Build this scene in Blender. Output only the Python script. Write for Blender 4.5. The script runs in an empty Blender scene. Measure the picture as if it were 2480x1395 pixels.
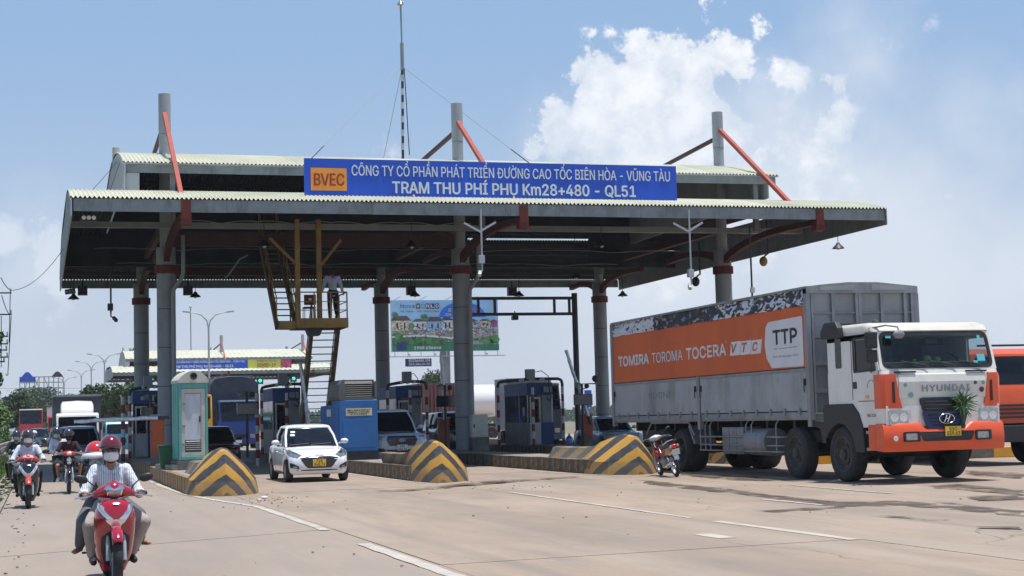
import bpy, math, random
from math import sin, cos, pi, radians, sqrt, atan2
from mathutils import Vector, Matrix, noise as mnoise
random.seed(7)
S = bpy.context.scene
COL = S.collection
# ------------------------------------------------------------------ camera
CF, CP, CR, CY, CH = 3803.0, .083, -.027, .293, 1.5
cF = Vector((sin(CY)*cos(CP), cos(CY)*cos(CP), sin(CP)))
_r = Vector((cos(CY), -sin(CY), 0)); _u = _r.cross(cF)
cR = _r*cos(CR)+_u*sin(CR); cU = _u*cos(CR)-_r*sin(CR)
cam = bpy.data.cameras.new('camera'); cam.sensor_width = 36; cam.lens = CF/2480*36
cam.clip_start = .1; cam.clip_end = 6000
co = bpy.data.objects.new('camera', cam); COL.objects.link(co); S.camera = co
m = Matrix((cR, cU, -cF)).transposed().to_4x4(); m.translation = (0, 0, CH); co.matrix_world = m
# ------------------------------------------------------------------ sun and sky
SUN_DIR = Vector((.13, -.07, 1.0)).normalized()     # direction towards the sun
sel = math.asin(SUN_DIR.z); saz = atan2(SUN_DIR.x, SUN_DIR.y)
sd = bpy.data.lights.new('sun', 'SUN'); sd.energy = 5.0; sd.angle = radians(.5); sd.color = (1, .955, .89)
so = bpy.data.objects.new('sun', sd); COL.objects.link(so); so.rotation_euler = SUN_DIR.to_track_quat('Z', 'Y').to_euler()
S.view_settings.view_transform = 'Standard'; S.view_settings.look = 'None'
S.view_settings.exposure = 0.12; S.view_settings.gamma = 1; S.view_settings.use_curve_mapping = False
S.cycles.max_bounces = 6; S.cycles.diffuse_bounces = 3; S.cycles.glossy_bounces = 3
S.cycles.transmission_bounces = 4; S.cycles.transparent_max_bounces = 8; S.cycles.volume_bounces = 0
S.cycles.use_denoising = True
S.cycles.sample_clamp_indirect = 6
def RAY(x, y): return cF+(x-1240)/CF*cR-(y-697.5)/CF*cU
O0 = Vector((0, 0, CH))
def G(x, y, z=0.0):                     # ground (or height z) point seen at a photo pixel
    d = RAY(x, y); return O0+d*((z-CH)/d.z)
def PX(x, y, X): d = RAY(x, y); return O0+d*(X/d.x)
def PY(x, y, Y): d = RAY(x, y); return O0+d*(Y/d.y)

W = bpy.data.worlds.new('World'); S.world = W; W.use_nodes = True
nt = W.node_tree; nt.nodes.clear()
def N(t, tree=None, **k):
    n = (tree or nt).nodes.new(t)
    for a, b in k.items(): setattr(n, a, b)
    return n
def L(a, b, tree=None): (tree or nt).links.new(a, b)
def world():
    out = N('ShaderNodeOutputWorld'); bg = N('ShaderNodeBackground'); L(bg.outputs[0], out.inputs[0])
    sky = N('ShaderNodeTexSky', sky_type='NISHITA', sun_disc=False)
    sky.sun_elevation = sel; sky.sun_rotation = saz; sky.air_density = 1.1; sky.dust_density = 1.6; sky.ozone_density = 1.2
    tc = N('ShaderNodeTexCoord'); vec = tc.outputs['Generated']
    nrm = N('ShaderNodeVectorMath', operation='NORMALIZE'); L(vec, nrm.inputs[0])
    sep = N('ShaderNodeSeparateXYZ'); L(nrm.outputs[0], sep.inputs[0])
    def math_(op, a, b=None, c=None, clamp=False):
        n = N('ShaderNodeMath', operation=op, use_clamp=clamp)
        for i, v in enumerate((a, b, c)):
            if v is None: continue
            if isinstance(v, (int, float)): n.inputs[i].default_value = v
            else: L(v, n.inputs[i])
        return n.outputs[0]
    def mix(f, a, b):
        n = N('ShaderNodeMix', data_type='RGBA'); 
        if isinstance(f, (int, float)): n.inputs[0].default_value = f
        else: L(f, n.inputs[0])
        for i, v in ((6, a), (7, b)):
            if isinstance(v, tuple): n.inputs[i].default_value = (*v, 1)
            else: L(v, n.inputs[i])
        return n.outputs[2]
    def ramp(v, a, b, smooth=True):
        n = N('ShaderNodeMapRange', interpolation_type='SMOOTHSTEP' if smooth else 'LINEAR')
        L(v, n.inputs[0]); n.inputs[1].default_value = a; n.inputs[2].default_value = b
        return n.outputs[0]
    # sky colour: physical sky thickened with pale vapour towards the horizon
    sc = N('ShaderNodeMix', data_type='RGBA', blend_type='MULTIPLY'); sc.inputs[0].default_value = 1
    L(sky.outputs[0], sc.inputs[6]); sc.inputs[7].default_value = (.105, .100, .098, 1)
    hz = ramp(sep.outputs[2], -.02, .30)
    hz = math_('SUBTRACT', 1, hz)
    hz = math_('MULTIPLY', math_('POWER', hz, 1.6), .88)
    base = mix(.70, sc.outputs[2], (.315, .495, .775))
    zen = ramp(sep.outputs[2], .25, 1.0)
    base = mix(zen, base, (.13, .26, .52))
    base = mix(hz, base, (.61, .655, .735))
    # clouds
    nz = N('ShaderNodeTexNoise'); nz.inputs['Scale'].default_value = 7; nz.inputs['Detail'].default_value = 9; nz.inputs['Roughness'].default_value = .62
    L(nrm.outputs[0], nz.inputs[0])
    n2 = N('ShaderNodeTexNoise'); n2.inputs['Scale'].default_value = 30; n2.inputs['Detail'].default_value = 10; n2.inputs['Roughness'].default_value = .66
    L(nrm.outputs[0], n2.inputs[0])
    vo = N('ShaderNodeTexVoronoi', feature='SMOOTH_F1'); vo.inputs['Scale'].default_value = 34; vo.inputs['Smoothness'].default_value = .35
    wv = N('ShaderNodeVectorMath', operation='MULTIPLY_ADD'); L(n2.outputs['Color'], wv.inputs[0]); wv.inputs[1].default_value = (.03, .03, .03); L(nrm.outputs[0], wv.inputs[2])
    L(wv.outputs[0], vo.inputs[0])
    pert = math_('ADD', math_('MULTIPLY', math_('SUBTRACT', n2.outputs[0], .5), .085), math_('MULTIPLY', math_('SUBTRACT', .32, vo.outputs[0]), .035))
    def field(blobs):
        acc = None
        for (x, y, r) in blobs:
            d = RAY(x, y).normalized()
            dn = N('ShaderNodeVectorMath', operation='DISTANCE'); L(nrm.outputs[0], dn.inputs[0]); dn.inputs[1].default_value = d
            v = math_('SUBTRACT', r/CF, dn.outputs['Value'])
            acc = v if acc is None else math_('SMOOTH_MAX', acc, v, .012)
        return acc
    big = field([(1470, 190, 125), (1560, 210, 160), (1690, 130, 110), (1715, 60, 60), (1770, 130, 85), (1620, 330, 200), (1420, 330, 130), (1760, 330, 150), (1370, 400, 110), (1600, 440, 200), (1300, 440, 80), (1820, 440, 160), (1835, 60, 28), (1500, 95, 30), (1705, 20, 45), (1440, 130, 60), (1360, 300, 90), (1290, 370, 70), (1900, 330, 90)])
    b = math_('ADD', big, pert)
    m1 = ramp(b, -.001, .009)
    # denser and brighter near its upper rim, melting into vapour below
    elev = ramp(sep.outputs[2], .11, .27)
    m1 = math_('MULTIPLY', m1, math_('MULTIPLY_ADD', elev, .45, .54))
    soft = field([(1930, 190, 60), (1990, 235, 95), (2080, 215, 70), (1900, 290, 100), (2000, 330, 130), (1850, 215, 70), (1880, 360, 130), (1790, 250, 60), (2040, 60, 20), (2190, 30, 35), (2130, 90, 22), (2380, 440, 30), (2440, 430, 45), (2330, 490, 50), (2400, 520, 60), (950, 375, 25), (110, 525, 80), (165, 500, 55), (30, 590, 120), (120, 640, 140), (10, 520, 55), (1860, 140, 25)])
    m2 = math_('MULTIPLY', ramp(math_('ADD', soft, math_('MULTIPLY', pert, 1.3)), -.004, .024), .80)
    veil = field([(1650, 560, 420), (2100, 620, 420), (2350, 330, 170), (2440, 700, 260), (1850, 560, 300), (1500, 480, 260), (2250, 420, 200), (2440, 250, 120), (2050, 60, 90), (2320, 300, 190), (1850, 330, 180), (2050, 500, 260), (1950, 420, 260), (2250, 560, 260), (60, 640, 160), (2100, 150, 130)])
    m3 = math_('MULTIPLY', ramp(math_('ADD', veil, math_('MULTIPLY', math_('SUBTRACT', nz.outputs[0], .5), .17)), -.02, .085), .84)
    # the same kind of broken cloud all round the sky
    gen = math_('MULTIPLY', ramp(nz.outputs[0], .56, .74), .55)
    d0 = N('ShaderNodeVectorMath', operation='DISTANCE'); L(nrm.outputs[0], d0.inputs[0]); d0.inputs[1].default_value = RAY(1240, 500).normalized()
    gen = math_('MULTIPLY', gen, ramp(d0.outputs['Value'], .40, .62))
    shade = ramp(math_('ADD', math_('MULTIPLY', n2.outputs[0], .6), math_('MULTIPLY', b, 3.0)), .22, .52)
    cl = mix(shade, (.68, .74, .83), (1.0, 1.0, 1.0))
    full = math_('MAXIMUM', math_('MAXIMUM', m1, m2), math_('MAXIMUM', m3, gen))
    colr = mix(full, base, cl)
    L(colr, bg.inputs[0]); bg.inputs[1].default_value = 1.0
world()
# ------------------------------------------------------------------ materials
def mat(name, col, rough=.6, metal=0., var=.12, scale=4., bump=0., coat=0., dirt=0., dirtcol=(.12, .10, .08), bscale=None, stretch=None, spec=.5):
    m = bpy.data.materials.get(name)
    if m: return m
    m = bpy.data.materials.new(name); m.use_nodes = True; t = m.node_tree; bs = t.nodes['Principled BSDF']
    bs.inputs['Roughness'].default_value = rough; bs.inputs['Metallic'].default_value = metal
    bs.inputs['Coat Weight'].default_value = coat; bs.inputs['Coat Roughness'].default_value = .06
    bs.inputs['Specular IOR Level'].default_value = spec
    tc = N('ShaderNodeTexCoord', t); src = tc.outputs['Object']
    if stretch:
        mp = N('ShaderNodeMapping', t); mp.inputs['Scale'].default_value = stretch; L(src, mp.inputs[0], t); src = mp.outputs[0]
    nz = N('ShaderNodeTexNoise', t); nz.inputs['Scale'].default_value = scale; nz.inputs['Detail'].default_value = 6; nz.inputs['Roughness'].default_value = .6
    L(src, nz.inputs[0], t)
    mx = N('ShaderNodeMix', t, data_type='RGBA')
    a = tuple(max(0, c*(1-var)) for c in col); b = tuple(min(1, c*(1+var)) for c in col)
    mr = N('ShaderNodeMapRange', t); L(nz.outputs[0], mr.inputs[0], t); mr.inputs[1].default_value = .3; mr.inputs[2].default_value = .7
    L(mr.outputs[0], mx.inputs[0], t); mx.inputs[6].default_value = (*a, 1); mx.inputs[7].default_value = (*b, 1)
    o = mx.outputs[2]
    if dirt:
        n2 = N('ShaderNodeTexNoise', t); n2.inputs['Scale'].default_value = scale*.7; n2.inputs['Detail'].default_value = 9; n2.inputs['Roughness'].default_value = .7
        mp = N('ShaderNodeMapping', t); mp.inputs['Scale'].default_value = (1, 1, .35); mp.inputs['Location'].default_value = (3, 7, 1); L(tc.outputs['Object'], mp.inputs[0], t); L(mp.outputs[0], n2.inputs[0], t)
        r2 = N('ShaderNodeMapRange', t); L(n2.outputs[0], r2.inputs[0], t); r2.inputs[1].default_value = .48; r2.inputs[2].default_value = .72; r2.inputs[4].default_value = dirt
        m2 = N('ShaderNodeMix', t, data_type='RGBA'); L(r2.outputs[0], m2.inputs[0], t); L(o, m2.inputs[6], t); m2.inputs[7].default_value = (*dirtcol, 1); o = m2.outputs[2]
        ra = N('ShaderNodeMapRange', t); L(n2.outputs[0], ra.inputs[0], t); ra.inputs[3].default_value = rough*.8; ra.inputs[4].default_value = min(1, rough*1.4+.1); L(ra.outputs[0], bs.inputs['Roughness'], t)
    L(o, bs.inputs['Base Color'], t)
    if bump:
        nb = N('ShaderNodeTexNoise', t); nb.inputs['Scale'].default_value = bscale or scale*6; nb.inputs['Detail'].default_value = 5; L(src, nb.inputs[0], t)
        bu = N('ShaderNodeBump', t); bu.inputs['Strength'].default_value = bump; bu.inputs['Distance'].default_value = .02; L(nb.outputs[0], bu.inputs['Height'], t); L(bu.outputs[0], bs.inputs['Normal'], t)
    return m
def crinkle(name, lo, hi, bias):
    m = bpy.data.materials.new(name); m.use_nodes = True; t = m.node_tree; bs = t.nodes['Principled BSDF']; bs.inputs['Roughness'].default_value = .38
    tc = N('ShaderNodeTexCoord', t); mp = N('ShaderNodeMapping', t); mp.inputs['Scale'].default_value = (1, 1.5, 3.6); mp.inputs['Rotation'].default_value = (.35, 0, 0); L(tc.outputs['Object'], mp.inputs[0], t)
    nz = N('ShaderNodeTexNoise', t); nz.inputs['Scale'].default_value = 1.6; nz.inputs['Detail'].default_value = 4; nz.inputs['Distortion'].default_value = 1.6; L(mp.outputs[0], nz.inputs[0], t)
    r = N('ShaderNodeMapRange', t); L(nz.outputs[0], r.inputs[0], t); r.inputs[1].default_value = bias; r.inputs[2].default_value = bias+.03
    mx = N('ShaderNodeMix', t, data_type='RGBA'); L(r.outputs[0], mx.inputs[0], t); mx.inputs[6].default_value = (*lo, 1); mx.inputs[7].default_value = (*hi, 1); L(mx.outputs[2], bs.inputs['Base Color'], t)
    bu = N('ShaderNodeBump', t); bu.inputs['Strength'].default_value = .9; bu.inputs['Distance'].default_value = .04; L(nz.outputs[0], bu.inputs['Height'], t); L(bu.outputs[0], bs.inputs['Normal'], t)
    return m
def emat(name, col, e):
    m = bpy.data.materials.new(name); m.use_nodes = True; b = m.node_tree.nodes['Principled BSDF']
    b.inputs['Base Color'].default_value = (*col, 1); b.inputs['Emission Color'].default_value = (*col, 1); b.inputs['Emission Strength'].default_value = e; return m
def glassmat(name, tint, refl=1.0):
    m = bpy.data.materials.new(name); m.use_nodes = True; t = m.node_tree; t.nodes.clear()
    out = N('ShaderNodeOutputMaterial', t); tr = N('ShaderNodeBsdfTransparent', t); gl = N('ShaderNodeBsdfGlossy', t); fr = N('ShaderNodeLayerWeight', t); fr.inputs['Blend'].default_value = .35; mx = N('ShaderNodeMixShader', t)
    tr.inputs[0].default_value = (*tint, 1); gl.inputs['Roughness'].default_value = .02; pw = N('ShaderNodeMath', t, operation='POWER'); L(fr.outputs['Facing'], pw.inputs[0], t); pw.inputs[1].default_value = 3.2; ad = N('ShaderNodeMath', t, operation='ADD'); L(pw.outputs[0], ad.inputs[0], t); ad.inputs[1].default_value = .045
    ml = N('ShaderNodeMath', t, operation='MULTIPLY'); L(ad.outputs[0], ml.inputs[0], t); ml.inputs[1].default_value = refl
    L(ml.outputs[0], mx.inputs[0], t); L(tr.outputs[0], mx.inputs[1], t); L(gl.outputs[0], mx.inputs[2], t); L(mx.outputs[0], out.inputs[0], t)
    return m
M = dict(
 steel=mat('painted_steel_grey', (.25, .275, .29), .5, .1, .12, 1.5, dirt=.35),
 steel_dark=mat('steel_dark', (.045, .048, .055), .6, .2, .2, 2),
 roof=mat('roof_sheet_cream', (.52, .52, .40), .5, 0, .10, .8, dirt=.5, dirtcol=(.36, .33, .24)),
 roof_shade=mat('roof_underside_shaded', (.024, .026, .030), .8, 0, .25, 1.2, dirt=.3, spec=.2),  # near-black so the shade under the roof is held in the colour
 fascia=mat('fascia_sheet', (.23, .265, .27), .5, 0, .14, 3.2, dirt=.75, dirtcol=(.11, .10, .09)),
 gable=mat('gable_sheet', (.46, .49, .51), .5, 0, .08, 1, dirt=.3),
 red=mat('red_oxide_paint', (.13, .022, .017), .6, 0, .2, 2, dirt=.4, spec=.3),
 red_dark=mat('red_oxide_dark', (.06, .018, .016), .7, 0, .25, 2, dirt=.3),
 orange_brace=mat('orange_brace_paint', (.34, .045, .022), .5, 0, .12, 3, dirt=.25),
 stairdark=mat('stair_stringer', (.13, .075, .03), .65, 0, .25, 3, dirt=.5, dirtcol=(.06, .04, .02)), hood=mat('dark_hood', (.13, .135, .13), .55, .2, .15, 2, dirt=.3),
 mast=mat('mast_grey', (.34, .37, .39), .5, .1, .1, 1.5, dirt=.3),
 stair=mat('stair_yellow_paint', (.30, .19, .05), .6, 0, .22, 3, dirt=.6, dirtcol=(.10, .06, .03)),
 black=mat('black_plastic', (.018, .019, .022), .5, 0, .2, 8),
 black_gloss=mat('black_gloss', (.012, .013, .016), .12, 0, .1, 4, coat=.6),
 tyre=mat('tyre_rubber', (.028, .028, .030), .85, 0, .35, 9, bump=.3),
 wheeldirt=mat('truck_wheel', (.075, .072, .07), .75, .2, .35, 8, dirt=.5),
 chrome=mat('chrome', (.75, .76, .78), .12, 1, .05, 3),
 alu=mat('aluminium', (.42, .43, .45), .38, .7, .12, 3, dirt=.4),
 white=mat('white_paint', (.80, .80, .80), .25, 0, .02, 1, coat=.8, spec=.5),
 trwhite=mat('truck_white_paint', (.74, .73, .68), .35, 0, .05, 2, coat=.35, dirt=.30, dirtcol=(.42, .38, .30)),
 trorange=mat('truck_orange_paint', (.74, .085, .016), .35, 0, .07, 2, coat=.4, dirt=.22, dirtcol=(.45, .12, .05)),
 dglass=mat('dark_tinted_glass', (.008, .010, .013), .06, 0, .3, 1.5, spec=.38),
 lens=mat('lamp_lens', (.42, .44, .44), .12, .3, .25, 18, coat=1),
 amber=mat('amber_lens', (.75, .22, .03), .2, 0, .1, 10, coat=1),
 redlens=mat('red_lens', (.6, .03, .02), .2, 0, .1, 10, coat=1),
 plate_y=mat('plate_yellow', (.80, .52, .04), .45, 0, .06, 9),
 plate_w=mat('plate_white', (.75, .74, .66), .45, 0, .06, 9),
 ink=mat('black_ink', (.015, .015, .018), .5, 0, .1, 8),
 sign_blue=mat('sign_blue', (.012, .085, .56), .45, 0, .07, .6, dirt=.45, dirtcol=(.010, .05, .28)),
 sign_letter=mat('sign_letter_white', (.68, .74, .80), .45, 0, .06, 3),
 sign_orange=mat('sign_orange', (.86, .33, .03), .45, 0, .06, 2, dirt=.3, dirtcol=(.5, .18, .03)),
 sign_maroon=mat('sign_maroon', (.36, .035, .02), .45, 0, .1, 3),
 conc=mat('concrete_kerb', (.15, .14, .125), .85, 0, .25, 3, bump=.5, dirt=.5, dirtcol=(.07, .065, .06)),
 teal=mat('teal_paint', (.12, .37, .33), .5, 0, .10, 2, dirt=.35, dirtcol=(.06, .16, .15)),
 cream=mat('dirty_cream', (.50, .50, .44), .6, 0, .12, 2, dirt=.5, dirtcol=(.22, .20, .15)),
 door_white=mat('door_white', (.56, .59, .64), .45, 0, .06, 2, dirt=.55, dirtcol=(.25, .23, .20)),
 gen_blue=mat('generator_blue', (.022, .13, .36), .5, 0, .10, 1.2, dirt=.25, dirtcol=(.02, .08, .22)),
 booth_blue=mat('booth_blue', (.015, .06, .22), .5, 0, .12, 2, dirt=.3),
 booth_grey=mat('booth_panel', (.22, .245, .26), .5, 0, .1, 2, dirt=.4),
 orange_box=mat('barrier_orange', (.36, .075, .018), .55, 0, .12, 3, dirt=.4),
 pole_w=mat('bollard_white', (.55, .55, .55), .6, 0, .1, 4, dirt=.4),
 pole_r=mat('bollard_red', (.25, .03, .025), .6, 0, .15, 4, dirt=.3),
 foil=mat('boom_foil', (.55, .60, .66), .32, .6, .3, 12, bump=1.0, bscale=20),
 bin=mat('bin_green', (.01, .10, .045), .45, 0, .15, 5, dirt=.2),
 skin=mat('skin', (.33, .17, .10), .55, 0, .1, 12),
 skin2=mat('skin_tan', (.26, .13, .08), .55, 0, .1, 12),
 hair=mat('black_hair', (.012, .010, .009), .6, 0, .2, 20),
 mask=mat('cloth_mask_white', (.78, .79, .80), .8, 0, .04, 20),
 lampgrey=mat('galvanised', (.42, .44, .46), .45, .5, .1, 2),
)
# ------------------------------------------------------------------ mesh builder
class MB:
    def __init__(s): s.v = []; s.f = []; s.mi = []; s.m = 0
    def add(s, vs, fs):
        b = len(s.v); s.v += [tuple(v) for v in vs]
        for f in fs: s.f.append(tuple(i+b for i in f)); s.mi.append(s.m)
        return s
    def box(s, c, d, R=None):
        x, y, z = d[0]/2, d[1]/2, d[2]/2
        vs = [Vector((i*x, j*y, k*z)) for k in (-1, 1) for j in (-1, 1) for i in (-1, 1)]
        if R is not None: vs = [R@v for v in vs]
        c = Vector(c); vs = [v+c for v in vs]
        return s.add(vs, [(0, 2, 3, 1), (4, 5, 7, 6), (0, 1, 5, 4), (2, 6, 7, 3), (0, 4, 6, 2), (1, 3, 7, 5)])
    def bb(s, a, b): return s.box([(p+q)/2 for p, q in zip(a, b)], [abs(q-p) for p, q in zip(a, b)])
    def beam(s, p, q, w, h=None, up=(0, 0, 1)):
        p = Vector(p); q = Vector(q); h = h or w; d = (q-p); l = d.length; d.normalize(); up = Vector(up)
        if abs(d.dot(up)) > .98: up = Vector((0, 1, 0))
        x = d.cross(up).normalized(); z = x.cross(d)
        R = Matrix((x, d, z)).transposed(); return s.box((p+q)/2, (w, l, h), R)
    def loft(s, rings, cap=True, close=True):
        n = len(rings[0]); vs = [v for r in rings for v in r]; fs = []
        for i in range(len(rings)-1):
            for j in range(n if close else n-1):
                a = i*n+j; b = i*n+(j+1) % n; fs.append((a, b, b+n, a+n))
        if cap: fs.append(tuple(range(n))[::-1]); fs.append(tuple(range((len(rings)-1)*n, len(rings)*n)))
        return s.add(vs, fs)
    def tube(s, pts, r, n=8, cap=True):
        pts = [Vector(p) for p in pts]; rs = r if isinstance(r, (list, tuple)) else [r]*len(pts); rings = []; up = None
        for i, p in enumerate(pts):
            d = (pts[min(i+1, len(pts)-1)]-pts[max(i-1, 0)]).normalized()
            if up is None: up = Vector((0, 0, 1)) if abs(d.z) < .9 else Vector((1, 0, 0))
            x = d.cross(up).normalized(); y = x.cross(d).normalized(); up = y
            rings.append([p+(x*cos(2*pi*k/n)+y*sin(2*pi*k/n))*rs[i] for k in range(n)])
        return s.loft(rings, cap)
    def cyl(s, p, q, r, r2=None, n=16): return s.tube([p, q], [r, r if r2 is None else r2], n)
    def cap(s, p, q, r, r2=None, n=12):       # closed tapered capsule
        p = Vector(p); q = Vector(q); r2 = r if r2 is None else r2; d = (q-p); l = d.length
        d = d.normalized() if l > 1e-6 else Vector((0, 0, 1))
        pts = []; rs = []
        for a in (85, 60, 30): pts.append(p-d*r*sin(radians(a))); rs.append(r*cos(radians(a)))
        pts += [p, q]; rs += [r, r2]
        for a in (30, 60, 85): pts.append(q+d*r2*sin(radians(a))); rs.append(r2*cos(radians(a)))
        return s.tube(pts, rs, n)
    def ell(s, c, r, n=14, R=None):
        c = Vector(c); rings = []
        for i in range(1, n//2+3):
            t = pi*i/(n//2+3); rg = []
            for k in range(n):
                v = Vector((r[0]*sin(t)*cos(2*pi*k/n), r[1]*sin(t)*sin(2*pi*k/n), -r[2]*cos(t)))
                rg.append((R@v if R is not None else v)+c)
            rings.append(rg)
        return s.loft(rings)
    def lathe(s, prof, c=(0, 0, 0), n=24, axis='x', cap=False):
        c = Vector(c); rings = []
        for (r, h) in prof:
            rg = []
            for k in range(n):
                a, b = r*cos(2*pi*k/n), r*sin(2*pi*k/n)
                v = (h, a, b) if axis == 'x' else ((a, h, b) if axis == 'y' else (a, b, h)); rg.append(Vector(v)+c)
            rings.append(rg)
        return s.loft(rings, cap)
    def prism(s, pts, a, b, axis='x'):        # polygon extruded along an axis
        def P(u, w, t): return (t, u, w) if axis == 'x' else ((u, t, w) if axis == 'y' else (u, w, t))
        n = len(pts); vs = [P(*p, a) for p in pts]+[P(*p, b) for p in pts]
        return s.add(vs, [tuple(range(n))[::-1], tuple(range(n, 2*n))]+[(i, (i+1) % n, (i+1) % n+n, i+n) for i in range(n)])
    def frame(s, outer, inner, fn, d):        # ring plate between two outlines of equal length, fn(u,w,t)->xyz
        n = len(outer); vs = [fn(*p, 0) for p in outer]+[fn(*p, 0) for p in inner]+[fn(*p, d) for p in outer]+[fn(*p, d) for p in inner]; fs = []
        for i in range(n):
            j = (i+1) % n
            fs += [(i, j, n+j, n+i), (2*n+i, 3*n+i, 3*n+j, 2*n+j), (n+i, n+j, 3*n+j, 3*n+i), (i, 2*n+i, 2*n+j, j)]
        return s.add(vs, fs)
    def data(s, name, mats, smooth=False):
        me = bpy.data.meshes.new(name); me.from_pydata(s.v, [], s.f); me.validate(clean_customdata=False)
        for m in (mats if isinstance(mats, (list, tuple)) else [mats]): me.materials.append(m)
        if len(s.mi) == len(me.polygons): me.polygons.foreach_set('material_index', s.mi)
        fix_normals(me)
        if smooth: shade(me, smooth)
        return me
    def build(s, name, mats, parent=None, smooth=False, w=False, loc=None, rot=None, bevel=0):
        return place(s.data(name, mats, smooth), name, parent, w, loc, rot, bevel)
import bmesh
def fix_normals(me):
    b = bmesh.new(); b.from_mesh(me); bmesh.ops.recalc_face_normals(b, faces=b.faces); b.to_mesh(me); b.free()
def shade(me, ang):
    ang = 40 if ang is True else ang
    me.polygons.foreach_set('use_smooth', [True]*len(me.polygons))
    b = bmesh.new(); b.from_mesh(me)
    for e in b.edges:
        if len(e.link_faces) == 2:
            e.smooth = e.calc_face_angle(0) < radians(ang)
    b.to_mesh(me); b.free()
def place(me, name, parent=None, w=False, loc=None, rot=None, bevel=0):
    o = bpy.data.objects.new(name, me); COL.objects.link(o)
    if loc is not None: o.location = loc
    if rot is not None: o.rotation_euler = rot
    if parent is not None:
        o.parent = parent
        if w:
            p = parent; off = Vector((0, 0, 0))
            while p is not None: off += Vector(p.location); p = p.parent
            o.location = Vector(o.location)-off
    if bevel:
        bv = o.modifiers.new('bevel', 'BEVEL'); bv.width = bevel; bv.segments = 2; bv.limit_method = 'ANGLE'
    return o
def tag(o, label=None, cat=None, group=None, kind=None):
    if label: o['label'] = label
    if cat: o['category'] = cat
    if group: o['group'] = group
    if kind: o['kind'] = kind
    return o
def T(name, label, cat, loc=(0, 0, 0), rz=0., group=None):
    o = bpy.data.objects.new(name, None); COL.objects.link(o); o.location = loc; o.rotation_euler = (0, 0, rz); o.empty_display_size = .2
    return tag(o, label, cat, group)
def copy_thing(root, loc=None, rz=None, label=None, sc=None):
    m = {}
    def rec(o, par):
        c = o.copy(); COL.objects.link(c)
        if par is not None: c.parent = par
        for ch in list(o.children): rec(ch, c)
        return c
    r = rec(root, None)
    if loc is not None: r.location = loc
    if rz is not None: r.rotation_euler = (0, 0, rz)
    if label: r['label'] = label
    return r
def rrect(u0, w0, u1, w1, r, n=4):
    pts = []
    for (cu, cw, a0) in ((u1-r, w1-r, 0), (u0+r, w1-r, 90), (u0+r, w0+r, 180), (u1-r, w0+r, 270)):
        for k in range(n+1):
            a = radians(a0+90*k/n); pts.append((cu+r*cos(a), cw+r*sin(a)))
    return pts
def rquad(c, r, n=4):       # rounded quadrilateral from 4 corners
    out = []; c = [Vector(p) for p in c]
    for i in range(4):
        p = c[i]; a = (c[i-1]-p).normalized()*r; b = (c[(i+1) % 4]-p).normalized()*r
        for k in range(n+1):
            t = k/n; out.append(tuple((p+a)*(1-t)**2+p*2*t*(1-t)+(p+b)*t*t))
    return out
try:
    import os
    FONT = bpy.data.fonts.load(os.path.join(bpy.utils.system_resource('DATAFILES'), 'fonts', 'Inter.woff2'))     # a font that ships with Blender
except Exception: FONT = None
import numpy as np
from mathutils.geometry import delaunay_2d_cdt
def fill_loops(me):      # fill glyph outlines one contour at a time, so overlapping strokes stay solid
    nb = {}
    for e in me.edges:
        a, b = e.vertices; nb.setdefault(a, []).append(b); nb.setdefault(b, []).append(a)
    seen = set(); loops = []
    for s in nb:
        if s in seen: continue
        lp = [s]; seen.add(s); cur = s
        while True:
            nx = [q for q in nb[cur] if q not in seen]
            if not nx: break
            cur = min(nx) if len(lp) == 1 else nx[0]; seen.add(cur); lp.append(cur)
        pts = [Vector((me.vertices[i].co.x, me.vertices[i].co.y, 0)) for i in lp]
        if len(pts) > 2: loops.append(pts)
    vin = []; ein = []
    for p in loops:
        o = len(vin); vin += [Vector((q.x, q.y)) for q in p]; ein += [(o+k, o+(k+1) % len(p)) for k in range(len(p))]
    A = np.array([vin[a][:] for a, b in ein]); B = np.array([vin[b][:] for a, b in ein])
    vo, eo, fo = delaunay_2d_cdt(vin, ein, [], 0, 1e-6)[:3]
    tr = [tuple(f) for f in fo if len(f) >= 3]; C = np.array([[sum(vo[k][0] for k in f)/len(f), sum(vo[k][1] for k in f)/len(f)] for f in tr]); keep = []
    for c0 in range(0, len(C), 500):
        c = C[c0:c0+500]; y = c[:, 1:2]; x = c[:, 0:1]; up = (A[None, :, 1] <= y) & (B[None, :, 1] > y); dn = (A[None, :, 1] > y) & (B[None, :, 1] <= y)
        side = (B[None, :, 0]-A[None, :, 0])*(y-A[None, :, 1])-(x-A[None, :, 0])*(B[None, :, 1]-A[None, :, 1])
        keep += list(((up & (side > 0)).sum(1)-(dn & (side < 0)).sum(1)) != 0)
    m2 = bpy.data.meshes.new('txt'); m2.from_pydata([(v[0], v[1], 0) for v in vo], [], [f for f, k in zip(tr, keep) if k]); return m2
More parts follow.
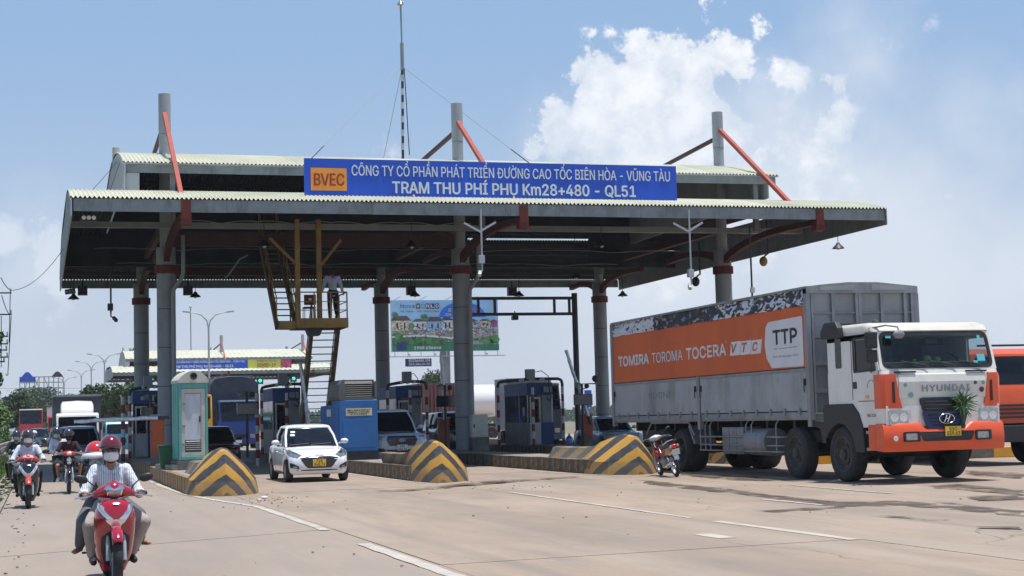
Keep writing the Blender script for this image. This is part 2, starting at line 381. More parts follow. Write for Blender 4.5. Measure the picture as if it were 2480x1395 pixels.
def text(body, o, xd, yd, width, height, m, parent=None, bold=.012, thick=.01, name='lettering', w=True, shear=0, align=0, data=False, space=1.0):
    cu = bpy.data.curves.new('txt', 'FONT'); cu.body = body
    if FONT: cu.font = FONT
    cu.offset = 0; cu.fill_mode = 'NONE'; cu.resolution_u = 4; cu.shear = shear; cu.space_character = space
    ob = bpy.data.objects.new('txt', cu); COL.objects.link(ob); dg = bpy.context.evaluated_depsgraph_get(); dg.update()
    me = bpy.data.meshes.new_from_object(ob.evaluated_get(dg)); bpy.data.objects.remove(ob)
    if not me.vertices: return None
    me = fill_loops(me)
    xs = [v.co.x for v in me.vertices]; ys = [v.co.y for v in me.vertices]; x0, x1, y0, y1 = min(xs), max(xs), min(ys), max(ys)
    sx = width/(x1-x0) if width else height/(y1-y0); sy = height/(y1-y0) if height else sx
    height = height or sy*(y1-y0)
    if width is None: width = sx*(x1-x0)
    xd = Vector(xd).normalized(); yd = Vector(yd).normalized(); n = xd.cross(yd)
    o = Vector(o)-xd*width*align
    for v in me.vertices:
        v.co = o+xd*((v.co.x-x0)*sx)+yd*((v.co.y-y0)*sy)+n*(thick*.5+v.co.z*.25*height)
    if bold:
        k = sx*bold*.7; base = [v.co.copy() for v in me.vertices]; fs = [tuple(p.vertices) for p in me.polygons]; vs = []; ff = []
        for i, (dx, dy) in enumerate(((-k, 0), (k, 0), (0, k*.7), (0, -k*.7))):
            o_ = len(vs); vs += [c+xd*dx+yd*dy+n*(.010*height*i) for c in base]; ff += [tuple(q+o_ for q in f) for f in fs]
        me = bpy.data.meshes.new(name); me.from_pydata(vs, [], ff)
    me.materials.clear(); me.materials.append(m); me.name = name
    return place(me, name, parent, w)
XR, ZU = Vector((1, 0, 0)), Vector((0, 0, 1))
# ------------------------------------------------------------------ ground, road, markings
def roadmat(name, tint=(.336, .255, .190), slab=True):
    m = bpy.data.materials.new(name); m.use_nodes = True; t = m.node_tree; bs = t.nodes['Principled BSDF']
    geo = N('ShaderNodeNewGeometry', t)
    def noise(scale, st, det=6, ro=.6, off=(0, 0, 0)):
        mp = N('ShaderNodeMapping', t); mp.inputs['Scale'].default_value = st; mp.inputs['Location'].default_value = off; L(geo.outputs['Position'], mp.inputs[0], t)
        n = N('ShaderNodeTexNoise', t); n.inputs['Scale'].default_value = scale; n.inputs['Detail'].default_value = det; n.inputs['Roughness'].default_value = ro
        L(mp.outputs[0], n.inputs[0], t); return n.outputs[0]
    def mr(v, a, b, c=0, d=1):
        n = N('ShaderNodeMapRange', t); L(v, n.inputs[0], t)
        for i, q in enumerate((a, b, c, d)): n.inputs[i+1].default_value = q
        return n.outputs[0]
    def mix(f, a, b, mode='MIX'):
        n = N('ShaderNodeMix', t, data_type='RGBA', blend_type=mode)
        for i, v in ((0, f), (6, a), (7, b)):
            if isinstance(v, tuple): n.inputs[i].default_value = (*v, 1)
            elif isinstance(v, (int, float)): n.inputs[i].default_value = v
            else: L(v, n.inputs[i], t)
        return n.outputs[2]
    c = mix(mr(noise(.35, (1, .5, 1)), .3, .7), tuple(x*.78 for x in tint), tuple(x*1.14 for x in tint))
    c = mix(mr(noise(2.2, (1, .18, 1), 7, .65), .46, .72, 0, .75), c, (.225, .19, .16))          # streaks along the wheel tracks
    c = mix(mr(noise(.9, (1.3, .12, 1), 4, .5, (5, 3, 0)), .52, .66, 0, .40), c, (.38, .315, .26))
    c = mix(mr(noise(14, (1, 1, 1), 8, .7), .54, .72, 0, .60), c, (.19, .165, .14))
    c = mix(mr(noise(70, (1, 1, 1), 4, .7), .55, .8, 0, .35), c, (.50, .46, .41))
    # broken surface: small chips
    ch = noise(5, (1, 1, 1), 10, .75, (9, 1, 0)); c = mix(mr(ch, .66, .70, 0, .5), c, (.17, .15, .135))
    if slab:
        oi = N('ShaderNodeObjectInfo', t); c = mix(mr(oi.outputs['Random'], 0, 1, 0, .22), c, (.26, .225, .19))
    c = mix(mr(noise(.6, (2.6, .035, 1), 3, .5, (1.7, 0, 0)), .56, .68, 0, .5), c, (.205, .18, .155))
    c = mix(mr(noise(9, (1, .4, 1), 3, .6, (3, 3, 3)), .70, .76, 0, .55), c, (.12, .105, .09))
    sx = N('ShaderNodeSeparateXYZ', t); L(geo.outputs['Position'], sx.inputs[0], t)
    def mth(op, a, b):
        n = N('ShaderNodeMath', t, operation=op)
        for i, v in enumerate((a, b)):
            if isinstance(v, (int, float)): n.inputs[i].default_value = v
            else: L(v, n.inputs[i], t)
        return n.outputs[0]
    co_ = mth('COSINE', mth('MULTIPLY', mth('ADD', mth('SUBTRACT', sx.outputs[0], 6.6), mth('MULTIPLY', mth('SUBTRACT', noise(.25, (1, .3, 1), 2, .5), .5), 2.0)), 1.2), 0)
    c = mix(mr(sx.outputs[0], 3.9, 4.1, .55, 0), c, (.285, .245, .21))
    lane = mth('MULTIPLY', mr(co_, .35, 1.0), mr(noise(1.6, (1, .12, 1), 8, .7, (4, 4, 0)), .36, .66))
    c = mix(mth('MULTIPLY', lane, .62), c, (.215, .183, .155))
    # fine cracks
    mp = N('ShaderNodeMapping', t); mp.inputs['Scale'].default_value = (.5, .3, 1); L(geo.outputs['Position'], mp.inputs[0], t)
    nw = N('ShaderNodeTexNoise', t); nw.inputs['Scale'].default_value = 1.3; nw.inputs['Detail'].default_value = 6; L(mp.outputs[0], nw.inputs[0], t)
    vm = N('ShaderNodeVectorMath', t, operation='MULTIPLY_ADD'); L(nw.outputs['Color'], vm.inputs[0], t); vm.inputs[1].default_value = (.9, .9, 0); L(mp.outputs[0], vm.inputs[2], t)
    vo = N('ShaderNodeTexVoronoi', t, feature='DISTANCE_TO_EDGE'); vo.inputs['Scale'].default_value = .55; L(vm.outputs[0], vo.inputs[0], t)
    crk = mr(vo.outputs['Distance'], .001, .004, .75, 0)
    gate = mr(noise(.13, (1, 1, 1), 2, .5, (2, 8, 0)), .53, .60)
    mu = N('ShaderNodeMath', t, operation='MULTIPLY'); L(crk, mu.inputs[0], t); L(gate, mu.inputs[1], t)
    c = mix(mu.outputs[0], c, (.15, .13, .11))
    L(c, bs.inputs['Base Color'], t); bs.inputs['Roughness'].default_value = .82; bs.inputs['Specular IOR Level'].default_value = .3
    bu = N('ShaderNodeBump', t); bu.inputs['Strength'].default_value = .35; bu.inputs['Distance'].default_value = .01
    L(noise(45, (1, 1, 1), 6, .7), bu.inputs['Height'], t); L(bu.outputs[0], bs.inputs['Normal'], t)
    return m
M['road'] = roadmat('concrete_road'); M['road_far'] = roadmat('concrete_road_far', slab=False)
M['soil'] = mat('soil', (.17, .15, .10), .95, 0, .3, .6, bump=.3)
M['joint'] = mat('joint_dark', (.10, .09, .075), .9)
M['mark'] = mat('road_marking_paint', (.45, .41, .355), .75, 0, .12, 2.5, dirt=.95, dirtcol=(.33, .28, .235))
M['wet'] = mat('wet_concrete', (.10, .075, .055), .42, 0, .4, 1.2, bump=.1, spec=.35, dirt=.8, dirtcol=(.20, .16, .125))
b = MB(); b.bb((-2500, -60, -.30), (2500, 3500, -.25)); g = b.build('ground', M['soil']); tag(g, kind='structure')
b = MB(); b.bb((-.7, -4, -.2), (34, 62, -.045)); b.build('road_base', M['joint']); tag(bpy.context.scene.objects['road_base'], kind='structure')
xs = [-.72, 4.0, 9.1, 14.25, 19.4, 24.6, 33.9]
def yj(k, x):
    y = 16.1+6.35*k+.08*(min(max(x, 4), 14.2)-4)
    return y-(.5*(4-x) if x < 4 else 0)
road = T('road', None, None, (12, 30, 0)); tag(road, kind='structure')
for i in range(6):
    for k in range(-3, 7):
        x0, x1 = xs[i]+.006, xs[i+1]-.006; zt = random.uniform(-.004, .002)
        ring = [(x0, yj(k, x0)+.008), (x1, yj(k, x1)+.008), (x1, yj(k+1, x1)-.008), (x0, yj(k+1, x0)-.008)]
        if k == 6: ring[2] = (x1, 61); ring[3] = (x0, 61)
        b = MB(); b.prism(ring, -.044, zt, 'z'); b.build('concrete_slab', M['road'], road, w=True)
b = MB(); b.bb((-.72, 61.01, -.05), (46, 900, -.002)); b.bb((33.92, -4, -.05), (46, 61, -.002)); tag(b.build('far_road', M['road_far']), kind='structure')
def strip(pts, w, wob=.012, z=.006):
    b = MB(); pts = [Vector((p[0], p[1], 0)) for p in pts]; out = []
    for i in range(len(pts)-1):
        n = max(2, int((pts[i+1]-pts[i]).length/.35))
        for k in range(n): out.append(pts[i].lerp(pts[i+1], k/n))
    out.append(pts[-1]); vs = []
    for i, p in enumerate(out):
        d = (out[min(i+1, len(out)-1)]-out[max(i-1, 0)]).normalized(); nn = Vector((-d.y, d.x, 0))
        for s in (-1, 1): vs.append(p+nn*(s*w/2+random.uniform(-wob, wob))+Vector((0, 0, z)))
    b.add(vs, [(2*i, 2*i+1, 2*i+3, 2*i+2) for i in range(len(out)-1)]); return b
marks = [([(3.0, 46), (3.02, 41), (3.12, 36), (3.45, 32.6), (3.85, 29.6), (3.86, 22.2)], .14), ([(3.83, 19.4), (3.83, 15.2), (3.83, 13)], .17), 
         ([(8.8, 52), (8.82, 41), (8.95, 36.8)], .12), ([(9.2, 31), (9.0, 21.2)], .10), ([(9.0, 20.3), (9.0, 16.4)], .16), ([(11.9, 24.9), (11.9, 22.6)], .12), ([(14.6, 29.2), (14.4, 24.8)], .09), 
         ([(7.9, 18.3), (7.9, 17.5)], .25), ([(13.3, 52), (13.45, 40), (14.0, 36.6)], .11)]
for p, w in marks: tag(strip(p, w).build('lane_marking', M['mark']), kind='structure')
# wet stains running off the parked truck
def blot(poly, z, name='wet_patch'):
    pts = [Vector((x, y, 0)) for x, y in [tuple(G(*p)[:2]) for p in poly]]; out = []
    for i in range(len(pts)):
        a, c = pts[i], pts[(i+1) % len(pts)]
        for k in range(6):
            q = a.lerp(c, k/6); s = min(.10, .1*(c-a).length)
            out.append((q.x+mnoise.noise(q*2.3)*s*1.6, q.y+mnoise.noise(q*2.3+Vector((9, 0, 0)))*s*4))
    b = MB(); b.add([(x, y, z) for x, y in out], [tuple(range(len(out)))]); return tag(b.build(name, M['wet']), kind='structure')
for k, pl in enumerate([
    [(1560, 1163), (1640, 1172), (1760, 1184), (1900, 1203), (2040, 1216), (2200, 1214), (2290, 1218), (2480, 1238), (2480, 1252), (2300, 1234), (2180, 1226), (2040, 1228), (1930, 1216), (1800, 1198), (1660, 1184), (1560, 1172)],
    [(1830, 1238), (1930, 1233), (2020, 1228), (2060, 1224), (2040, 1230), (1960, 1237), (1880, 1241)],
    [(2230, 1177), (2330, 1174), (2480, 1188), (2480, 1202), (2380, 1191), (2280, 1184)],
    [(2360, 1204), (2480, 1198), (2480, 1212), (2370, 1214)],
    [(2120, 1250), (2200, 1253), (2320, 1262), (2230, 1262)],
    [(2350, 1276), (2480, 1279), (2480, 1284), (2370, 1281)],
    [(1640, 1148), (1800, 1154), (1990, 1166), (1850, 1166), (1700, 1160)],
    [(2330, 1140), (2480, 1148), (2480, 1160), (2360, 1152)],
    [(1130, 1170), (1230, 1164), (1220, 1171), (1110, 1177)],
    [(885, 1193), (1000, 1187), (1120, 1173), (1300, 1161), (1480, 1151), (1300, 1164), (1130, 1178), (1000, 1189)]]): blot(pl, .007+.002*k)
def softwet():
    m = M['wet']; t = m.node_tree; out = [n for n in t.nodes if n.type == 'OUTPUT_MATERIAL'][0]; bs = t.nodes['Principled BSDF']
    tr = N('ShaderNodeBsdfTransparent', t); mx = N('ShaderNodeMixShader', t); g = N('ShaderNodeNewGeometry', t); mp = N('ShaderNodeMapping', t); mp.inputs['Scale'].default_value = (1.0, .5, 1); L(g.outputs['Position'], mp.inputs[0], t)
    nz = N('ShaderNodeTexNoise', t); nz.inputs['Scale'].default_value = 2.2; nz.inputs['Detail'].default_value = 9; nz.inputs['Roughness'].default_value = .68; L(mp.outputs[0], nz.inputs[0], t)
    r = N('ShaderNodeMapRange', t); L(nz.outputs[0], r.inputs[0], t); r.inputs[1].default_value = .40; r.inputs[2].default_value = .56; r.inputs[4].default_value = .92
    L(r.outputs[0], mx.inputs[0], t); L(tr.outputs[0], mx.inputs[1], t); L(bs.outputs[0], mx.inputs[2], t); L(mx.outputs[0], out.inputs[0], t)
softwet()
# verge on the left
M['gutter'] = mat('gutter_concrete', (.26, .235, .20), .9, 0, .25, 2, bump=.6, dirt=.7, dirtcol=(.13, .11, .08))
b = MB(); b.bb((-1.25, -2, -.1), (-.73, 200, .02)); tag(b.build('gutter', M['gutter']), kind='structure')
M['grass'] = mat('grass', (.075, .13, .025), .8, 0, .45, 3)
M['verge'] = mat('verge_soil', (.09, .10, .04), .95, 0, .4, 1.5, bump=.5)
b = MB(); n = 40
for i in range(n+1):
    y = -2+i*5.5
    for x, z in ((-1.26, .0), (-1.6, .12), (-3, .30), (-9, .35), (-60, .2)): b.v.append((x, y, z+mnoise.noise(Vector((x, y, 0)))*.05))
for i in range(n):
    for j in range(4): a = i*5+j; b.f.append((a, a+1, a+6, a+5))
tag(b.build('verge', M['verge'], smooth=True), kind='structure')
b = MB(); random.seed(3)
for i in range(16000):
    y = 12+random.random()**1.5*70; x = -1.2-random.random()**1.5*2.6; hgt = random.uniform(.08, .34)*(.5+min(1, (-x-1.1)*1.1)); a = random.uniform(0, 6.3); wd = .012+.004*(y/20); le = random.uniform(0, .6)*hgt
    z = .0+min(.3, (-x-1.26)*.25); dx, dy = cos(a)*wd, sin(a)*wd; lx, ly = sin(a)*le, -cos(a)*le
    b.add([(x-dx, y-dy, z), (x+dx, y+dy, z), (x+dx*.6+lx*.4, y+dy*.6+ly*.4, z+hgt*.6), (x+lx, y+ly, z+hgt)], [(0, 1, 2), (0, 2, 3)])
tag(b.build('grass', M['grass'], smooth=False), 'rough green grass on the left verge beside the gutter', 'grass', kind='stuff')
# ------------------------------------------------------------------ toll canopies
M['arm'] = mat('arm_red_oxide_shaded', (.085, .020, .016), .65, 0, .25, 2, dirt=.3, spec=.25)  # red oxide darkened to carry the shade under the roof
def corr(b, x0, x1, prof, pitch=.2, amp=.034, off=0.):
    n = int((x1-x0)/pitch)*6; m = len(prof); base = len(b.v)
    for i in range(n+1):
        x = x0+(x1-x0)*i/n; dz = amp*sin(2*pi*(x-x0)/pitch)
        for (y, z) in prof: b.v.append((x, y, z+dz+off))
    for i in range(n):
        for j in range(m-1): a = base+i*m+j; b.f.append((a, a+1, a+m+1, a+m)); b.mi.append(b.m)
def arc(y0, z0, y1, z1, rise, n=10): return [(y0+(y1-y0)*t/n, z0+(z1-z0)*t/n+rise*4*(t/n)*(1-t/n)) for t in range(n+1)]
FRONT = arc(48.0, 8.42, 54.2, 9.42, .16, 6); BACK = arc(67.6, 9.55, 74.4, 8.40, .16, 6); BARREL = arc(52.6, 10.27, 70.2, 10.27, 1.38, 16)
XL, XRR = .85, 28.15
def roofsheet(prof, x0, x1, name, root, pitch):
    b = MB(); corr(b, x0, x1, prof, pitch); b.build(name, M['roof'], root, w=True, smooth=60)
    b = MB(); corr(b, x0+.01, x1-.01, prof, pitch, off=-.02); b.build('shaded_underside', M['roof_shade'], root, w=True, smooth=60)  # near-black copy of the sheet, underside shade put into its colour
def canopy(dx, dy, label, hero=True):
    root = T('toll_canopy', label, 'canopy', (14.5, 61, 0)); k = .135 if hero else .6
    roofsheet(FRONT, XL, XRR, 'front_roof', root, k); roofsheet(BACK, XL, XRR, 'rear_roof', root, k); roofsheet(BARREL, 2.62, 26.35, 'upper_roof', root, k)
    for (y, z0, z1, x0, x1) in ((48.03, 8.0, 8.38, XL+.1, XRR-.1), (74.35, 7.98, 8.36, XL+.1, XRR-.1)):
        b = MB(); n = 6
        for i in range(n):
            a = x0+(x1-x0)*i/n; c = x0+(x1-x0)*(i+1)/n; b.bb((a+.004, y, z0+.006*(i % 2)), (c-.004, y+.06, z1))
        b.build('fascia', M['fascia'], root, w=True)
    for y in (52.66, 70.1):
        b = MB(); b.bb((2.66, y, 9.93), (26.25, y+.05, 10.20)); b.build('upper_fascia', M['fascia'], root, w=True)
        b = MB(); b.bb((2.60, y-.05, 10.205), (26.36, y+.08, 10.255)); b.build('upper_gutter', M['gable'], root, w=True)
    # gables
    def gable(x, prof, zb, nm, mt):
        b = MB(); b.prism([(prof[0][0], zb)]+[(y, z-.03) for y, z in prof]+[(prof[-1][0], zb)], x, x+.04); 
        n = int(abs(prof[-1][0]-prof[0][0])/.45)
        for i in range(n):
            y = prof[0][0]+(i+.5)*.45; zt = max(zb+.02, [z for q, z in prof if q <= y][-1]-.08)
            b.bb((x-.012, y-.03, zb+.01), (x-.001, y+.03, zt)); b.bb((x+.041, y-.03, zb+.01), (x+.052, y+.03, zt))
        b.build(nm, mt, root, w=True)
    full = FRONT+[(61, 9.6)]+BACK
    gable(XL+.02, FRONT+[(57, 9.3)]+[(64, 9.4)]+BACK, 7.85, 'side_gable', M['gable']); gable(XRR-.06, FRONT+[(57, 9.3)]+[(64, 9.4)]+BACK, 7.85, 'side_gable', M['steel'])
    b = MB(); b.prism([(52.6, 9.19)]+[(y, z-.03) for y, z in BARREL]+[(70.2, 9.22), (67.6, 9.62), (54.2, 9.53)], 2.66, 2.70); b.build('upper_gable', M['gable'], root, w=True)
    b = MB()
    for i in range(38):
        y = 52.85+i*.45; zt = [z for q, z in BARREL if q <= y][-1]-.08; b.bb((2.648, y-.03, 9.66 if y > 53 else 9.3), (2.659, y+.03, zt))
    tag(b.build('gable_seam', M['gable'], root, w=True), kind='stuff')
    b = MB(); b.prism([(BARREL[0][0], 9.4)]+[(BARREL[i][0], BARREL[i][1]-.03) for i in range(17)]+[(BARREL[-1][0], 9.3)], 25.9, 25.94); b.build('upper_gable', M['gable'], root, w=True)
    b = MB(); b.bb((2.72, 52.72, 9.1), (3.15, 52.76, 9.925)); b.build('gable_return', M['gable'], root, w=True)
    b = MB(); b.cyl((2.75, 60.2, 11.3), (2.75, 60.2, 12.05), .14, n=14); b.build('vent', M['cream'], root, w=True, smooth=40)
    # purlins and gutters
    ys = [49.4, 50.8, 52.2, 53.7]
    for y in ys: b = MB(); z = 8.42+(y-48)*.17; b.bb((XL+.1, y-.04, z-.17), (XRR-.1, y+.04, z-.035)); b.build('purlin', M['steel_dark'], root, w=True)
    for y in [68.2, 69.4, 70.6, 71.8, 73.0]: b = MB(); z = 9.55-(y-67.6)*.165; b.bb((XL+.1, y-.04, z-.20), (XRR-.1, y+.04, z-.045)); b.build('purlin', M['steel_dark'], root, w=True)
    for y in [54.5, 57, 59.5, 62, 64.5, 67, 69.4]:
        t = (y-52.6)/17.6; z = 10.27+1.38*4*t*(1-t); b = MB(); b.bb((2.8, y-.04, z-.20), (26.0, y+.04, z-.04)); b.build('purlin', M['roof_shade'], root, w=True)
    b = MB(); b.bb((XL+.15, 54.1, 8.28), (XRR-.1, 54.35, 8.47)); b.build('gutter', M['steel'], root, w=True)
    b = MB(); b.bb((XL+.15, 66.9, 8.25), (XRR-.1, 67.2, 8.5)); b.build('gutter', M['roof_shade'], root, w=True)
    b = MB(); b.bb((2.7, 66.95, 9.76), (26.2, 67.0, 11.2)); b.build('clerestory_sheet', M['roof_shade'], root, w=True)
    b = MB(); b.bb((.9, 66.95, 8.51), (18.2, 67.0, 9.757)); b.build('clerestory_sheet', M['roof_shade'], root, w=True)
    for xa, xb in ((XL, 2.62), (26.35, XRR)): b = MB(); corr(b, xa, xb, [(54.2, 9.42), (58, 9.52), (64, 9.58), (67.6, 9.55)], k); b.build('side_roof', M['roof'], root, w=True, smooth=60); b = MB(); corr(b, xa+.01, xb-.01, [(54.2, 9.40), (58, 9.50), (64, 9.56), (67.6, 9.53)], k); b.build('shaded_underside', M['roof_shade'], root, w=True, smooth=60)
    b = MB(); b.bb((23.9, 66.95, 8.51), (28.1, 67.0, 9.757)); b.build('clerestory_sheet', M['roof_shade'], root, w=True)
    for y, z in ((56.1, 8.0), (70.3, 8.3)):
        b = MB(); b.bb((4.45, y-.12, z-.12), (14.7, y+.12, z+.38)); b.build('girder', M['red_dark'], root, w=True)
    for x in (4.24, 14.95, 25.55):
        b = MB(); b.bb((x-.1, 56.5, 8.55), (x+.1, 69.9, 8.85)); b.build('cross_beam', M['red_dark'], root, w=True)
        for y in (53.0, 69.9): b = MB(); b.bb((x-.09, y-.09, 8.2), (x+.09, y+.09, 10.2)); b.build('clerestory_post', M['fascia'], root, w=True)
        for xx in (9.6, 20.2):
            if x < 10: b = MB(); b.bb((xx-.06, 52.9, 8.8), (xx+.06, 53.02, 10.2)); b.build('clerestory_post', M['steel_dark'], root, w=True)
        b = MB(); b.bb((x-.14, 47.98, 7.8), (x+.14, 48.025, 8.36)); b.bb((x-.16, 48.0, 7.62), (x+.16, 48.35, 7.95)); b.build('eave_bracket', M['red'], root, w=True)
        # arms
        for yc in (56.1, 70.3):
            for sgn in (-1, 1):
                reach = 7.6 if (yc < 60) == (sgn < 0) else 5.5
                if yc > 60 and sgn > 0: reach = 4.0
                b = MB(); rings = []
                for i in range(13):
                    t = i/12; y = yc+sgn*(.15+reach*(1-cos(t*pi/2))); z = 7.35+(.62)*sin(t*pi/2)+(.12*t)
                    y = yc+sgn*(.12+reach*t**1.6); z = 7.30+.72*sin(min(1, t*1.25)*pi/2)-.15*max(0, t-.8)*5*(.5)
                    hh = .155-.06*t; rings.append([Vector((x+a*.10, y, z+c*hh)) for a, c in ((-1, -1), (1, -1), (1, 1), (-1, 1))])
                b.loft(rings); b.build('curved_arm', M['arm'], root, w=True, smooth=50)
        # columns: stacked pipe sections, collar, mast above the roof, braces
        for yc in (56.1, 70.3):
            z = .38; zs = [.38, 1.6, 2.95, 4.3, 5.65, 6.9]
            for i in range(5): b = MB(); b.cyl((x, yc, zs[i]+.012), (x, yc, zs[i+1]-.012), .325, n=28); b.build('column', M['steel'], root, w=True, smooth=40)
            b = MB(); b.cyl((x, yc, .38), (x, yc, 7.7), .312, n=20); b.build('column_core', M['steel_dark'], root, w=True, smooth=40)
            b = MB(); b.lathe([(.33, -.14), (.40, -.14), (.40, .14), (.33, .14)], (x, yc, 7.05), 28, 'z'); b.build('collar', M['red'], root, w=True, smooth=40)
            b = MB(); b.cyl((x, yc, 7.2), (x, yc, 7.82), .335, n=28); b.build('column_head', M['steel'], root, w=True, smooth=40)
            zt = 13.3 if yc < 60 else 12.45
            b = MB(); b.cyl((x, yc, 7.8), (x, yc, 11.85), .205, n=24); b.cyl((x, yc, 11.865), (x, yc, zt), .215, n=24); b.build('mast', M['mast'], root, w=True, smooth=40)
        b = MB(); b.beam((x-.02, 55.85, 12.55), (x+.05, 50.2, 8.82), .14); b.build('brace', M['orange_brace'], root, w=True)
        b = MB(); b.beam((x, 56.25, 12.3), (x, 70.1, 11.75), .13); b.build('brace', M['red_dark'], root, w=True)
        # downpipe
        if hero:
            b = MB(); px_ = x+.42
            if x < 20: b.tube([(x+.55, 55.6, 8.2), (x+.55, 55.6, 6.9), (x+.50, 55.6, 6.7), (x+.22, 55.62, 6.3), (x+.20, 55.62, 6.1), (x+.2, 55.66, .5)], .075, 10); b.build('downpipe', M['steel'], root, w=True, smooth=40)
    if dx or dy: root.location = (14.5+dx, 61+dy, 0)
    return root
can = canopy(0, 0, 'large canopy over the nearest row of toll lanes, cream corrugated roof on grey columns')
for c in can.children:
    if c.name.startswith('column') and False: pass
# the canopy's name board
Y0 = 49.5
sg = T('toll_station_sign', 'long blue toll station name board standing on the near canopy roof', 'sign', (14.5, Y0, 8.7))
b = MB(); b.bb((8.11, Y0, 8.70), (20.93, Y0+.12, 9.99)); b.build('panel', M['sign_blue'], sg, w=True)
b = MB()
for x in (8.6, 11.6, 14.5, 17.4, 20.4): b.beam((x, Y0+.15, 9.7), (x, Y0+1.3, 8.97), .06); b.bb((x-.04, Y0+.12, 8.6), (x+.04, Y0+.18, 9.8))
b.build('rear_frame', M['steel_dark'], sg, w=True)
p0 = PY(753, 461, Y0); p1 = PY(839, 408, Y0); b = MB(); b.bb((p0.x, Y0-.02, p0.z), (p1.x, Y0-.001, p1.z)); b.build('logo_panel', M['sign_orange'], sg, w=True)
def line(s, xa, ya, xb, yb, Y, m, par, **k):      # text between two pixels (baseline left, top right)
    a = PY(xa, ya, Y); c = PY(xb, yb, Y); return text(s, (a.x, Y, a.z), XR, ZU, c.x-a.x, c.z-a.z, m, par, **k)
line('BVEC', 761, 449, 833, 421, Y0-.022, M['sign_maroon'], sg, bold=.03)
line('CÔNG TY CỔ PHẦN PHÁT TRIỂN ĐƯỜNG CAO TỐC BIÊN HÒA - VŨNG TÀU', 852, 425, 1621, 404, Y0-.002, M['sign_letter'], sg, bold=.022)
line('TRẠM THU PHÍ PHỤ Km28+480 - QL51', 951, 475, 1538, 443, Y0-.002, M['sign_letter'], sg, bold=.035)
# lightning mast on the ridge
am = T('lightning_mast', 'tall thin lightning mast guyed on the ridge of the near canopy', 'mast', (13.75, 60, 11.62))
b = MB(); b.cyl((13.74, 60, 11.5), (13.80, 60, 15.6), .055, n=8); b.build('mast_foot', M['steel_dark'], am, w=True, smooth=40)
for i in range(6): b = MB(); z = 12.2+i*.55; b.cyl((13.745+.008*i, 60, z), (13.75+.008*i, 60, z+.26), .066, n=8); b.build('white_band', M['pole_w'], am, w=True, smooth=40)
b = MB(); b.cyl((13.80, 60, 15.4), (13.80, 60, 16.5), .075, n=8); b.cyl((13.80, 60, 16.5), (13.78, 60, 18.05), .035, n=8); b.build('upper_tube', M['steel'], am, w=True, smooth=40)
b = MB(); b.lathe([(.0, -.04), (.13, -.03), (.15, .02), (.09, .10), (.02, .2), (0, .3)], (13.78, 60, 18.05), 12, 'z'); b.build('dome_head', M['chrome'], am, w=True, smooth=40)
b = MB(); b.box((13.76, 60, 11.68), (.62, .5, .10)); b.build('base_plate', M['steel_dark'], am, w=True)
b = MB(); b.tube([(13.86, 59.95, 15.5), (13.92, 59.93, 14), (13.95, 59.93, 13), (14.0, 59.95, 12)], .02, 5); b.build('cable', M['black'], am, w=True)
for q in ((8.7, 52.2, 10.35), (16.57, 52.2, 10.4), (13.9, 66, 11.3)):
    b = MB(); b.tube([(13.80, 60, 15.55), q], .012, 4); b.build('guy_wire', M['steel'], am, w=True)
    v = (Vector(q)-Vector((13.8, 60, 15.55))); b = MB(); b.tube([Vector((13.8, 60, 15.55))+v*.86, q], .022, 4); b.build('turnbuckle', M['steel_dark'], am, w=True)
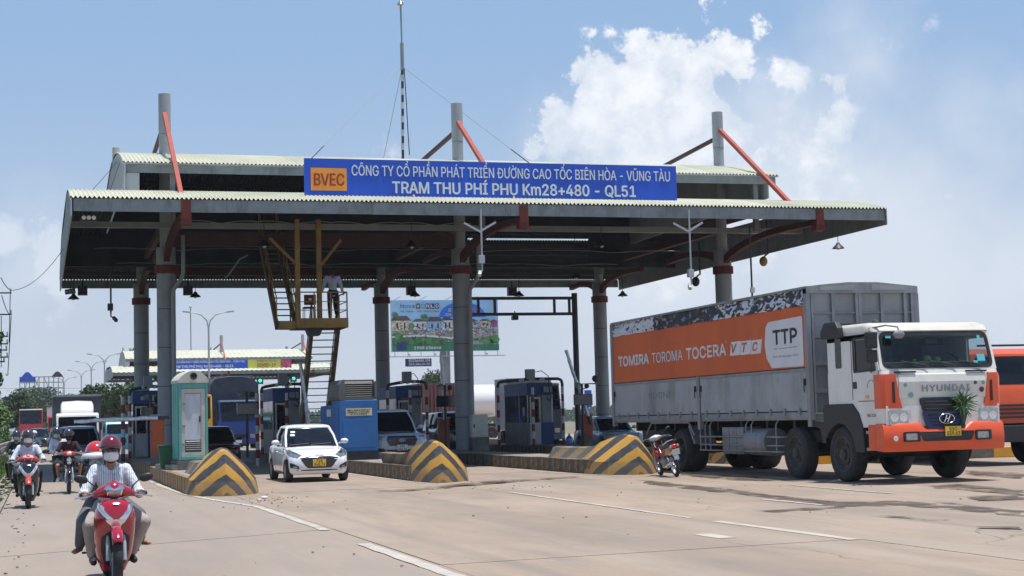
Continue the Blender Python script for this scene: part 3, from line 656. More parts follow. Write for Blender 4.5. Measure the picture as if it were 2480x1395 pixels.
# ------------------------------------------------------------------ islands, barriers, booths
def stripemat(name, kind, worn=.45, grey=(.17, .15, .125)):
    m = bpy.data.materials.new(name); m.use_nodes = True; t = m.node_tree; bs = t.nodes['Principled BSDF']; bs.inputs['Roughness'].default_value = .75
    tc = N('ShaderNodeTexCoord', t); sp = N('ShaderNodeSeparateXYZ', t); L(tc.outputs['Object'], sp.inputs[0], t)
    def ma(op, a, b=None):
        n = N('ShaderNodeMath', t, operation=op)
        for i, v in enumerate((a, b)):
            if v is None: continue
            if isinstance(v, (int, float)): n.inputs[i].default_value = v
            else: L(v, n.inputs[i], t)
        return n.outputs[0]
    wob = N('ShaderNodeTexNoise', t); wob.inputs['Scale'].default_value = 7; L(tc.outputs['Object'], wob.inputs[0], t)
    w = ma('MULTIPLY', ma('SUBTRACT', wob.outputs[0], .5), .06)
    if kind == 'chevron': s = ma('ADD', ma('ADD', sp.outputs[2], ma('ADD', ma('MULTIPLY', ma('MAXIMUM', sp.outputs[0], 0), .85), ma('MULTIPLY', ma('MAXIMUM', ma('MULTIPLY', sp.outputs[0], -1), 0), .55))), ma('ADD', ma('MULTIPLY', sp.outputs[1], .36), w)); per = .50; th = .52
    else: s = ma('ADD', ma('ADD', sp.outputs[1], ma('MULTIPLY', sp.outputs[2], .25)), w); per = .62; th = .5
    f = ma('LESS_THAN', ma('FRACT', ma('DIVIDE', s, per)), th)
    nz = N('ShaderNodeTexNoise', t); nz.inputs['Scale'].default_value = 5; nz.inputs['Detail'].default_value = 9; nz.inputs['Roughness'].default_value = .72; L(tc.outputs['Object'], nz.inputs[0], t)
    r = N('ShaderNodeMapRange', t); L(nz.outputs[0], r.inputs[0], t); r.inputs[1].default_value = .5-.14*worn*2; r.inputs[2].default_value = .74 if worn > .7 or worn < .5 else .50; r.inputs[4].default_value = min(.93, .3+worn)
    mx = N('ShaderNodeMix', t, data_type='RGBA'); L(f, mx.inputs[0], t); mx.inputs[6].default_value = (.040, .043, .052, 1); mx.inputs[7].default_value = (.52, .275, .035, 1)
    m2 = N('ShaderNodeMix', t, data_type='RGBA'); L(r.outputs[0], m2.inputs[0], t); L(mx.outputs[2], m2.inputs[6], t); m2.inputs[7].default_value = (*grey, 1)
    o = m2.outputs[2]
    if kind == 'chevron':
        low = N('ShaderNodeMapRange', t); L(ma('ADD', sp.outputs[2], w), low.inputs[0], t); low.inputs[1].default_value = .33; low.inputs[2].default_value = .28; low.inputs[4].default_value = .35
        m3 = N('ShaderNodeMix', t, data_type='RGBA'); L(low.outputs[0], m3.inputs[0], t); L(o, m3.inputs[6], t); m3.inputs[7].default_value = (.19, .17, .14, 1); o = m3.outputs[2]
        bk = N('ShaderNodeMapRange', t); L(sp.outputs[1], bk.inputs[0], t); bk.inputs[1].default_value = 1.8; bk.inputs[2].default_value = 3.4; bk.inputs[4].default_value = .72
        m4 = N('ShaderNodeMix', t, data_type='RGBA'); L(bk.outputs[0], m4.inputs[0], t); L(o, m4.inputs[6], t); m4.inputs[7].default_value = (.13, .12, .105, 1); o = m4.outputs[2]
    L(o, bs.inputs['Base Color'], t)
    nb = N('ShaderNodeTexNoise', t); nb.inputs['Scale'].default_value = 30; nb.inputs['Detail'].default_value = 6; L(tc.outputs['Object'], nb.inputs[0], t)
    bu = N('ShaderNodeBump', t); bu.inputs['Strength'].default_value = .5; bu.inputs['Distance'].default_value = .012; L(nb.outputs[0], bu.inputs['Height'], t); L(bu.outputs[0], bs.inputs['Normal'], t)
    return m
M['kerbdark'] = stripemat('kerb_worn_paint', 'band', .63, (.075, .07, .062)); M['chev'] = stripemat('chevron_paint_on_concrete', 'chevron', .12); M['kerbstripe'] = stripemat('kerb_stripe_paint', 'band', .78)
M['platform'] = mat('island_concrete', (.25, .23, .20), .88, 0, .2, 1.5, bump=.5, dirt=.5, dirtcol=(.12, .11, .09))
ISL = [(3.15, 4.72, 3.85, 34.5), (8.95, 10.35, 9.35, 37.2), (13.8, 15.45, 14.55, 37.4), (19.3, 20.9, 20.1, 42), (24.75, 26.4, 25.6, 40)]
kerb = None; random.seed(11)
ilab = ['leftmost', 'second', 'middle', 'fourth', 'rightmost']
inear = ['beside the red motorcycle lane, carrying the green and white kiosk', 'behind the white sedan, carrying the blue generator', 'beside the parked motorbike', 'behind the grey cargo truck', 'under the right hand canopy column']
for n, (x0, x1, xt, yt) in enumerate(ISL):
    is_ = T('toll_island', ilab[n]+' raised concrete traffic island '+inear[n], 'traffic island', ((x0+x1)/2, yt+3, 0), group='raised islands between the toll lanes')
    b = MB(); b.prism([(x0+.14, yt+2.6), (x0+.25, yt+1.2), (xt, yt+.7), (x1-.25, yt+2.2), (x1-.14, yt+3.2), (x1-.14, 96), (x0+.14, 96)], 0, .355, 'z'); b.build('paving_slab', M['platform'], is_, w=True)
    if kerb is None:
        kb = MB(); kb.bb((-.075, .006, -.0), (.075, .994, .375)); kerb = kb.data('kerb_stone', M['kerbstripe']); kerb2 = kb.data('kerb_stone', M['kerbdark'])
    for x in (x0+.07, x1-.07):
        for k in range(30):
            o = place(kerb if n == 0 else kerb2, 'kerb_stone', is_, True, loc=(x+random.uniform(-.008, .008), yt+1.7+k+(1.4 if x > x0+.5 else 0), random.uniform(-.012, .004)))
        b = MB(); b.bb((x-.07, yt+1.7+30+(1.4 if x > x0+.5 else 0), 0), (x+.07, 96, .37)); b.build('far_kerb', M['conc'], is_, w=True)
    # prow shaped barrier
    cb = T('crash_barrier', 'yellow and black chevron painted concrete crash barrier '+['nearest the red scooter, leftmost of the barriers', 'just right of the white sedan', 'with the parked motorbike against its right end', 'hidden behind the cargo truck', 'at the far right behind the orange truck'][n], 'barrier', (xt, yt, 0), group='chevron barriers at the island noses')
    a0, a1 = x0-.02-xt, x1+.02-xt
    prof = [(0, -.10, .12, .36, .02, .02), (.10, -.22, .28, .72, .03, .04), (.28, -.36, .46, .98, .06, .08), (.55, a0*.9, a1*.72, 1.00, .08, .10), (1.0, a0, a1*.9, 1.04, .11, .14), (1.5, a0, a1, .96, .18, .24), (2.1, a0, a1, .86, .25, .32), (2.8, a0+.16, a1-.12, .73, .22, .34), (3.6, a0+.26, a1-.16, .68, .20, .36), (4.4, a0+.30, a1-.18, .67, .20, .36), (6.4, a0+.30, a1-.18, .67, .20, .36)]
    b = MB(); rings = []
    for (y, l, r, z, tl, tr) in prof:
        zz = z
        rings.append([Vector((l, y, 0)), Vector((l*.93, y+.02, min(.33, .42*zz))), Vector((l*.52-tl*.4, y+.03, zz*.62)), Vector((-tl, y+.05, zz-.03)), Vector((0, y+.05, zz)), Vector((tr, y+.05, zz-.03)), Vector((r*.60+tr*.4, y+.03, zz*.62)), Vector((r*.93, y+.02, min(.33, .42*zz))), Vector((r, y, 0))])
    b.loft(rings, close=False); nr = len(rings); b.add(rings[0], [tuple(range(9))]); b.add(rings[-1], [tuple(range(9))[::-1]])
    b.build('barrier_block', M['chev'], cb, smooth=28)
# kiosk
M['grille_d'] = mat('louvre_dark', (.07, .07, .065), .6)
ki = T('guard_kiosk', 'narrow turquoise kiosk with white door and domed cream top on the leftmost island', 'kiosk', (3.93, 43.9, .36), radians(9))
b = MB(); b.bb((-.46, -.46, 0), (.46, .5, .25)); b.build('plinth', M['conc'], ki)
b = MB(); b.bb((-.40, -.38, .26), (-.33, .40, 2.34)); b.bb((.33, -.38, .26), (.40, .40, 2.34)); b.bb((-.33, .34, .26), (.33, .40, 2.34)); b.bb((-.33, -.38, 2.20), (.33, -.31, 2.34)); b.bb((-.33, -.38, .26), (.33, -.31, .36)); b.build('wall', M['teal'], ki, bevel=.012)
for y in (-.32, -.10, .12): b = MB(); b.bb((-.425, y, .32), (-.401, y+.17, 2.28)); b.build('side_panel', M['teal'], ki, bevel=.008)
b = MB(); pts = [(-.42, 2.34), (-.42, 2.42)]+[(-.42+.84*i/14, 2.42+.26*sin(pi*i/14)**.75) for i in range(1, 14)]+[(.42, 2.42), (.42, 2.34)]; b.prism(pts, -.42, .42, 'y'); b.build('domed_top', M['cream'], ki, bevel=.01)
b = MB(); b.lathe([(.10, -.436), (.085, -.445), (.06, -.436)], (0, 0, 2.53), 18, 'y', True); b.build('round_vent', M['black'], ki)
b = MB(); b.frame(rrect(-.325, .37, .325, 2.19, .01), rrect(-.235, .47, .215, 2.06, .01), lambda u, w, t: (u, -.365+t, w), .04); b.build('door_frame', M['cream'], ki)
d = None; b = MB(); b.bb((-.23, -.345, .80), (.21, -.325, 2.05)); d = b.build('door', M['door_white'], ki)
b = MB(); b.bb((.16, -.375, 1.28), (.19, -.346, 1.44)); b.build('handle', M['black'], d)
b = MB(); b.bb((-.23, -.34, .48), (.21, -.33, .79)); b.build('vent_back', M['grille_d'], ki)
for k in range(5): b = MB(); b.box((-.01, -.35, .54+k*.055), (.40, .03, .012), Matrix.Rotation(.5, 3, 'X')); b.build('louvre', M['cream'], ki)
for z in (.65, 1.15, 1.75): b = MB(); b.bb((-.31, -.38, z), (-.22, -.366, z+.06)); b.build('hinge', M['steel'], ki)
b = MB(); b.bb((-.6, -.45, -.02), (.95, 1.6, .14)); b.build('concrete_step', M['platform'], ki)
# bin
bi = T('litter_bin', 'dark green wheeled litter bin beside the turquoise kiosk', 'bin', (3.30, 44.4, .357))
b = MB(); rg = [[Vector((sx*a, sy*c, z)) for sx, sy in ((-1, -1), (1, -1), (1, 1), (-1, 1))] for a, c, z in ((.13, .15, .05), (.19, .21, .62))]; b.loft(rg); b.build('tub', M['bin'], bi, bevel=.01)
b = MB(); b.bb((-.21, -.24, .625), (.21, .23, .68)); b.build('lid', M['bin'], bi, bevel=.01)
# generator
ge = T('generator', 'bright blue generator cabinet with black louvred top on the second island', 'generator', (9.4, 49.8, .36))
b = MB(); b.bb((8.82, 48.0, .36), (10.02, 51.6, .62)); b.build('skid_base', M['black'], ge, w=True)
b = MB(); b.bb((8.82, 48.0, .625), (10.02, 49.3, 2.2)); b.build('cabinet', M['gen_blue'], ge, w=True, bevel=.02)
b = MB(); b.bb((8.86, 49.32, .625), (9.98, 51.6, 2.08)); b.build('rear_cabinet', M['gen_blue'], ge, w=True, bevel=.02)
for y in (48.08, 49.40, 50.14, 50.88): b = MB(); b.bb((8.80 if y < 49 else 8.84, y, .72), (8.818 if y < 49 else 8.858, y+(1.1 if y < 49 else .66), 2.0)); b.build('door', M['gen_blue'], ge, w=True, bevel=.006)
b = MB(); b.bb((8.92, 47.975, .75), (9.92, 47.998, 1.62)); b.build('front_panel', M['gen_blue'], ge, w=True, bevel=.006)
b = MB(); b.bb((9.02, 47.98, 1.72), (9.84, 47.997, 1.95)); pl = b.build('notice_plate', mat('notice_cream', (.62, .56, .38), .5, dirt=.2), ge, w=True)
b = MB(); random.seed(2)
for z, n in ((1.875, 14), (1.815, 13), (1.755, 10)):
    for k in range(n): u = 9.43+(k-n/2)*.052; b.bb((u, 47.976, z), (u+random.uniform(.018, .044), 47.979, z+.035))
tag(b.build('notice_print', M['ink'], ge, w=True), kind='stuff')
b = MB(); b.bb((8.78, 49.55, 1.72), (8.838, 50.0, 1.95)); b.build('side_notice', M['plate_w'], ge, w=True)
b = MB(); b.prism([(8.84, 2.21), (8.80, 2.33), (8.84, 2.7), (8.94, 2.84), (9.0, 2.84), (9.0, 2.21)], 48.0, 49.9, 'y'); b.bb((9.003, 48.05, 2.21), (10.0, 49.9, 2.30)); b.bb((9.003, 48.4, 2.78), (10.0, 49.9, 2.84)); b.bb((9.94, 48.0, 2.303), (10.0, 49.9, 2.777)); b.build('intake_hood', M['hood'], ge, w=True)
b = MB(); b.bb((9.003, 48.5, 2.303), (9.938, 49.8, 2.777)); b.build('intake_void', M['black'], ge, w=True)
for k in range(7): b = MB(); b.box((9.47, 48.2+.02*k, 2.36+k*.065), (.92, .16, .012), Matrix.Rotation(.6, 3, 'X')); b.build('louvre', M['grille_d'], ge, w=True)
# toll booths
M['paper'] = mat('paper', (.7, .7, .68), .7, 0, .03, 9)
M['curtain'] = mat('booth_inside', (.06, .065, .07), .8, 0, .4, 3)
def booth(x, y, label, cloth=False):
    r = T('toll_booth', label, 'toll booth', (x, y, .36), group='toll booths under the near canopy')
    w, d, h = .56, 3.4, 2.5
    b = MB(); b.bb((-w, 0, 0), (w, d, .95)); b.build('lower_wall', M['booth_grey'], r)
    b = MB(); b.bb((.02, -.02, .03), (w, -.003, .95)); b.build('blue_panel', M['booth_blue'], r)
    for px, py in ((-w+.03, .03), (w-.03, .03), (-w+.03, d-.03), (w-.03, d-.03), (-w+.03, 1.2), (w-.03, 1.2)): b = MB(); b.bb((px-.03, py-.03, .953), (px+.03, py+.03, 2.1)); b.build('frame_post', M['alu'], r)
    b = MB(); b.bb((.10, .0, .953), (w-.064, .03, 2.097)); b.build('front_panel', M['booth_grey'], r)
    b = MB(); b.bb((-w, -.01, 2.10), (w, d, 2.62)); b.build('roof_band', M['booth_blue'], r, bevel=.01)
    b = MB(); b.bb((-w+.03, .0, .953), (.09, .012, 2.097)); b.build('window', M['dglass'], r)
    b = MB(); b.bb((-w, .07, .953), (-w+.012, 1.16, 2.097)); b.bb((-w, 1.24, .953), (-w+.012, d-.07, 2.097)); b.build('side_window', M['dglass'], r)
    b = MB(); b.frame(rrect(-w+.09, .06, .0, 2.02, .01), rrect(-w+.15, .95, -.06, 1.94, .01), lambda u, q, t: (u, -.05+t, q), .035); dr = b.build('door', M['alu'], r)
    b = MB(); b.bb((-w+.15, -.04, .10), (-.06, -.03, .9)); b.build('door_panel', M['booth_grey'], dr)
    b = MB(); b.bb((-.05, -.075, .95), (-.03, -.052, 1.1)); b.build('handle', M['black'], dr)
    b = MB(); b.bb((-w-.02, .4, 1.25), (-w-.002, .62, 1.6)); b.build('notice', M['paper'], r)
    b = MB(); b.box((.28, -.12, 2.32), (.36, .2, .24)); b.build('air_conditioner', M['steel'], r, bevel=.02)
    b = MB(); b.tube([(.35, -.05, 2.2), (.50, -.10, 2.0), (.42, -.05, 1.85), (.30, -.03, 1.95)], .02, 6); b.build('cable', M['black'], r)
    return r
for x, y, l in ((4.0, 63, 'grey toll booth with blue roof band seen just left of the leftmost grey column'), (9.45, 63, 'toll booth with blue roof band behind the white sedan, left of the stairs'), (14.7, 64, 'toll booth with blue roof band behind the white pickup'), (20.1, 63, 'toll booth with grey door and blue lower panel left of the cargo truck')): booth(x, y, l)
def guard(x, y, xr, label, h=3.0, z0=.36, dr=1.3):
    r = T('striped_guard_frame', label, 'guard rail frame', (x, y, z0), group='striped height guards round the booths')
    rr = .062; top = h-.36
    def leg(px, py):
        k = 0; z = 0
        while z < top-.35:
            b = MB(); b.cyl((px, py, z), (px, py, z+.296), rr, n=12); b.build('red_band' if k % 2 == 0 else 'white_band', M['pole_r'] if k % 2 == 0 else M['pole_w'], r, smooth=40); z += .30; k += 1
        return z
    zz = leg(0, 0); leg(xr, 0)
    b = MB(); b.tube([(0, 0, zz), (0, 0, top-.15), (.04, 0, top-.04), (.16, 0, top), (xr*.5, 0, top+.10), (xr-.16, 0, top+.08), (xr-.04, 0, top+.02), (xr, 0, top-.12), (xr, 0, zz)], rr, 12); b.build('top_bar', M['steel_dark'], r, smooth=50)
    for k in range(3): b = MB(); u = xr*(.32+.16*k); b.cyl((u, 0, top+.05+.01*k), (u+xr*.08, 0, top+.07+.01*k), rr+.006, n=12); b.build('white_band', M['pole_w'], r, smooth=40)
    b = MB(); b.box((xr*.5, .0, top+.28), (.34, .34, .42)); b.build('signal_box', M['steel'], r, bevel=.01)
    b = MB(); b.tube([(xr*.55, .05, top+.35), (xr*.68, 0, top+.42), (xr*.78, -.03, top+.2), (xr*.8, -.02, top-.5)], .018, 6); b.build('cable', M['black'], r)
    leg(xr*.5+.2, .35)
    return r
guard(3.25, 61.3, 1.35, 'red and white striped guard frame beside the orange barrier cabinet'); guard(8.25, 61.5, 1.65, 'striped guard frame round the booth behind the white sedan')
guard(13.25, 61.5, 1.6, 'striped guard frame round the booth behind the white pickup'); guard(17.75, 61.2, 2.75, 'wide dark striped guard frame round the booth left of the cargo truck')
for x, y, l in ((2.95, 60.4, 'red and white striped post at the far left of the toll booths'), (7.75, 59, 'striped post left of the booth behind the white sedan'), (15.45, 61.2, 'striped post right behind the middle column'), (23.4, 62, 'red and white striped post just behind the rear of the cargo truck')):
    r = T('striped_bollard', l, 'post', (x, y, .0 if x < 3 else .0), group='free standing striped posts')
    for k in range(9): b = MB(); b.cyl((0, 0, k*.3), (0, 0, k*.3+.296), .075, n=12); b.build('red_band' if k % 2 else 'white_band', M['pole_r' if k % 2 else 'pole_w'], r, smooth=40)
# barrier gates
def gate(x, y, z0, ang, length, label, lean=0, w=.40, h=1.22, ly=0):
    r = T('boom_gate', label, 'barrier gate', (x, y, z0), group='orange boom gates')
    b = MB(); b.bb((-w/2, -.17, 0), (w/2, .17, .35)); b.build('footing', M['conc'], r)
    b = MB(); b.bb((-w/2, -.16, .352), (w/2, .16, h)); c = b.build('cabinet', M['orange_box'], r, bevel=.012)
    b = MB(); b.bb((-w/2+.04, -.172, .45), (w/2-.04, -.162, h-.1)); b.build('door', M['orange_box'], c, bevel=.004)
    b = MB(); b.bb((-w/2-.01, -.18, h), (w/2+.01, .18, h+.06)); b.build('cap', M['steel'], r)
    a = radians(ang); dx, dz = cos(a), sin(a); p = Vector((0, -.22, h-.04)); pts = []; rs = []
    n = int(length/.11)
    for i in range(n+1):
        t = i/n*length; q = p+Vector((dx*t, ly*t, dz*t)); q += Vector((mnoise.noise(q*3)*.025, 0, mnoise.noise(q*3+Vector((5, 5, 5)))*.03)); pts.append(q); rs.append(.055+.028*abs(mnoise.noise(q*5))+(.014 if i % 4 == 0 else 0))
    b = MB(); b.tube(pts, rs, 10); b.build('boom', M['foil'], r, smooth=60)
    b = MB(); b.tube([p-Vector((dx, 0, dz))*.35, p], .045, 8); b.build('boom_clamp', M['steel_dark'], r)
    return r
gate(3.42, 49.2, .36, 181, 2.45, 'orange gate cabinet with foil wrapped boom lowered across the left lane', h=1.50)
gate(15.2, 60.2, .36, 92, 2.6, 'orange gate cabinet with near vertical foil wrapped boom beside the middle column')
gate(20.2, 57.5, .36, 108, 2.65, 'orange gate cabinet with leaning foil wrapped boom left of the cargo truck')
gate(9.2, 56.3, .36, 97, 2.3, 'orange gate with raised foil wrapped boom in front of the yellow stairs', h=1.1)
# concrete pedestal with metal box beside the middle column
r = T('electric_cabinet', 'pale rusty electric cabinet strapped to the foot of the middle column', 'cabinet', (15.35, 55.6, .36))
b = MB(); b.bb((-.30, -.2, 0), (.34, .2, .50)); b.build('footing', M['conc'], r)
b = MB(); b.bb((-.30, -.17, .503), (.32, .17, 1.32)); c = b.build('box', M['cream'], r, bevel=.012)
b = MB(); b.bb((-.26, -.185, .55), (.28, -.172, 1.28)); b.build('door', M['cream'], c, bevel=.004)
b = MB(); b.bb((-.24, -.20, .85), (-.19, -.187, .98)); b.build('handle', M['black'], c)
# stairs and platform
st = T('steel_stairs', 'yellow painted steel stairs and landing hanging below the near canopy', 'stairs', (9.2, 55, .36))
X0, X1, Yp0, Yp1, zf = 8.42, 10.22, 53.6, 55.2, 5.08
for x in (8.55, 9.30):
    b = MB(); b.bb((x-.08, 53.95, zf+.02), (x+.08, 54.12, 8.6)); b.build('hanger_post', M['stair'], st, w=True)
for a, c in (((8.55, 54.04, 7.0), (7.6, 54.04, 7.95)), ((9.30, 54.04, 6.9), (10.1, 54.04, 7.9)), ((8.55, 54.2, 7.1), (8.9, 55.8, 7.9))): b = MB(); b.beam(a, c, .09); b.build('brace', M['stair'], st, w=True)
b = MB(); b.bb((X0, Yp0, zf-.04), (X1, Yp1, zf)); b.build('deck', M['stair'], st, w=True)
b = MB(); b.bb((X0, Yp0-.02, zf-.28), (X1, Yp0-.002, zf+.05)); b.bb((X1-.02, Yp0, zf-.28), (X1-.001, Yp1, zf-.045)); b.bb((X0, Yp0, zf-.28), (X0+.02, Yp1, zf-.045)); b.bb((X0+.03, Yp1-.03, zf-.28), (X1-.03, Yp1, zf-.05)); b.build('edge_beam', M['stair'], st, w=True)
b = MB(); b.prism([(8.75, zf-.05), (9.5, zf-.05), (9.3, zf-.52), (8.95, zf-.52)], 54.0, 54.6, 'y'); b.build('gusset', M['steel_dark'], st, w=True)
for z in (.33, .62, .95):
    b = MB(); b.tube([(X0+.03, Yp1, zf+z), (X0+.03, Yp0+.03, zf+z), (X1-.03, Yp0+.03, zf+z), (X1-.03, Yp1, zf+z)], .026 if z > .9 else .016, 6); b.build('rail', M['stair'], st, w=True)
for x, y in ((X0+.03, Yp0+.03), (9.05, Yp0+.03), (9.62, Yp0+.03), (X1-.03, Yp0+.03), (X1-.03, Yp1-.05), (X0+.03, Yp1-.05)): b = MB(); b.bb((x-.022, y-.022, zf), (x+.022, y+.022, zf+.95)); b.build('rail_post', M['stair'], st, w=True)
def flight(xa, xb, p, q, n, rail=True):        # p, q: (y, z) ends
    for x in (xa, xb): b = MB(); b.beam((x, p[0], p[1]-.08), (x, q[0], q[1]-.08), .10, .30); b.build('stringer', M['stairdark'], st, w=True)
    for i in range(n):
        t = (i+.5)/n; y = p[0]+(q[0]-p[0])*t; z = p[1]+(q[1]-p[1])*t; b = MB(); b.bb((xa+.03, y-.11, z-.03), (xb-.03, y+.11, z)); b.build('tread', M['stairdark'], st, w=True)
    for x in (xa, xb):
        for hh in (.5, .9): b = MB(); b.beam((x, p[0], p[1]+hh), (x, q[0], q[1]+hh), .035); b.build('handrail', M['stair'], st, w=True)
        for i in range(6):
            t = i/5; y = p[0]+(q[0]-p[0])*t; z = p[1]+(q[1]-p[1])*t; b = MB(); b.bb((x-.016, y-.016, z), (x+.016, y+.016, z+.9)); b.build('baluster', M['stair'], st, w=True)
flight(9.18, 10.12, (54.9, zf), (58.2, .50), 19); flight(7.85, 8.5, (54.3, zf-.1), (58.6, 8.6), 16)
b = MB(); b.bb((7.9, 53.7, zf-.3), (8.41, 54.35, zf-.04)); b.build('deck', M['stair'], st, w=True)
ch = T('chair', 'office chair with dark red backrest on the stair landing', 'chair', (8.98, 54.3, zf+.001))
b = MB(); b.box((0, -.2, .72), (.42, .05, .36)); b.build('backrest', M['red'], ch, bevel=.02); b = MB(); b.box((0, 0, .46), (.42, .42, .05)); b.build('seat', M['red_dark'], ch, bevel=.015)
b = MB(); b.bb((-.05, -.235, .70), (.05, -.226, .77)); b.build('label', M['paper'], ch)
for sx in (-1, 1):
    for sy in (-1, 1): b = MB(); b.cyl((sx*.19, sy*.19, 0), (sx*.18, sy*.18, .435), .014, n=6); b.build('leg', M['steel_dark'], ch)
# gantry behind
ga = T('sign_gantry', 'empty black portal gantry between the middle and right columns', 'gantry', (22.8, 66, 0))
b = MB(); b.cyl((22.8, 66, .36), (22.8, 66, 7.0), .13, n=12); b.build('post', M['steel_dark'], ga, w=True, smooth=40)
b = MB(); b.cyl((17.78, 66, .0), (17.78, 66, 6.9), .12, n=12); b.build('post', M['steel_dark'], ga, w=True, smooth=40)
for z in (6.78, 6.08): b = MB(); b.beam((17.5, 66, z), (22.8, 66, z), .13); b.build('cross_bar', M['steel_dark'], ga, w=True)
for x in (18.35, 19.1, 21.85, 22.55): b = MB(); b.bb((x-.05, 65.95, 6.145), (x+.05, 66.05, 6.715)); b.build('strut', M['steel_dark'], ga, w=True)
# ------------------------------------------------------------------ vehicles
from mathutils.bvhtree import BVHTree
def bvh_of(me): return BVHTree.FromPolygons([v.co.copy() for v in me.vertices], [tuple(p.vertices) for p in me.polygons])
def decal(bv, outline, d, name, m, parent, off=.006, rings=4, thick=0, smooth=60):
    """patch that follows a body surface; outline in the plane across direction d ('-y','-x','+x','+y')"""
    ax = {'-y': (0, -1, 0), '+y': (0, 1, 0), '-x': (-1, 0, 0), '+x': (1, 0, 0)}[d]; n = Vector(ax); O_ = n*12
    if len(outline) < 14: outline = [(p[0]+(q[0]-p[0])*k/3, p[1]+(q[1]-p[1])*k/3) for p, q in zip(outline, outline[1:]+outline[:1]) for k in range(3)]
    cu = sum(p[0] for p in outline)/len(outline); cw = sum(p[1] for p in outline)/len(outline); vs = []; last = None
    def hit(u, w):
        nonlocal last
        o = Vector((u, 0, w)) if d[1] == 'y' else Vector((0, u, w)); h = bv.ray_cast(o+O_, -n)
        if h[0] is None:
            q = o.copy(); q += n*(last if last is not None else 0); return q
        last = h[0].dot(n); return h[0]+n*off
    last = None; hit(cu, cw); vs.append(hit(cu, cw))
    for k in range(1, rings+1):
        s = k/rings
        for (u, w) in outline: vs.append(hit(cu+(u-cu)*s, cw+(w-cw)*s))
    N_ = len(outline); fs = [(0, 1+i, 1+(i+1) % N_) for i in range(N_)]
    for k in range(rings-1):
        for i in range(N_): a = 1+k*N_+i; c = 1+k*N_+(i+1) % N_; fs.append((a, a+N_, c+N_, c))
    nb = len(vs)
    for i in range(N_): vs.append(vs[1+(rings-1)*N_+i]-n*(off+.012))
    for i in range(N_): a = 1+(rings-1)*N_+i; c = 1+(rings-1)*N_+(i+1) % N_; fs.append((a, nb+i, nb+(i+1) % N_, c))
    b = MB(); b.add(vs, fs); return b.build(name, m, parent, smooth=smooth)
WC = {}
def wheel(par, x, y, r, w, rim='car', side=-1, z=None, tm='tyre'):
    key = (round(r, 3), round(w, 3), rim, side, tm)
    if key not in WC:
        b = MB(); h = w/2; b.lathe([(r*.62, -h*.9), (r*.72, -h), (r*.90, -h), (r*.975, -h*.82), (r, -h*.55), (r*.992, -h*.28), (r, -h*.22), (r, h*.22), (r*.992, h*.28), (r, h*.55), (r*.975, h*.82), (r*.90, h), (r*.72, h), (r*.62, h*.9)], n=32)
        ty = b.data('tyre', M[tm], 50); b = MB(); s = side; q = h*.75*s
        if rim == 'car':
            b.lathe([(r*.64, s*h*.88), (r*.58, s*h*.9), (r*.55, s*h*.45)], n=28)
            for k in range(10):
                a = 2*pi*k/10; R = Matrix.Rotation(a, 3, 'X'); b.box(R@Vector((s*h*.62, 0, r*.32)), (w*.12, r*.085, r*.56), R)
            b.lathe([(r*.13, s*h*.75), (.0, s*h*.78)], n=16); b.lathe([(r*.56, s*h*.15), (.01, s*h*.12)], n=20)
        else:
            b.lathe([(r*.66, s*h*.92), (r*.60, s*h*.95), (r*.56, s*h*.5), (r*.50, s*h*.2), (r*.34, s*h*.1), (r*.33, s*h*.5), (r*.20, s*h*.62), (r*.19, s*h*1.0), (r*.12, s*h*1.05), (0, s*h*1.05)], n=28)
            for k in range(10): a = 2*pi*k/10; b.cyl((s*h*.45, r*.27*cos(a), r*.27*sin(a)), (s*h*.62, r*.27*cos(a), r*.27*sin(a)), r*.03, n=6)
            for k in range(8): a = 2*pi*k/8; b.cyl((s*h*.15, r*.43*cos(a), r*.43*sin(a)), (s*h*.26, r*.43*cos(a), r*.43*sin(a)), r*.06, n=8)
        WC[key] = (ty, b.data('rim', M['alu'] if rim == 'car' else M['wheeldirt'], 40))
    ty, ri = WC[key]; o = place(ty, 'wheel', par, loc=(x, y, r if z is None else z)); place(ri, 'rim', o); return o
def interp(pts, y):
    if y <= pts[0][0]: return pts[0][1]
    for (a, va), (c, vc) in zip(pts, pts[1:]):
        if y <= c: t = (y-a)/(c-a); return va+(vc-va)*(t*t*(3-2*t)*.5+t*.5)
    return pts[-1][1]
def plate(bv, x, z, w, h, l1, l2, m, par, y):
    b = MB(); b.bb((x-w/2, y-.012, z-h/2), (x+w/2, y, z+h/2)); p = b.build('number_plate', m, par)
    if not l1: return p
    if l2:
        text(l1, (x-w*.24, y-.0125, z+h*.06), XR, ZU, w*.48, h*.36, M['ink'], p, w=False, thick=.002, bold=.03); text(l2, (x-w*.42, y-.0125, z-h*.42), XR, ZU, w*.84, h*.38, M['ink'], p, w=False, thick=.002, bold=.03)
    else: text(l1, (x-w*.43, y-.0125, z-h*.3), XR, ZU, w*.86, h*.6, M['ink'], p, w=False, thick=.002, bold=.03)
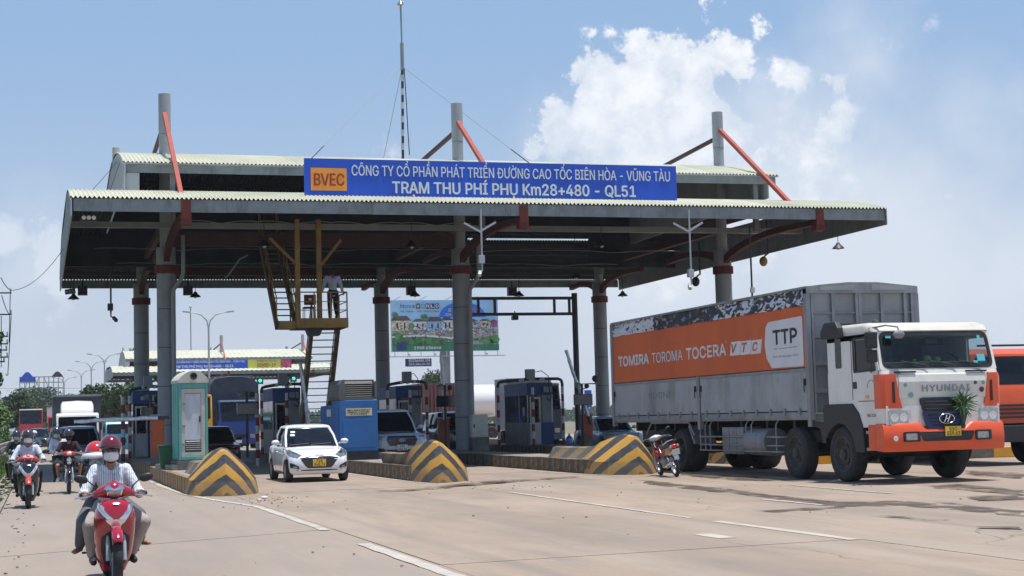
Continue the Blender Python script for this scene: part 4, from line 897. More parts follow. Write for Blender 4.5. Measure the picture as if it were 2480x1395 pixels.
def car(label, cat, loc, paint, W=1.7, L=4.0, H=1.5, rz=0, belt=.92, hood=None, wb=.62, wsh=.27, roof0=None, roof1=.30, tail=None, r=.30, name='car', nose=.62, bed=False, glass='dglass', clear=.20, detail=True, group=None):
    g = T(name, label, cat, loc, rz, group); w = W/2; h2 = L/2
    yf = -h2+L*(1-wb)*.42; yr = yf+L*wb; ywb = -h2+L*wsh; yr0 = -h2+L*(roof0 or wsh+.17); yr1 = h2-L*(roof1); yrb = h2-L*(tail if tail is not None else .12)
    hood = hood or belt-.03
    top = [(-h2, nose-.04), (-h2+.06, nose+.04), (-h2+.25, nose+.13), (-h2+.55, hood-.07), (ywb, hood), (ywb+.3, belt), (yrb, belt+.02), (h2-.12, belt-.01), (h2, belt-.14)]
    wid = [(-h2, .70), (-h2+.05, .82), (-h2+.18, .92), (-h2+.5, .985), (0, 1.0), (h2-.5, .985), (h2-.12, .93), (h2, .80)]
    R = r+.055; ys = []; y = -h2
    while y < h2-.001: ys.append(y); y += .035 if (y < -h2+.2 or y > h2-.25) else (.05 if min(abs(y-yf), abs(y-yr)) < R+.1 else .14)
    ys.append(h2); rings = []
    for y in ys:
        zt = interp(top, y); ww = w*interp(wid, y); zb = clear; e = min(y+h2, h2-y)
        zb0 = clear+max(0, .10-e)*.9
        za = zb0
        for yw in (yf, yr):
            if abs(y-yw) < R: za = max(za, r+sqrt(R*R-(y-yw)**2))
        za = min(za, zt-.10); s = []
        pr = [(.0, zb0), (.88, zb0), (.965, zb0+.06), (1.0, .34*zt+.66*zb0+.0), (1.0, zb0+.52*(zt-zb0)), (.985, zb0+.72*(zt-zb0)), (.955, zt-.075), (.90, zt-.02), (.80, zt+.006), (.5, zt+.022), (0, zt+.03)]
        half = [(q*ww, za+(z-zb0)/(zt-zb0)*(zt-za) if za > zb0 else z) for q, z in pr]
        rings.append([Vector((x, y, z)) for x, z in half]+[Vector((-x, y, z)) for x, z in half[-2:0:-1]])
    b = MB(); b.loft(rings); me = b.data('body', paint, 50); body = place(me, 'body', g); bv = bvh_of(me)
    # greenhouse
    zr = H; b = MB(); lev = []
    for (z, hx, ya, yb_, rr_, cv) in ((belt-.03, .885, ywb-.02, yrb, .18, .10), ((belt+zr)/2-.02, .83, ywb+(yr0-ywb)*.52, yrb+(yr1-yrb)*.45, .17, .09), (zr-.10, .735, yr0-.02, yr1+.03, .16, .07)):
        lev.append([Vector((x, y-(cv*(1-(x/(hx*w))**2) if y < (ya+yb_)/2 else -cv*.6*(1-(x/(hx*w))**2)), z)) for x, y in rrect(-hx*w, ya, hx*w, yb_, rr_, 5)])
    b.loft(lev, cap=False); place(b.data('window', M[glass], 60), 'window', g)
    b = MB(); l3 = [v+Vector((-.012*(1 if v.x > 0 else -1), 0, .035)) for v in lev[2]]; c = Vector((0, (yr0+yr1)/2, 0))
    rr = [[v.copy() for v in lev[2]], l3]
    for s, dz in ((.93, .065), (.75, .09), (.4, .103), (.02, .107)): rr.append([Vector((c.x+(v.x-c.x)*s, c.y+(v.y-c.y)*s, zr-.10+dz)) for v in lev[2]])
    b.loft(rr, cap=True); b.build('roof', paint, g, smooth=60)
    n = len(lev[0])
    for idx in (2, 8, 14, 20):
        b = MB(); b.tube([lev[0][idx]+Vector((0, 0, -.01)), lev[1][idx], lev[2][idx]+Vector((0, 0, .02))], .036, 6); b.build('pillar', paint, g, smooth=50)
    for sx in (-1, 1):
        ym = (ywb+yrb)/2+.05; b = MB(); b.tube([(sx*.90*w, ym, belt-.02), (sx*.845*w, ym, (belt+zr)/2), (sx*.745*w, ym-.03, zr-.09)], .03, 4); b.build('door_pillar', M['black'], g)
        b = MB(); yy = ywb+.42; b.ell((sx*(w+.10), yy, belt+.10), (.11, .07, .075)); b.tube([(sx*w*.93, yy+.03, belt+.04), (sx*(w+.05), yy, belt+.07)], .025, 6); b.build('mirror', paint, g, smooth=60)
        d = '-x' if sx < 0 else '+x'
        if detail:
            for yy in (ywb+.36, ym, yrb-.32): decal(bv, [(yy-.006, .34), (yy+.006, .34), (yy+.012, belt-.04), (yy, belt-.04)], d, 'door_gap', M['black'], g, .002, 6)
            for yy in (ym-.22, yrb-.55): decal(bv, rrect(yy-.09, belt-.16, yy+.09, belt-.13, .012), d, 'door_handle', paint, g, .022, 2)
            decal(bv, [(yf+R+.02, .245), (yr-R-.02, .245), (yr-R-.02, .275), (yf+R+.02, .275)], d, 'sill_trim', M['black'], g, .004, 3)
        for yw in (yf, yr): wheel(g, sx*(w-.105), yw, r, .19, 'car', sx)
    b = MB(); b.bb((-w*.80, -h2+.35, clear+.02), (w*.80, h2-.35, clear+.33)); b.build('underbody', M['black'], g)
    return g, bv, dict(w=w, h2=h2, belt=belt, ywb=ywb, H=H)
def front_y(bv, x, z): h = bv.ray_cast(Vector((x, -12, z)), Vector((0, 1, 0))); return h[0].y if h[0] else 0
def head(bv, pts, par, m='lens', name='headlight', **k):
    for s in (1, -1): decal(bv, [(s*u, q) for u, q in pts], '-y', name, M[m], par, **k)
def hbadge(x, y, z, w, par, m):
    b = MB(); n = 28; p = [Vector((x+w/2*cos(2*pi*k/n), y-.008, z+w*.29*sin(2*pi*k/n))) for k in range(n+1)]; b.tube(p, w*.045, 6, cap=False)
    s = w*.20
    b.tube([(x-s*1.0, y-.008, z-w*.20), (x-s*.55, y-.012, z), (x-s*.1, y-.008, z+w*.21)], w*.05, 5); b.tube([(x+s*.1, y-.008, z-w*.21), (x+s*.55, y-.012, z), (x+s*1.0, y-.008, z+w*.20)], w*.05, 5); b.tube([(x-s*.5, y-.010, z-.01*w), (x, y-.012, z+.02*w), (x+s*.5, y-.010, z+.01*w)], w*.045, 5)
    b.build('emblem', m, par, smooth=60)
M['carlens'] = mat('clear_headlamp', (.22, .24, .27), .1, .4, .5, 14, coat=1)
# --- white sedan leaving the gate
g, bv, c = car('white compact sedan with yellow plate leaving the left toll gate', 'car', (6.94, 42.75, 0), M['white'], 1.66, 4.0, 1.50, belt=.93, wb=.66, wsh=.245, roof1=.27, tail=.15, nose=.62, r=.30, glass='dglass')
decal(bv, [(-.50, .62), (-.38, .44), (-.30, .36), (.30, .36), (.38, .44), (.50, .62), (.30, .665), (0, .68), (-.30, .665)], '-y', 'grille', M['black_gloss'], g, .008)
for z in (.43, .50, .57): decal(bv, [(-.38, z-.006), (.38, z-.006), (.38, z+.006), (-.38, z+.006)], '-y', 'grille_bar', M['steel_dark'], g, .016, 2)
head(bv, [(.44, .70), (.58, .645), (.76, .70), (.815, .80), (.76, .89), (.62, .80)], g, 'carlens', off=.026, rings=8)
head(bv, [(.52, .73), (.62, .72), (.66, .78), (.60, .78)], g, 'chrome', 'reflector', off=.032)
head(bv, [(.52, .34), (.74, .38), (.75, .50), (.70, .50), (.54, .42)], g, 'black', 'fog_recess', off=.02, rings=7)
head(bv, [(.58, .37), (.68, .38), (.68, .42), (.58, .41)], g, 'lens', 'fog_lamp', off=.03)
decal(bv, [(-.56, .295), (.56, .295), (.60, .325), (-.60, .325)], '-y', 'lower_lip', M['black'], g, .006)
hbadge(0, front_y(bv, 0, .64)-.01, .655, .20, g, M['chrome']); plate(bv, 0, .50, .34, .185, '72A', '368.76', M['plate_y'], g, front_y(bv, 0, .5)-.02)
b = MB(); b.bb((-.60, -1.02, 1.02), (-.52, -1.015, 1.14)); 
for x0_, z0_ in ((-.58, 1.22), (-.56, 1.30)):
    b = MB(); b.box((x0_+.06, -.80+.02-(z0_-1.22)*-.9-.11, z0_), (.12, .005, .07), Matrix.Rotation(-.85, 3, 'X')); b.build('sticker', M['paper'], g)
b = MB(); b.tube([(-.62, -1.00, .955), (-.1, -.98, .99)], .01, 5); b.tube([(-.05, -1.03, .955), (.5, -.98, .99)], .01, 5); b.build('wiper', M['black'], g)
# --- white pickup behind the generator
M['pearl'] = mat('pearl_white_paint', (.55, .60, .66), .22, 0, .03, 2, coat=.8)
g, bv, c = car('white pickup truck with big black grille waiting beside the blue generator', 'pickup truck', (11.28, 52.9, 0), M['pearl'], 1.90, 5.3, 1.93, belt=1.22, hood=1.16, wb=.60, wsh=.25, roof0=.37, roof1=.42, tail=.38, nose=.98, r=.38, name='pickup_truck', clear=.30)
decal(bv, [(-.52, .92), (-.42, .72), (.42, .72), (.52, .92), (.46, 1.04), (-.46, 1.04)], '-y', 'grille', M['black_gloss'], g, .02)
b = MB(); yb_ = front_y(bv, 0, .9)-.04; b.lathe([(.11, -.0), (.10, -.012), (0, -.014)], (0, yb_, 0), 20, 'y'); o = b.build('emblem', M['sign_blue'], g); o.scale = (1, 1, .42); o.location = (0, 0, .90)
b = MB(); b.tube([(.115*cos(2*pi*k/20), yb_-.008, .90+.05*sin(2*pi*k/20)) for k in range(21)], .007, 5, cap=False); b.build('emblem_ring', M['chrome'], g)
text('Ford', (-.07, yb_-.016, .88), XR, ZU, .14, .045, M['chrome'], g, w=False, thick=.003, shear=.3, bold=.01)
head(bv, [(.56, .90), (.84, .94), (.90, 1.04), (.80, 1.07), (.56, 1.02)], g, off=.02); head(bv, [(.50, .52), (.88, .56), (.86, .66), (.60, .64)], g, 'black', 'fog_recess', off=.01)
decal(bv, [(-.5, .50), (.5, .50), (.54, .60), (-.54, .60)], '-y', 'lower_grille', M['black'], g, .012); decal(bv, [(-.8, .40), (.8, .40), (.7, .45), (-.7, .45)], '-y', 'skid_plate', M['alu'], g, .012)
plate(bv, 0, .665, .34, .18, '51G', '761.94', M['plate_w'], g, front_y(bv, 0, .66)-.05)
b = MB(); b.bb((-.6, -.95, 1.18), (.6, -.9, 1.20)); b.build('wiper', M['black'], g)
# --- other cars
def simplefront(g, bv, c, gr, hl, pl=None, plm='plate_w'):
    decal(bv, gr, '-y', 'grille', M['black_gloss'], g, .012, 3); head(bv, hl, g, off=.012)
    z = .5; plate(bv, 0, z, .34, .18, None, None, M[plm], g, front_y(bv, 0, z)-.03)
M['darkred'] = mat('dark_red_paint', (.10, .008, .014), .2, 0, .05, 2, coat=.9)
M['sblue'] = mat('silver_blue_paint', (.22, .30, .40), .22, .2, .05, 2, coat=.9)
M['blackp'] = mat('black_car_paint', (.012, .014, .02), .15, 0, .05, 2, coat=.9)
M['lightblue'] = mat('light_blue_paint', (.30, .42, .55), .25, 0, .05, 2, coat=.9)
g, bv, c = car('dark red hatchback in the shade behind the chevron barrier', 'car', (6.6, 63.5, 0), M['darkred'], 1.75, 4.1, 1.52, belt=.93, nose=.66, roof1=.22, tail=.12)
simplefront(g, bv, c, [(-.4, .62), (-.34, .5), (.34, .5), (.4, .62)], [(.46, .66), (.74, .70), (.80, .80), (.62, .78)])
g, bv, c = car('silver blue people carrier waiting in the left lane behind the motorcycles', 'car', (1.33, 61.2, 0), M['sblue'], 1.80, 4.4, 1.66, belt=1.0, nose=.72, wsh=.20, roof0=.38, roof1=.12, tail=.05, r=.31)
simplefront(g, bv, c, [(-.62, .66), (-.5, .52), (.5, .52), (.62, .66), (.5, .70), (-.5, .70)], [(.50, .72), (.78, .76), (.84, .90), (.64, .84)])
decal(bv, [(-.7, .30), (.7, .30), (.74, .42), (-.74, .42)], '-y', 'lower_grille', M['black'], g, .01)
g, bv, c = car('black sport utility vehicle with chrome barred grille behind the middle column', 'car', (17.2, 66.5, 0), M['blackp'], 1.98, 4.8, 1.88, belt=1.18, hood=1.12, nose=.92, roof1=.16, tail=.06, r=.37, clear=.28)
decal(bv, [(-.55, 1.0), (-.48, .66), (.48, .66), (.55, 1.0)], '-y', 'grille', M['black_gloss'], g, .015)
for z in (.70, .78, .86, .94): decal(bv, [(-.54, z-.014), (.54, z-.014), (.54, z+.014), (-.54, z+.014)], '-y', 'chrome_bar', M['chrome'], g, .03, 2)
head(bv, [(.60, .84), (.88, .88), (.92, 1.0), (.62, .98)], g, off=.02); plate(bv, 0, .58, .5, .11, '51H-761.16', None, M['plate_w'], g, front_y(bv, 0, .58)-.03)
g, bv, c = car('white minivan queueing far behind the white pickup', 'car', (18.4, 80, 0), M['pearl'], 1.85, 4.8, 1.95, belt=1.12, nose=.9, wsh=.14, roof0=.30, roof1=.08, tail=.03, r=.33)
simplefront(g, bv, c, [(-.5, .80), (-.44, .66), (.44, .66), (.5, .80)], [(.56, .84), (.82, .88), (.86, 1.0), (.60, .98)])
g, bv, c = car('light blue sedan half hidden behind the third chevron barrier', 'car', (22.9, 62.5, 0), M['lightblue'], 1.75, 4.4, 1.50, belt=.93, nose=.68)
simplefront(g, bv, c, [(-.42, .64), (-.36, .52), (.36, .52), (.42, .64)], [(.46, .68), (.76, .72), (.80, .82), (.60, .80)])
M['olive'] = mat('dark_olive_paint', (.05, .055, .05), .4, 0, .1, 2, coat=.4)
for (x, y, l, p) in ((1.35, 110, 'dark jeep queueing behind the white box truck', 'olive'), (-.1, 128, 'dark small car furthest back in the left lane queue', 'blackp')):
    g, bv, c = car(l, 'car', (x, y, 0), M[p], 1.8, 4.2, 1.75, belt=1.1, nose=.9, roof1=.12, tail=.05, r=.36, clear=.3, detail=False); simplefront(g, bv, c, [(-.5, .85), (-.46, .65), (.46, .65), (.5, .85)], [(.54, .78), (.7, .78), (.7, .9), (.54, .9)])
# --- generic cab-over truck
def cabtruck(label, loc, paint, W=2.0, cabh=2.15, box=None, boxh=2.9, boxw=None, boxl=4.5, name='box_truck', r=.40, lamp=False, deflector=False, visor=None, cat='truck', zc=.45, tarp=False, text_=None):
    g = T(name, label, cat, loc); w = W/2; cl = 1.65
    prof = [(0, zc), (0, zc+.55), (.04, (zc+cabh)*.5+.02), (.34, cabh-.10), (.46, cabh-.02), (.60, cabh), (cl, cabh), (cl, zc)]
    xs_ = [(-w, .05), (-w+.05, 0), (w-.05, 0), (w, .05)]; rings = []
    for x, ins in xs_: rings.append([Vector((x, y+ins*(1 if y < .8 else -1), z-ins*(1 if z > zc+.1 else -1)*.6)) for y, z in prof])
    b = MB(); b.loft(rings); me = b.data('cab', paint, 35); cb = place(me, 'cab', g); bv = bvh_of(me); zm = (zc+cabh)*.5
    decal(bv, rrect(-w+.10, zm+.02, w-.10, cabh-.18, .08), '-y', 'windshield', M['dglass'], g, .012)
    for d, s in (('-x', -1), ('+x', 1)):
        decal(bv, [(.30, zm+.05), (1.30, zm+.05), (1.30, cabh-.16), (.58, cabh-.16)], d, 'side_window', M['dglass'], g, .008, 2)
        b = MB(); b.bb((s*(w+.08)-.06, .02, zm+.10), (s*(w+.08)+.06, .07, zm+.45)); b.tube([(s*w*.98, .25, zm+.5), (s*(w+.08), .06, zm+.45)], .015, 5); b.build('mirror', M['black'], g)
        wheel(g, s*(w-.13), .85, r, .22, 'truck', s); wheel(g, s*(w-.2), cl+boxl*.72, r, .34, 'truck', s)
    b = MB(); b.bb((-w+.02, -.08, zc-.12), (w-.02, .02, zc+.16)); b.build('bumper', M['steel'] if lamp else paint, g, bevel=.02)
    decal(bv, rrect(-w*.55, zc+.24, w*.55, zc+.44, .03), '-y', 'grille', M['black'], g, .01, 2)
    for s in (-1, 1): decal(bv, rrect(s*w*.76-.14, zc+.22, s*w*.76+.14, zc+.44, .04), '-y', 'headlight', M['headlamp_on'] if (lamp and s < 0 and False) else M['lens'], g, .02, 2)
    b = MB(); b.bb((-w*.6, .2, .35), (w*.6, cl+boxl, .62)); b.build('chassis', M['black'], g)
    plate(bv, 0, zc+.03, .34, .16, None, None, M['plate_w'], g, -.085)
    if visor: b = MB(); b.prism([(.28, cabh-.16), (.12, cabh-.10), (.14, cabh-.04), (.40, cabh-.02)], -w+.06, w-.06); b.build('sun_visor', M[visor], g)
    if deflector:
        b = MB(); rg = []
        for y, hh, ww in ((.62, .04, .72), (.85, .30, .74), (1.15, .50, .76), (1.6, .58, .76)): rg.append([Vector((x*w*ww*1.05, y, cabh+z*hh)) for x, z in ((-1, 0), (-.97, .8), (-.88, 1), (0, 1.06), (.88, 1), (.97, .8), (1, 0))])
        b.loft(rg, close=True); b.build('roof_deflector', paint, g, smooth=50)
    bw = (boxw or W)/2
    if box:
        y0, y1, z0 = cl+.10, cl+.1+boxl, .95; b = MB()
        if tarp:
            rg = []
            for i in range(15):
                y = y0+(y1-y0)*i/14; s = .05*sin(i*1.7)+.04*sin(i*3.1); rg.append([Vector((x*bw, y, z0+(boxh-z0)*q+(s if q > .8 else 0))) for x, q in ((-1, 0), (-1.0, .5), (-.99, .86), (-.80, .965), (-.3, 1.0), (.3, 1.0), (.8, .965), (.99, .86), (1.0, .5), (1, 0))])
            b.loft(rg); b.build('tarpaulin', M[box], g, smooth=50)
            for i in range(5): b = MB(); y = y0+.3+(y1-y0-.6)*i/4; b.tube([(-bw-.01, y, z0), (-bw-.01, y+.1, boxh-.2), (-bw*.8, y+.1, boxh+.04), (bw*.8, y, boxh+.04), (bw+.01, y, boxh-.2), (bw+.01, y, z0)], .015, 4); b.build('rope', M['steel_dark'], g)
        else:
            b.bb((-bw, y0, z0), (bw, y1, boxh)); b.build('cargo_box', M[box], g)
            for i in range(9): b = MB(); x = -bw+.06+(2*bw-.12)*i/8; b.bb((x-.03, y0-.03, z0), (x+.03, y0-.002, boxh-.05)); b.build('box_rib', M[box], g)
            b = MB(); b.bb((-bw-.03, y0-.06, boxh-.06), (bw+.03, y0-.031, boxh+.04)); b.bb((-bw-.03, y0-.03, boxh+.002), (bw+.03, y1, boxh+.04)); b.build('box_rim', M['alu'], g)
    if text_: text(text_, (-w*.6, -.02, cabh+.2), XR, ZU, w*1.2, .25, M['paper'], g, w=False)
    return g
M['headlamp_on'] = emat('lit_indicator', (1, .65, .15), 6)
M['gold'] = mat('truck_yellow', (.62, .30, .01), .35, 0, .06, 2, coat=.4); M['cobalt'] = mat('truck_blue', (.02, .05, .22), .35, 0, .08, 2, coat=.4)
M['tarp'] = mat('dark_tarpaulin', (.035, .045, .06), .5, 0, .3, 1.2, bump=.9, bscale=3, dirt=.35, dirtcol=(.09, .11, .14)); M['boxgrey'] = mat('box_grey_dark', (.12, .13, .14), .5, .3, .12, 2, dirt=.4)
M['redp'] = mat('truck_red', (.50, .02, .02), .35, 0, .06, 2, coat=.4); M['tealp'] = mat('truck_teal', (.02, .25, .36), .35, 0, .06, 2, coat=.4)
cabtruck('white box truck with roof deflector behind the silver blue car in the left lane', (1.72, 78.5, 0), M['white'], 1.98, 2.34, 'boxgrey', 3.22, 2.28, 4.2, deflector=True)
cabtruck('yellow truck with dark tarpaulin load seen right of the turquoise kiosk', (7.75, 86, 0), M['gold'], 2.3, 3.25, None, 2.9, boxl=4, visor='gold', zc=.6, r=.48, name='truck')
cabtruck('blue truck with tall dark tarpaulin covered load under the near canopy', (10.75, 90, 0), M['cobalt'], 2.1, 3.0, 'tarp', 4.35, 2.8, 7, tarp=True, visor='sblue', zc=.6, r=.48, name='covered_truck')
cabtruck('small teal truck between the white box truck and the first toll booth', (4.55, 98, 0), M['tealp'], 1.6, 2.0, 'boxgrey', 1.9, 1.6, 2.6, r=.32)
cabtruck('red container lorry in the distance at the far left', (-1.0, 182, 0), M['redp'], 2.5, 4.0, 'redp', 4.0, 2.5, 12, zc=.7, r=.5, name='container_lorry', visor='white')
cabtruck('white lorry at the far left beside the red one', (-4.3, 205, 0), M['white'], 2.5, 3.2, 'white', 4.0, 2.5, 9, zc=.7, r=.5, name='lorry')
cabtruck('red and white lorry just left of the white box truck', (1.9, 165, 0), M['redp'], 2.4, 3.0, 'white', 3.9, 2.5, 9, zc=.7, r=.5, name='lorry')
t = cabtruck('grey truck with an amber lamp lit behind the right hand toll booth', (23.3, 73, 0), M['boxgrey'], 2.2, 3.2, 'alu', 3.45, 2.3, 2.2, r=.46, zc=.55, lamp=True, visor='alu')
b = MB(); b.ell((-.88, -.03, .82), (.09, .04, .10)); b.build('indicator_lamp', M['headlamp_on'], t)
# brown container and white tanker beyond the plaza
M['brownc'] = mat('container_brown', (.22, .10, .085), .6, 0, .12, 1.5, dirt=.3)
t = T('shipping_container', 'brown ribbed shipping container between the middle column and the right hand booth', 'container', (21.3, 80, 0))
b = MB(); b.bb((19.3, 82.0, .9), (21.9, 90, 3.5)); b.build('container_wall', M['brownc'], t, w=True)
for i in range(12): b = MB(); x = 19.42+i*.215; b.bb((x-.05, 81.94, 1.0), (x+.05, 81.998, 3.4)); b.build('rib', M['brownc'], t, w=True)
b = MB(); b.bb((19.5, 82.1, .5), (21.7, 90, .89)); b.build('trailer_frame', M['black'], t, w=True)
for yy in (83, 88): wheel(t, -1.4, yy-80, .5, .3, 'truck', -1); wheel(t, .0, yy-80, .5, .3, 'truck', 1)
t = T('tanker_truck', 'long white tanker lorry beyond the toll lanes', 'tanker truck', (28.5, 112, 0))
b = MB(); b.tube([(-4.1, 0, 2.9), (-3.9, 0, 2.9), (-3.6, 0, 2.9), (3.6, 0, 2.9), (3.9, 0, 2.9), (4.1, 0, 2.9)], [.3, .95, 1.2, 1.2, .95, .3], 28); b.build('tank', M['white'], t, smooth=40)
b = MB(); b.bb((-5.9, -1.1, .7), (-4.35, 1.1, 3.2)); b.build('cab', M['white'], t, bevel=.12); b = MB(); b.bb((-5.6, -1.125, 2.0), (-4.6, -1.103, 2.9)); b.build('side_window', M['dglass'], t)
b = MB(); b.bb((-5.8, -.5, .7), (4, .5, 1.2)); b.build('chassis', M['black'], t)
for x in (-5.2, 1.8, 3.1):
    ty = wheel(t, x, -1.0, .5, .3, 'truck', -1); ty.rotation_euler = (0, 0, pi/2)
# ------------------------------------------------------------------ the big cargo truck: u = x-16, v = y-27.8
tr = T('cargo_truck', 'large white and orange four axle cargo truck with orange banner parked at the right', 'truck', (16.0, 27.8, 0)); TW = 2.70
M['banner'] = mat('banner_orange', (.60, .115, .022), .5, 0, .08, .8, bump=.5, bscale=1.6, dirt=.35, dirtcol=(.34, .075, .03))
M['bodygrey'] = mat('truck_side_panel', (.36, .385, .40), .45, .3, .12, 1.4, dirt=.85, dirtcol=(.17, .165, .155))
M['bodyframe'] = mat('truck_body_frame', (.28, .295, .31), .45, .4, .12, 2, dirt=.5, dirtcol=(.10, .09, .08))
M['headboard'] = mat('headboard_panel', (.34, .34, .335), .5, .3, .1, 1, dirt=.6, dirtcol=(.20, .18, .15))
M['cabglass'] = glassmat('clear_cab_glass', (.62, .72, .74), .9)
M['cabdark'] = glassmat('tinted_cab_glass', (.03, .04, .045), .9); M['seatg'] = mat('cab_interior_grey', (.10, .11, .12), .8, 0, .3, 6)
M['navy'] = mat('grille_navy', (.015, .022, .10), .4, 0, .1, 3)
M['beige'] = mat('roof_beige', (.60, .57, .49), .45, 0, .05, 2, coat=.2, dirt=.3)
M['silverfoil'] = mat('silver_tarpaulin', (.66, .67, .70), .35, .2, .35, 2.5, bump=1.0, bscale=3.5)
M['blackfoil'] = mat('black_tarpaulin', (.03, .034, .045), .28, .1, .35, 2.5, bump=1.0, bscale=4)
# cab shell: side outline in (v, z)
def shell(u0, u1, prof, name, m, ins=.07, z0=None, par=None):
    rings = []
    for u, k in ((u0, 1), (u0+ins*.3, .45), (u0+ins, 0), (u1-ins, 0), (u1-ins*.3, .45), (u1, 1)):
        rings.append([Vector((u, v+(ins*k if v < .9 else 0), z-(ins*k*.8 if z > 2.9 else 0))) for v, z in prof])
    b = MB(); b.loft(rings); me = b.data(name, m, 35); return place(me, name, par or tr), bvh_of(me)
lower, bvl = shell(0, TW, [(.02, 1.13), (.02, 1.72), (.00, 2.10), (.06, 2.26), (2.22, 2.26), (2.22, 1.62), (1.95, 1.62), (1.2, 1.62), (.95, 1.40), (.92, 1.13)], 'cab', M['trwhite'])
b = MB(); b.bb((.25, 1.0, 1.25), (TW-.25, 2.2, 1.615)); b.build('engine_bay', M['black'], tr)
# roof
rf, bvr = shell(0, TW, [(.30, 3.02), (.24, 3.06), (.34, 3.17), (.60, 3.24), (2.22, 3.26), (2.22, 2.99), (.4, 2.99)], 'roof', M['beige'], .10)
# windscreen surround and glass (raked plane)
def ws(u, w, t): return (u, .07+(w-2.26)*.24+t, w)
b = MB(); b.frame(rquad([(.02, 2.265), (TW-.02, 2.265), (TW-.05, 3.06), (.05, 3.06)], .05, 5), rquad([(.09, 2.30), (TW-.09, 2.30), (TW-.12, 3.03), (.12, 3.03)], .16, 5), ws, .05); b.build('windshield_frame', M['trwhite'], tr)
b = MB(); b.frame(rquad([(.08, 2.29), (TW-.08, 2.29), (TW-.11, 3.04), (.11, 3.04)], .16, 5), rquad([(.14, 2.345), (TW-.14, 2.345), (TW-.17, 2.99), (.17, 2.99)], .13, 5), lambda u, w, t: ws(u, w, t-.008), .012); b.build('windshield_seal', M['black'], tr)
b = MB(); q = rquad([(.11, 2.32), (TW-.11, 2.32), (TW-.14, 3.01), (.14, 3.01)], .15, 5); b.add([ws(u, w, .012) for u, w in q], [tuple(range(len(q)))]); b.build('windshield', M['cabglass'], tr)
# side walls with window openings
for u, s in ((0, 1), (TW, -1)):
    f = lambda a, c, t, u=u, s=s: (u+s*t, a, c)
    b = MB(); b.frame([(.10, 2.262), (1.45, 2.262), (1.45, 3.02), (.32, 3.02)], [(.24, 2.30), (1.08, 2.27), (1.08, 2.93), (.44, 2.93)], f, .05)
    b.bb((u, 1.451, 2.262), (u+s*.05, 2.2, 3.02)); b.build('side_wall', M['trwhite'], tr)
    b = MB(); b.add([(u+s*.02, .24, 2.30), (u+s*.02, 1.08, 2.27), (u+s*.02, 1.08, 2.93), (u+s*.02, .44, 2.93)], [(0, 1, 2, 3)]); b.build('side_window', M['cabglass' if s < 0 else 'cabdark'], tr)
    b = MB(); b.frame(rquad([(.20, 2.26), (1.12, 2.24), (1.12, 2.96), (.41, 2.96)], .06), rquad([(.25, 2.31), (1.07, 2.28), (1.07, 2.92), (.44, 2.92)], .05), lambda a, c, t, u=u, s=s: (u-s*.008+s*t, a, c), .012); b.build('window_seal', M['black'], tr)
    b = MB(); b.add([(u-s*.006, a, c) for a, c in rrect(1.60, 2.36, 1.86, 2.98, .04)], [tuple(range(20))]); b.build('rear_quarter_window', M['dglass'], tr)
    # door outline, handle
    d = '-x' if s > 0 else '+x'; b = MB()
    for p_, q_ in (((.12, 1.66), (.12, 2.25)), ((1.18, 1.70), (1.18, 2.9)), ((.12, 1.66), (.95, 1.66)), ((1.22, 2.9), (.42, 2.99))): b.beam((u-s*.002, p_[0], p_[1]), (u-s*.002, q_[0], q_[1]), .012)
    b.build('door_gap', M['black'], tr)
    b = MB(); b.bb((u-s*.015, 1.00, 1.92), (u-s*.001, 1.14, 2.06)); b.build('door_handle', M['black'], tr, bevel=.006)
# dashboard, wheel, seats
b = MB(); b.bb((.10, .18, 2.27), (TW-.1, .62, 2.42)); b.build('dashboard', M['seatg'], tr, bevel=.02)
for u in (.75, TW-.75): b = MB(); b.bb((u-.26, 1.25, 2.28), (u+.26, 1.42, 2.80)); b.bb((u-.14, 1.28, 2.81), (u+.14, 1.38, 2.97)); b.build('seat', M['seatg'], tr, bevel=.03)
b = MB(); c = Vector((TW-.75, .72, 2.50)); b.tube([c+Vector((.24*cos(a*pi/12), .10*sin(a*pi/12), .20*sin(a*pi/12)*.55)) for a in range(25)], .018, 6, cap=False); b.build('steering_wheel', M['black'], tr, smooth=60)
b = MB(); b.bb((.08, 1.9, 2.27), (TW-.08, 1.95, 2.98)); b.build('cab_rear_lining', M['seatg'], tr)
b = MB(); b.bb((1.85, .40, 2.27), (1.86, .41, 2.28))
for u, v, z, r_, m_ in ((1.30, .42, 2.48, .09, 'melon'), (1.52, .40, 2.47, .075, 'melon'), (1.0, .42, 2.46, .04, 'melon')):
    if 'melon' not in M: M['melon'] = mat('melon_green', (.22, .30, .05), .5)
    b = MB(); b.ell((0, 0, 0), (r_, r_*.9, r_*.85)); tag(b.build('green_melon', M['melon'], smooth=60, loc=(16+u, 27.8+v, z)), {.09: 'large green melon on the truck dashboard, left one of the pair', .075: 'smaller green melon on the truck dashboard, right one of the pair', .04: 'tiny green fruit on the truck dashboard near the passenger side'}[r_], 'fruit')
